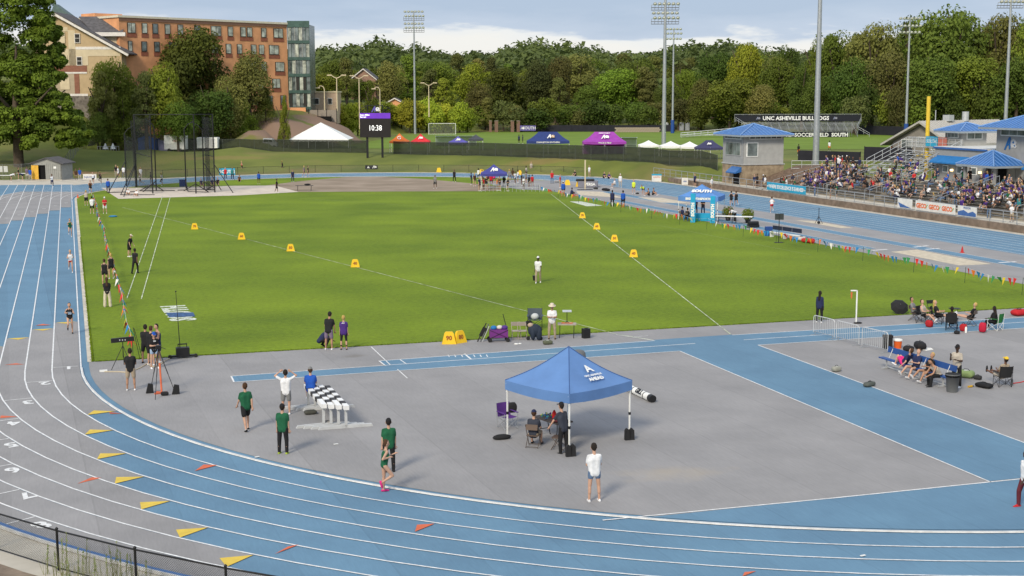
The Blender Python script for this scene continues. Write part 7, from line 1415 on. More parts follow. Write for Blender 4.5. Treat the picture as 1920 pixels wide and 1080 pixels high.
M = MB(); M.bar(top_ + Vector((.03, -.05, -.6)), (.05, -.3, .05), .04, orr, 8); M.box((0.02, -.35, .03), (.55, .12, .06), orr, rz=.4); M.box((0.02, -.3, .03), (.5, .1, .06), orr, rz=-.9); M.build('orange_strap', ctp)
for f_, lab in zip(feet, ('black sandbag on the left foot of the camera tripod', 'x', 'black sandbag on the right foot of the camera tripod')):
    if lab != 'x': M = MB(); M.prism([(-.16, 0, 0), (.16, 0, 0), (.14, 0, .38), (-.05, 0, .42)], (0, .16, 0), blackf); tag(M.build('sandbag', None, f_), lab, 'sandbag', 'tripod sandbags')
lump_bag(G(309, 742), (.32, .2, .18), blackf, 'small black pouch between the feet of the camera tripod', strap=False)
pw = thing('timing_mast', 'tall thin black mast on a weighted black box with wheels on the grass edge', 'mast', G(343, 671)); hm = HZ(540, dep(pw.location)); M = MB(); M.bar((-.12, 0, .5), (-.22, 0, hm), .022, black, 6, .012); M.bar((-.24, 0, hm), (-.2, 0, hm + .06), .03, black, 6); M.build('pole', pw)
M = MB(); M.box((0, 0, .30), (.62, .4, .42), black); M.box((0, 0, .10), (1.1, .2, .08), black); M.box((0, .1, .65), (.42, .05, .05), black); M.bar((-.2, .1, .5), (-.2, .1, .68), .02, black, 5); M.bar((.2, .1, .5), (.2, .1, .68), .02, black, 5); M.build('weighted_base', pw)
for x in (-.6, .6): M = MB(); M.bar((x, -.12, .09), (x, .0, .09), .09, rubber, 12); M.build('wheel', pw)
M = MB(); pts = [G(*p, .03) for p in [(318, 672), (310, 676), (300, 684), (288, 688), (276, 682), (262, 690), (252, 694), (236, 698), (222, 697), (196, 697)]]; M.path(pts, .03, clr('cable_cream', (.5, .42, .3)), 6); tag(M.build('cable'), 'pale cable running over the ground from the mast to the light bar tripod', 'cable')
M = MB(); M.box((0, 0, .04), (.34, .16, .08), white); tag(M.build('foam_block', None, G(194, 697)), 'small white block at the end of the pale cable', 'block')
# ---------------------------------------------------------------- yellow marker boards
yb = mat('marker_yellow', (.80, .50, .02), .5, .05, 2); ybt = PM('marker_text', (.30, .10, .02))
def marker(px, py, label, s=1.0, a=180, txt='40', rot=None):
    q = G(px, py); r = thing('distance_marker', label, 'marker board', (q.x, q.y, .012), face(q, a) + math.pi if rot is None else rot, 'yellow distance markers'); M = MB()
    h, w, w2, dp = .62 * s, .36 * s, .23 * s, .16 * s
    fr_ = [(-w, 0, 0), (w, 0, 0), (w2, 0, h * .86), (w2 * .7, 0, h), (-w2 * .7, 0, h), (-w2, 0, h * .86)]
    M.v = [(x, -dp * (1 - z / h * .7), z) for x, _, z in fr_] + [(x, dp * (1 - z / h * .7), z) for x, _, z in fr_]; k = M.mi(yb); n = 6
    for f_ in [tuple(range(n)), tuple(range(n, 2 * n))[::-1]] + [(i, (i + 1) % n, n + (i + 1) % n, n + i) for i in range(n)]: M.f.append(f_); M.m.append(k); M.sm.append(False)
    M.build('board', r); text(txt, .30 * s, ybt, r, (0, -dp * .68, h * .48), (math.pi / 2 - .2, 0, 0), 'number', .003, .015); return r
for px, py, t_, lab in [(842, 645, '90', 'left one of the two near yellow marker boards on the grass edge'), (862, 643, '80', 'right one of the two near yellow marker boards on the grass edge')]: marker(px, py, lab, 1.0, 180 - (px > 850) * 40, t_)
for (px, py), t_, lab in zip([(365, 430), (453, 449), (545, 471), (666, 501)], ['70', '60', '50', '40'], ['farthest', 'second farthest', 'second nearest', 'nearest']): marker(px, py, lab + ' yellow marker board along the left sector line', .92, 180, t_)
for (px, py), t_, lab in zip([(1092, 409), (1119, 430), (1152, 453), (1188, 482)], ['70', '60', '50', '40'], ['farthest', 'second farthest', 'second nearest', 'nearest']): marker(px, py, lab + ' yellow marker board along the right sector line', .92, 180, t_)
for px, py, lab in [(903, 326, 'upright yellow board left of the far navy tent'), (974, 328, 'upright yellow board right of the far navy tent'), (823, 323, 'yellow board on the far bend right of the scoreboard'), (1064, 347, 'upright yellow board, left one before the landing mat'), (1085, 350, 'upright yellow board, right one before the landing mat')]: marker(px, py, lab, 1.15, 180, '')
# ---------------------------------------------------------------- pennant lines
fc = [clr('pennant_red', (.60, .03, .03)), clr('pennant_yellow', (.72, .52, .03)), clr('pennant_green', (.04, .25, .09)), clr('pennant_white', (.72, .70, .66)), clr('pennant_blue', (.02, .19, .45)), clr('pennant_orange', (.68, .17, .03))]
FM = []
for m in fc:
    M = MB(); M.add([(-.16, 0, 0), (.16, 0, 0), (.02, .05, -.50), (-.16, .02, 0)], [(0, 1, 2)], m); M.add([(-.16, .004, 0), (.16, .004, 0), (.02, .054, -.50)], [(2, 1, 0)], m); FM.append(M.mesh('pennant'))
def pennants(label, posts, h, step, lean):
    r = thing('pennant_line', label, 'pennant line', posts[0]); O = Vector(posts[0]); k = 0; st_m = MB(); st_m.bar((0, 0, 0), (lean, 0, h + .04), .016, PM('green_stake', (.03, .06, .03)), 5); sme = st_m.mesh('stake'); rp = MB()
    for p in posts: link('stake', sme, r, Vector(p) - O)
    for a, b in zip(posts, posts[1:]):
        a = Vector(a) - O + Vector((lean, 0, h)); b = Vector(b) - O + Vector((lean, 0, h)); n = max(1, int((b - a).length / step)); pv = a; rz = math.atan2((b - a).y, (b - a).x)
        for i in range(1, n + 1):
            f_ = i / n; p = a.lerp(b, f_); p.z -= .22 * math.sin(math.pi * f_); rp.bar(pv, p, .006, white, 3)
            if i < n: o = link('pennant', FM[(k * 5 + k // 3) % 6], r, (pv + p) / 2, rz + U(-.5, .5)); o.rotation_euler.x = U(-.55, .55); o.rotation_euler.y = U(-.2, .2)
            k += 1; pv = p
    rp.build('cord', r)
pennants('string of coloured pennants along the left edge of the infield', [(-32.5 + U(-.1, .1), y, .01) for y in (104, 90, 76, 62, 49, 37, 27, 19, 11, 5, 1.6)], .98, .52, .0)
pennants('string of coloured pennants along the right edge of the infield', [(20.97, 99.81, 0), (20.5, 91.0, 0), (20.3, 83.5, 0), (20.1, 77.5, 0), (20.2, 70.4, 0), (20.1, 62, 0), (20.2, 55.5, 0), (20.6, 50.4, 0), (20.8, 43.5, 0), (21, 37.9, 0), (20.95, 31, 0), (20.98, 24.5, 0), (20.7, 17.5, 0), (20.8, 11.8, 0), (20.8, 6, 0)], 1.03, .52, .05)
M = MB(); q = G(268, 668); M.bar((0, 0, 0), (-.25, .1, 1.5), .014, black, 5); M.bar((.12, .1, 0), (-.2, .1, 1.45), .014, black, 5); tag(M.build('thin_poles', None, G(262, 672)), 'two thin dark poles leaning together at the near end of the left pennants', 'poles')
# ---------------------------------------------------------------- gear beside the runway
pur = clr('wagon_purple', (.16, .03, .20)); wg = thing('folding_wagon', 'purple folding wagon piled with bags at the grass edge', 'wagon', G(936, 642), -YAW + .1); M = MB(); M.box((0, .3, .42), (.92, .5, .40), pur); M.build('tub', wg)
for x in (-.36, .38):
    for y in (.0, .6): M = MB(); M.bar((x - (.1 if x < 0 else -.06), y - .03, .11), (x - (.1 if x < 0 else -.06), y + .03, .11), .11, rubber, 14); M.build('wheel', wg)
M = MB(); M.bar((-.46, .03, .2), (.46, .03, .62), .012, black, 5); M.bar((.46, .03, .2), (-.46, .03, .62), .012, black, 5); M.path([(.44, .5, .6), (.25, .6, 1.35)], .02, black, 6); M.build('frame', wg)
for x, z, s_, c_, lab in [(-.25, .7, .17, (.02, .15, .4), 'blue plastic bag on top of the purple wagon'), (.05, .72, .16, (.6, .55, .5), 'white plastic bag on top of the purple wagon'), (.3, .7, .18, (.08, .03, .2), 'dark purple cloth on top of the wagon')]:
    M = MB(); M.ell((0, 0, 0), (s_, s_ * .8, s_ * .7), clr('wagon_load_%d' % int(x * 100 + 50), c_), 9, 6); q = Vector(wg.location) + Matrix.Rotation(wg.rotation_euler.z, 3, 'Z') @ Vector((x, .3, z)); tag(M.build('plastic_bag', None, q), lab, 'bag', 'load on the wagon')
M = MB(); M.bar((-.35, 0, 0), (.1, .1, .95), .03, black, 5); M.bar((-.2, 0, 0), (.22, .1, .9), .03, PM('bin_grey', 0), 5); M.bar((-.1, -.05, 0), (.25, .0, .8), .02, alu, 5); M.box((-.05, .05, .5), (.5, .03, .25), blackf, ry=-1.1); tag(M.build('folded_chairs', None, G(908, 641), -YAW), 'folded dark chairs leaning against the left side of the purple wagon', 'folded chairs')
lg_ = PM('chair_beige_metal', (.36, .31, .26), .5)
q = G(968, 636); folding_chair(q, face(q, 170), 'left one of two beige folding chairs right of the purple wagon', lg_, lg_); q = G(979, 636); folding_chair(q, face(q, 172), 'right one of two beige folding chairs right of the purple wagon', lg_, lg_)
q = G(1003, 617); cc_ = camp_chair(q, face(q, 180), 'large dark camping chair with clothes on it at the grass edge', clr('chair_greyblue', (.07, .09, .11))); cc_.scale = (1.35, 1.1, 1.15)
M = MB(); M.ell((0, 0, 0), (.22, .18, .18), clr('clothes_white', (.5, .52, .52)), 9, 6); tag(M.build('clothes', None, Vector((q.x, q.y, .68))), 'pale clothes lying in the large dark camping chair', 'clothes')
lump_bag(G(991, 612), (.42, .3, .3), blackf, 'black cooler bag beside the large camping chair'); bpk = thing('stroller_cart', 'dark cart stuffed with jackets standing before the large camping chair', 'cart', G(1003, 638), -YAW); M = MB(); M.ell((0, 0, .5), (.36, .25, .34), clr('cart_navy', (.02, .03, .05)), 12, 8); M.ell((.2, -.1, .35), (.16, .15, .35), clr('cart_navy', 0), 8, 6); M.ell((-.1, -.15, .35), (.14, .15, .33), clr('cart_navy', 0), 8, 6); M.build('load', bpk)
M = MB(); M.ell((-.22, 0, .78), (.16, .14, .12), clr('cart_tan', (.4, .3, .22)), 8, 5); M.build('cloth', bpk)
for x in (-.34, .3): M = MB(); M.bar((x, -.03, .1), (x, .04, .1), .1, rubber, 12); M.build('wheel', bpk)
lump_bag(G(1027, 646), (.5, .3, .22), clr('shoe_green', (.10, .11, .07)), 'dark green spiked shoes on the grey ground in front of the official', 'shoes', 'shoes', group='shoes on the ground', m2=clr('shoe_pale', (.4, .42, .36)), strap=False)
q = G(1063, 633); t_ = table(q, .95, .6, .74, face(q, 0) * 1 , 'small beige table with an instrument stand beside the official', lg_); M = MB(); M.bar((0, 0, 0), (0, 0, .62), .018, black, 6); M.box((0, 0, .64), (.46, .3, .03), alu, rx=.15); M.path([(-.14, 0, .0), (0, 0, .12), (.14, 0, 0)], .012, black); tag(M.build('instrument_stand', None, Vector((q.x, q.y, .74)), -YAW), 'black instrument stand with flat plate on the small beige table', 'stand')
M = MB(); M.bar((-.3, -.05, .02), (.32, .02, .02), .02, orr, 5); M.bar((-.25, .1, .02), (.25, -.12, .02), .02, orr, 5); tag(M.build('orange_tape', None, Vector((q.x, q.y, .74)), -YAW), 'orange tape lying on the small beige table', 'tape')
sp = thing('speaker_box', 'black speaker box standing alone on the grey edge right of the table', 'speaker', G(1099, 634), -YAW + .3); M = MB(); M.prism([(-.18, -.15, 0), (.18, -.15, 0), (.2, .15, 0), (-.2, .15, 0)], (0, 0, .5), black); M.build('box', sp); M = MB(); M.box((0, 0, .52), (.18, .04, .03), black); M.build('handle', sp)
for px, py in ((967, 646), (226, 430)): pass
M = MB(); M.ell((0, 0, .03), (.13, .08, .04), white, 8, 4); M.ell((.2, .02, .03), (.1, .07, .035), white, 8, 4); tag(M.build('crumpled_papers', None, G(968, 646)), 'two small white crumpled papers right of the purple wagon', 'paper')
M = MB(); M.ell((0, 0, .08), (.45, .3, .10), clr('tarp_blue', (.03, .2, .42)), 10, 5); tag(M.build('blue_cloth', None, G(212, 407)), 'blue cloth lying on the far left grass', 'cloth')
# ---------------------------------------------------------------- barriers, post, bench
bsteel = PM('bright_steel', (.62, .63, .64), .4, metal=.2)
def barrier(a, b, label):
    a = Vector(a); b = Vector(b); d = b - a; r = thing('crowd_barrier', label, 'barrier', a, math.atan2(d.y, d.x), 'crowd barriers across the runway'); Lb = d.length; h = 1.02; M = MB(); M.path([(0, 0, .12), (0, 0, h - .12), (.05, 0, h - .03), (.14, 0, h), (Lb - .14, 0, h), (Lb - .05, 0, h - .03), (Lb, 0, h - .12), (Lb, 0, .12), (0, 0, .18), (Lb, 0, .18)][:8], .020, bsteel, 6); M.bar((0, 0, .18), (Lb, 0, .18), .018, steel, 6); M.build('frame', r)
    bm_ = MB(); bm_.bar((0, 0, .18), (0, 0, h), .009, bsteel, 5); bme = bm_.mesh('bar'); n = int(Lb / .14)
    for i in range(1, n): link('bar', bme, r, (Lb * i / n, 0, 0))
    for x in (.15, Lb - .15): M = MB(); M.box((x, 0, .02), (.06, .55, .03), steel); M.bar((x, 0, .02), (x, 0, .2), .02, steel, 5); M.build('foot', r)
barrier(G(1525, 627), G(1564, 637), 'steel crowd barrier, leftmost of three across the blue runway'); barrier(G(1568, 638), G(1610, 649), 'steel crowd barrier, middle one of three across the blue runway'); barrier(G(1616, 651), G(1664, 663), 'steel crowd barrier, rightmost of three, next to the black cooler')
gpst = thing('gauge_post', 'white gallows-shaped post with orange flag on the grey edge', 'post', G(1605, 607), -YAW); M = MB(); hh = HZ(541, dep(gpst.location)); M.box((0, 0, hh / 2), (.065, .065, hh), white); M.box((-.16, 0, hh - .03), (.36, .065, .06), white); M.build('post', gpst); M = MB(); M.prism([(-.33, 0, hh - .12), (-.24, 0, hh - .12), (-.26, 0, hh - .48), (-.32, 0, hh - .42)], (0, .02, 0), orr); M.build('flag', gpst); M = MB(); M.ell((.1, 0, .05), (.25, .12, .06), black, 8, 4); M.build('foot', gpst)
bbl = mat('bench_blue', (.022, .075, .26), .5, .06, 2); bleg = PM('bench_leg', (.50, .51, .52), .4, metal=.4)
B0, B1 = G(1657, 690), G(1776, 728)
ebx = B1 - B0; bl = ebx.length; bn = thing('blue_bench', 'long blue team bench with backrest on silver legs, athletes sitting on it', 'bench', (B0.x, B0.y, .012), math.atan2(ebx.y, ebx.x)); place(bn)
# local x along bench (toward camera), +y to its right-hand/back side
for k in range(2):
    x0, x1 = (-.25 + k * (bl / 2 + .15), bl / 2 - .1 + k * (bl / 2 + .15)); M = MB(); M.box(((x0 + x1) / 2, .0, .45), (x1 - x0, .26, .05), bbl); M.build('seat_plank', bn); M = MB(); M.box(((x0 + x1) / 2 + .1, .32, .82), (x1 - x0, .05, .26), bbl, rx=-.18); M.build('backrest', bn)
for x in (.2, 1.5, 2.7, bl - .3): M = MB(); M.box((x, 0, .22), (.05, .06, .42), bleg); M.box((x, .1, .03), (.06, .7, .05), bleg); M.bar((x, .1, .4), (x, .35, .95), .022, bleg, 6); M.build('leg', bn)
M = MB(); M.box((bl / 2, .05, .08), (bl - .4, .04, .04), bleg); M.build('rail', bn)
def onb(x, y=0, z=0): return bn.matrix_basis @ Vector((x, y, z))
brz = bn.rotation_euler.z
person(onb(1.55, .0, -.02), 0, 1.72, 'lieknees', 'person in navy top and pink shorts reclining on the bench with knees up', 'navy', 'pink', 'light', 'brown', 'white', bot='shorts', fem=True, vox=.022, absrot=brz - math.pi / 2 + math.pi + .3)
person(onb(2.35, .05, -.02), 0, 1.72, 'sitlean', 'person in purple navy T-shirt sitting back on the middle of the blue bench', 'navy', 'black', 'light', 'brown', 'white', fem=True, bot='minis', vox=.022, absrot=brz + math.pi + .2)
person(onb(3.3, .05, -.02), 0, 1.72, 'sitlean', 'person in black top with bare legs sitting on the near half of the blue bench', 'black', 'brown', 'tan', 'blond', 'white', fem=True, bot='minis', vox=.022, absrot=brz + math.pi + .1)
person(onb(4.15, -.05, -.02), 0, 1.78, 'sitbend', 'person in white sleeveless top and black trousers leaning forward on the near bench end', 'beige', 'black', 'tan', 'darkhair', 'black', top='tank', bot='pants', vox=.02, absrot=brz + math.pi - .1, fingers=True)
M = MB(); M.lathe((0, 0, 0), [(.17, 0), (.2, .32), (.2, .38)], clr('cooler_orange', (.70, .12, .02)), 16); M.lathe((0, 0, .38), [(.22, 0), (.22, .08), (.1, .1)], white, 16); tag(M.build('drink_cooler', None, G(1683, 653)), 'round orange drink cooler with white lid behind the blue bench', 'cooler')
hc = thing('wheeled_case', 'black wheeled case behind the left end of the blue bench', 'case', G(1664, 655), -YAW); M = MB(); M.box((0, 0, .3), (.4, .3, .5), blackf); M.box((0, 0, .64), (.44, .34, .14), blackf); M.build('body', hc); M = MB(); M.path([(-.15, .1, .7), (-.12, .1, .85), (.12, .1, .85), (.15, .1, .7)], .012, steel); M.build('handle', hc)
for px, py, s_, c_, lab in [(1725, 655, (.75, .5, .38), (.015, .015, .017), 'big black shoulder bag behind the middle of the blue bench'), (1703, 659, (.5, .35, .28), (.014, .014, .016), 'black backpack directly behind the bench backrest'), (1568, 697, (.46, .28, .26), (.30, .30, .26), 'pale grey duffel bag, smaller one beside the blue javelin runway'), (1630, 725, (.68, .3, .22), (.09, .10, .09), 'olive striped duffel bag beside the edge line of the blue runway'), (1845, 727, (.75, .45, .22), (.012, .012, .014), 'black backpack lying left of the yellow-capped person\'s chair'),
                            (1811, 708, (.75, .5, .34), (.22, .30, .12), 'pale green crumpled bag right of the trash can'), (1833, 712, (.35, .25, .2), (.03, .03, .03), 'small black pouch beside the green bag'), (1742, 614, (.40, .28, .40), (.40, .015, .02), 'red backpack, leftmost, by the circle of chairs'), (1806, 622, (.36, .26, .42), (.40, .015, .02), 'red backpack in front of the black folding chair'), (1842, 624, (.38, .26, .55), (.45, .012, .04), 'tall pinkish red backpack beside the green chair'), (1910, 592, (.9, .6, .38), (.48, .015, .02), 'red bag at the right edge on the grey ground'), (1794, 626, (.45, .3, .16), (.012, .012, .014), 'black bag on the blue runway before the red backpack'),
                            (1502, 452, (.9, .7, .4), (.55, .50, .46), 'white bag beside the red bags behind the pennants'), (1512, 455, (.8, .6, .4), (.5, .02, .02), 'red bag, left one behind the right pennants'), (1521, 456, (.8, .6, .4), (.5, .03, .02), 'red bag, right one behind the right pennants'), (1136, 358, (1.8, .5, .35), (.012, .012, .014), 'long black pole bag on the far jump area'), (1117, 355, (.6, .4, .3), (.05, .05, .05), 'small dark bag left of the long pole bag'), (1195, 364, (.5, .35, .2), (.03, .03, .03), 'dark bag between the two yellow vested people'), (1045, 342, (.8, .5, .35), (.3, .3, .32), 'grey bag on the far bend behind the official in red')]:
    lump_bag(G(px, py), s_, clr('bag_%d' % px, c_), lab, rz=U(0, 3), m2=clr('bag_trim_pale', (.45, .46, .44)) if px in (1568, 1811) else (clr('bag_trim_dark', (.03, .01, .012)) if c_[0] > .45 else None))
M = MB(); M.box((0, 0, .02), (.5, .36, .03), white, rz=.3); M.box((.15, .1, .05), (.3, .22, .02), white, rz=-.2); tag(M.build('papers', None, G(1738, 656)), 'white papers beside the big black shoulder bag', 'papers')
M = MB(); M.bar((-.12, 0, .05), (.1, .05, .05), .05, clr('bottle_gold', (.55, .32, .03)), 8); M.bar((.1, .05, .05), (.18, .07, .05), .03, black, 6); tag(M.build('drink_bottle', None, G(1820, 727)), 'small gold and black bottle lying right of the trash can', 'bottle')
M = MB(); M.lathe((0, 0, 0), [(.05, 0), (.05, .24), (.03, .3)], PM('bin_grey', 0), 10); tag(M.build('drink_bottle', None, G(1897, 723)), 'grey bottle beside the camping chair of the yellow-capped person', 'bottle')
M = MB(); M.lathe((0, 0, 0), [(.06, 0), (.06, .26), (.03, .32)], white, 10); tag(M.build('drink_bottle', None, G(1811, 624)), 'white bottle beside the middle red backpack', 'bottle')
M = MB(); M.path([G(1898, 719, .03), G(1912, 717, .03), G(1925, 714, .03)], .02, clr('pennant_red', 0)); tag(M.build('red_cord'), 'red cord on the ground at the right edge', 'cord')
# seated circle right of the post
def seated(px, py, a, label, shirt, pants, chair, m, h=1.74, pose='sitlean', **k):
    q = G(px, py)
    if chair == 'camp': camp_chair(q, face(q, a), 'camping chair under the ' + label[10:][:70] if False else k.pop('cl'), m)
    else: folding_chair(q, face(q, a), k.pop('cl'), frm, m)
    person(Vector((q.x, q.y, -.02)), a, h, pose, label, shirt, pants, vox=.026, **k)
seated(1713, 601, 110, 'person in grey T-shirt sitting leftmost in the circle of chairs', 'grey', 'black', 'fold', seatm, cl='folding chair of the leftmost person in the circle', skin='tan', hair='darkhair')
seated(1732, 606, 120, 'person in tan top reclining, second from left in the circle', 'beige', 'black', 'camp', blackf, cl='black camping chair second from left in the circle', skin='light', hair='brown', top='tank', bot='minis')
seated(1757, 607, 100, 'blond person in black T-shirt sitting in the circle', 'black', 'black', 'camp', blackf, cl='black camping chair of the blond person', skin='light', hair='blond', fem=True, hairs='long')
seated(1784, 619, 5, 'person hidden by the tall black chair back in the circle', 'black', 'black', 'camp', blackf, cl='tall black camping chair seen from behind in the circle', skin='dark', hair='darkhair')
seated(1821, 611, 290, 'person in black T-shirt and black shorts with legs stretched out in the circle', 'black', 'black', 'fold', seatm, cl='folding chair of the person with stretched legs', skin='light', hair='blond', pose='sitstretch', bot='minis')
seated(1865, 619, 300, 'long-haired person in black reading in the green chair', 'black', 'black', 'camp', clr('chair_green', (.02, .16, .04)), cl='green and white lawn chair at the right of the circle', skin='dark', hair='darkhair', hairs='long', fem=True, bot='pants', fm=None) if False else None
q = G(1865, 619); camp_chair(q, face(q, 300), 'green and white lawn chair at the right of the circle', clr('chair_green', (.02, .18, .04)), fm=white); person(Vector((q.x, q.y, -.02)), 300, 1.7, 'sit', 'long-haired person in black sitting in the green lawn chair', 'black', 'black', 'dark', 'darkhair', 'black', hairs='long', fem=True, bot='pants', vox=.026)
q = G(1747, 592); folding_chair(q, face(q, 150), 'empty dark folding chair on the grass edge behind the circle', black, PM('dark_seat', (.03, .035, .03)))
M = MB(); M.box((0, 0, .72), (.55, .4, .04), PM('dark_seat', 0)); M.bar((-.2, 0, 0), (.2, 0, .7), .012, black, 5); M.bar((.2, 0, 0), (-.2, 0, .7), .012, black, 5); tag(M.build('small_table', None, G(1789, 603), -YAW), 'small dark table in the middle of the circle of chairs', 'table')
q = G(1879, 724); camp_chair(q, face(q, 335), 'black camping chair of the yellow-capped person seen from behind', blackf); person(Vector((q.x, q.y, -.02)), 320, 1.78, 'sitstretch', 'person in yellow cap reclining in a black camping chair at the right edge', 'khaki', 'beige', 'brown', 'darkhair', 'black', cap='gold', vox=NV, bot='shorts')
um = thing('umbrella', 'black open umbrella lying on the grass edge', 'umbrella', G(1686, 588)); M = MB(); n = 8; R_ = .52; tip = Vector((0, 0, .30)); T = Matrix.Rotation(.85, 3, Vector((math.cos(-YAW), math.sin(-YAW), 0)))
ring_ = [Vector((R_ * math.cos(2 * math.pi * i / n), R_ * math.sin(2 * math.pi * i / n), 0)) for i in range(n)]; vs = [T @ tip] + [T @ v for v in ring_] + [T @ (v * .6 + tip * .72) for v in ring_]; off = -min(v.z for v in vs); vs = [v + Vector((0, 0, off + .01)) for v in vs]
for i in range(n): M2 = MB(); j = (i + 1) % n; M2.add([vs[0], vs[9 + i], vs[1 + i], vs[1 + j], vs[9 + j]], [(0, 1, 2, 3, 4)], blackf); M2.build('panel', um)
M = MB(); M.bar(vs[0], T @ Vector((0, 0, -.6)) + Vector((0, 0, off)), .012, steel, 5); M.build('shaft', um)
# ---------------------------------------------------------------- sponsor tent by the right straight
cs_ = clr('tent_sky', (.10, .24, .55)); qc = Vector((25.2, 61.2, 0)); st = popup(1314, dep(qc), .015, 4.0, 4.0, 2.3, 3.4, cs_, 'blue tent with two cyan columns and white lettering beside the right pennants', 'sponsor_tent', val=.45); st.location = (qc.x, qc.y, .015); st.rotation_euler.z = -YAW - .32; place(st)
text('SOUTH', .6, white, st, (.2, -1.15, 2.78), (.52, 0, 0), 'lettering', .004, .04); text('BIGSOUTHSPORTS', .30, white, st, (0, -2.02, 2.06), (math.pi / 2, 0, 0), 'lettering', .004, .02)
cyc = clr('column_cyan', (.02, .33, .58))
for i, (px, py) in enumerate(((1299, 417), (1336, 418))):
    q = G(px, py); d = dep(q); hq = HZ(362 if i == 0 else 367, d); r = thing('column_banner', ['left cyan column banner at the front of the blue tent', 'right cyan column banner at the front of the blue tent'][i], 'banner', (q.x, q.y, .01), -YAW - .2, 'cyan column banners'); M = MB(); M.box((0, 0, hq / 2), (.46, .36, hq), cyc); M.build('column', r)
    text('SOUTH', .4, white, r, (0, -.19, hq * .45), (math.pi / 2, -math.pi / 2, 0), 'lettering', .003, .03)
q = G(1318, 415); r = thing('covered_table', 'table with cyan cloth between the two column banners', 'table', (q.x, q.y, .01), -YAW - .2); M = MB(); M.box((0, .4, .38), (1.9, .7, .72), cyc); M.build('cloth', r)
for px, py, lab, sh, a in [(1278, 412, 'person in navy sitting at the left side of the blue tent', 'navy', 60), (1288, 415, 'person in black sitting before the left column banner', 'black', 30), (1304, 403, 'person in navy leaning inside the blue tent, left', 'navy', 180), (1318, 402, 'person in black inside the blue tent, right', 'black', 200)]:
    q = G(px, py)
    if px < 1295: folding_chair(q, face(q, a), 'folding chair of the ' + lab)
    person(Vector((q.x, q.y, 0)), a, 1.76, 'sit' if px < 1295 else 'armsfront', lab, sh, 'navy', 'tan', 'darkhair', 'black', vox=.045, bot='pants')
for px, py, lab in ((1365, 414, 'left round green bush in a pot by the white tables'), (1402, 418, 'right round green bush in a pot by the white tables')):
    q = G(px, py); r = thing('potted_bush', lab, 'potted plant', q, 0, 'potted bushes'); M = MB(); M.lathe((0, 0, 0), [(.2, 0), (.28, .35), (.05, .34)], black, 12); M.build('pot', r); nn = 900; v = sph(nn); link('foliage', quads_mesh('foliage', v * rng.uniform(.25, .62, (nn, 1)) + np.array([0, 0, .85]), v + np.array([0, 0, .4]), .07, F['light']), r)
person(G(1378, 415), 240, 1.8, 'bend', 'person in white shirt bending over the white table behind the pennants', 'white', 'black', 'tan', 'darkhair', 'black', bot='pants', vox=.035)
for px, py, lab in ((1360, 419, 'white folding table left of the bending person'), (1393, 420, 'white folding table right of the bending person')): table(G(px, py), 1.8, .75, .74, -YAW - .3, lab)
M = MB(); M.bar((-.5, 0, .42), (.5, 0, .42), .2, black, 8); M.box((0, 0, .15), (1.1, .4, .3), black); tag(M.build('equipment_case', None, G(1412, 427)), 'black equipment case on the ground right of the white tables', 'case')
sgn = thing('display_sign', 'dark two-panel display board on a black pole behind the pennants', 'sign', G(1460, 455), -YAW); hq = HZ(400, dep(sgn.location)); M = MB(); M.bar((0, 0, 0), (0, 0, hq), .035, black, 6); M.box((0, 0, .02), (.7, .5, .04), black); M.build('pole', sgn)
for x in (-.19, .19): M = MB(); M.box((x, -.04, hq - .22), (.35, .06, .52), PM('panel_dark', (.05, .055, .06), .4)); M.build('panel', sgn)
q0, q1 = G(1443, 444), G(1498, 452); e = q1 - q0; r = thing('team_bench', 'white team bench with dark navy backrests behind the right pennants', 'bench', q0, math.atan2(e.y, e.x)); Lq = e.length; nvy = PM('bench_navy', (.015, .022, .05))
M = MB(); M.box((Lq / 2, 0, .45), (Lq, .35, .05), white); M.build('seat', r)
for k in range(3): M = MB(); M.box((Lq * (k + .5) / 3, .3, .82), (Lq / 3 - .1, .05, .35), nvy); M.build('backrest', r)
for x in (.2, Lq / 2, Lq - .2): M = MB(); M.box((x, .1, .22), (.06, .4, .44), white); M.build('leg', r)
M = MB(); M.box((0, 0, .4), (.6, .5, .8), clr('bin_blue', (.02, .07, .28))); tag(M.build('blue_bin', None, G(1441, 442), -YAW), 'blue box at the left end of the navy-backed bench', 'box')
tr3 = thing('small_tripod', 'small black tripod on the right jump area beside the sand', 'tripod', G(1535, 420)); M = MB(); M.bar((0, 0, .4), (0, 0, 1.55), .03, black, 5)
for a in (0, 2.1, 4.2): M.bar((0, 0, .75), (.42 * math.cos(a), .42 * math.sin(a), 0), .025, black, 5)
M.ell((0, 0, .15), (.16, .16, .14), black, 8, 5); M.build('stand', tr3)
M = MB(); M.lathe((0, 0, 0), [(.2, 0), (.2, .03), (.13, .03), (.03, .5), (.01, .5)], clr('cone_red', (.45, .03, .03)), 12); tag(M.build('traffic_cone', None, G(1804, 474)), 'dark red cone on the grey strip by the home straight', 'cone')
for px, py, lab in ((146, 371, 'small orange cone at the inner corner of the far bend'),): M = MB(); M.lathe((0, 0, 0), [(.22, 0), (.22, .03), (.13, .03), (.03, .42), (.01, .42)], orr, 10); tag(M.build('traffic_cone', None, G(px, py)), lab, 'cone')
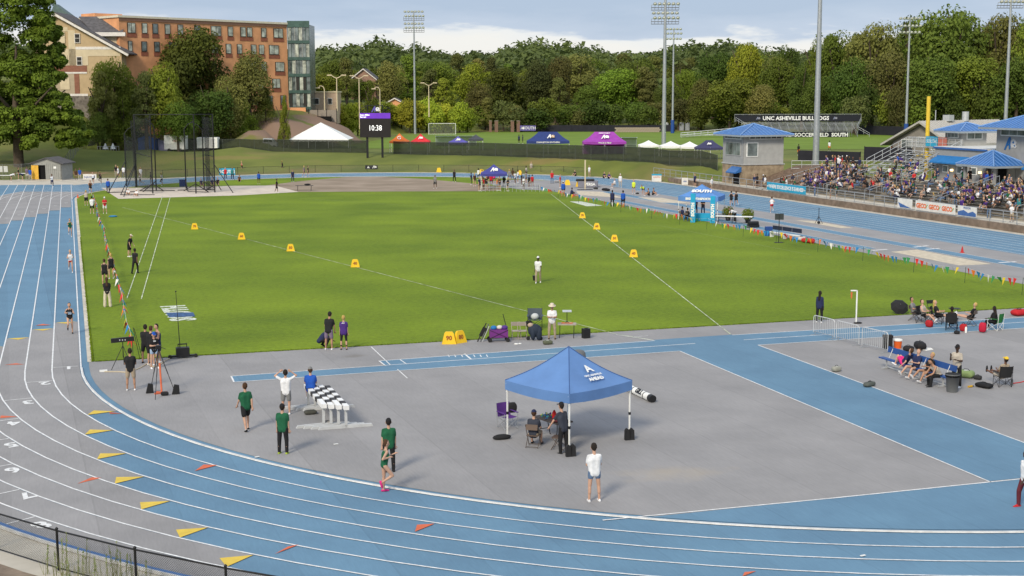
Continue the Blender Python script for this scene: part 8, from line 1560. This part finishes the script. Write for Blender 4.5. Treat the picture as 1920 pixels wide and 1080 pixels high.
# far event gear
ft = popup(945, dep((18.6, 110.5, 0)), .015, 3.5, 3.4, 2.05, 3.2, clr('tent_indigo', (.055, .06, .26)), 'small navy tent with white emblem amid athletes at the far end of the infield'); ft.location = (18.4, 110.5, .015); place(ft); crest(ft, (0, -1.0, 2.55), .42, white, white, 'emblem', (.85, 0, 0))
lm = thing('landing_mat', 'grey landing mat with dark cover at the far right bend', 'mat', G(1099, 352), -YAW - .1); M = MB(); M.box((.2, 1.2, .45), (2.6, 2.2, .8), PM('mat_grey', (.20, .20, .24))); M.build('mat', lm); M = MB(); M.box((-.2, 1.3, .95), (2.4, 2.0, .2), blackf); M.build('cover', lm); text('VERSA', .5, white, lm, (.5, .05, .45), (math.pi / 2, 0, 0), 'lettering', .003, .02)
jp = thing('jump_standard', 'tall pale upright pole before the landing mat at the far bend', 'upright', G(1097, 356)); hq = HZ(299, dep(jp.location)); M = MB(); M.box((0, 0, hq / 2), (.14, .14, hq), crm); M.build('pole', jp); M = MB(); M.box((0, 0, .04), (2.0, .5, .08), black); M.build('base', jp)
q = G(571, 358); table(q, 2.3, .6, .72, -YAW, 'dark table on the far dirt sector edge', PM('table_dark', 0)); M = MB(); M.ell((0, 0, .12), (.45, .2, .12), blackf, 8, 5); tag(M.build('dark_bundle', None, Vector((q.x + .4, q.y, .72))), 'dark bundle on the far table', 'bundle')
M = MB(); M.box((0, 0, .45), (.9, .7, .9), clr('bin_navy', (.02, .04, .15))); M.box((0, 0, .93), (.96, .76, .08), clr('bin_navy', 0)); tag(M.build('navy_bin', None, G(343, 350)), 'navy bin behind the netting of the cage', 'bin')
fr2 = thing('barrier_row', 'pale metal barriers around the athletes at the far end of the infield', 'barrier', G(903, 360), -YAW); M = MB(); railing(M, [(0, 0, 0), (7.4, 0, 0)], 1.0, alu, .5, .02, 2); M.build('rails', fr2)
# small litter and marks
for px, py, lab in ((482, 857, 'tiny white scrap on the grey ground near the inner kerb'), (630, 833, 'tiny white scrap in front of the barriers'), (1618, 1042, 'small white tag lying in the second lane')): M = MB(); M.box((0, 0, .01), (.16, .07, .015), white, rz=.2); tag(M.build('litter', None, G(px, py, .022)), lab, 'litter')
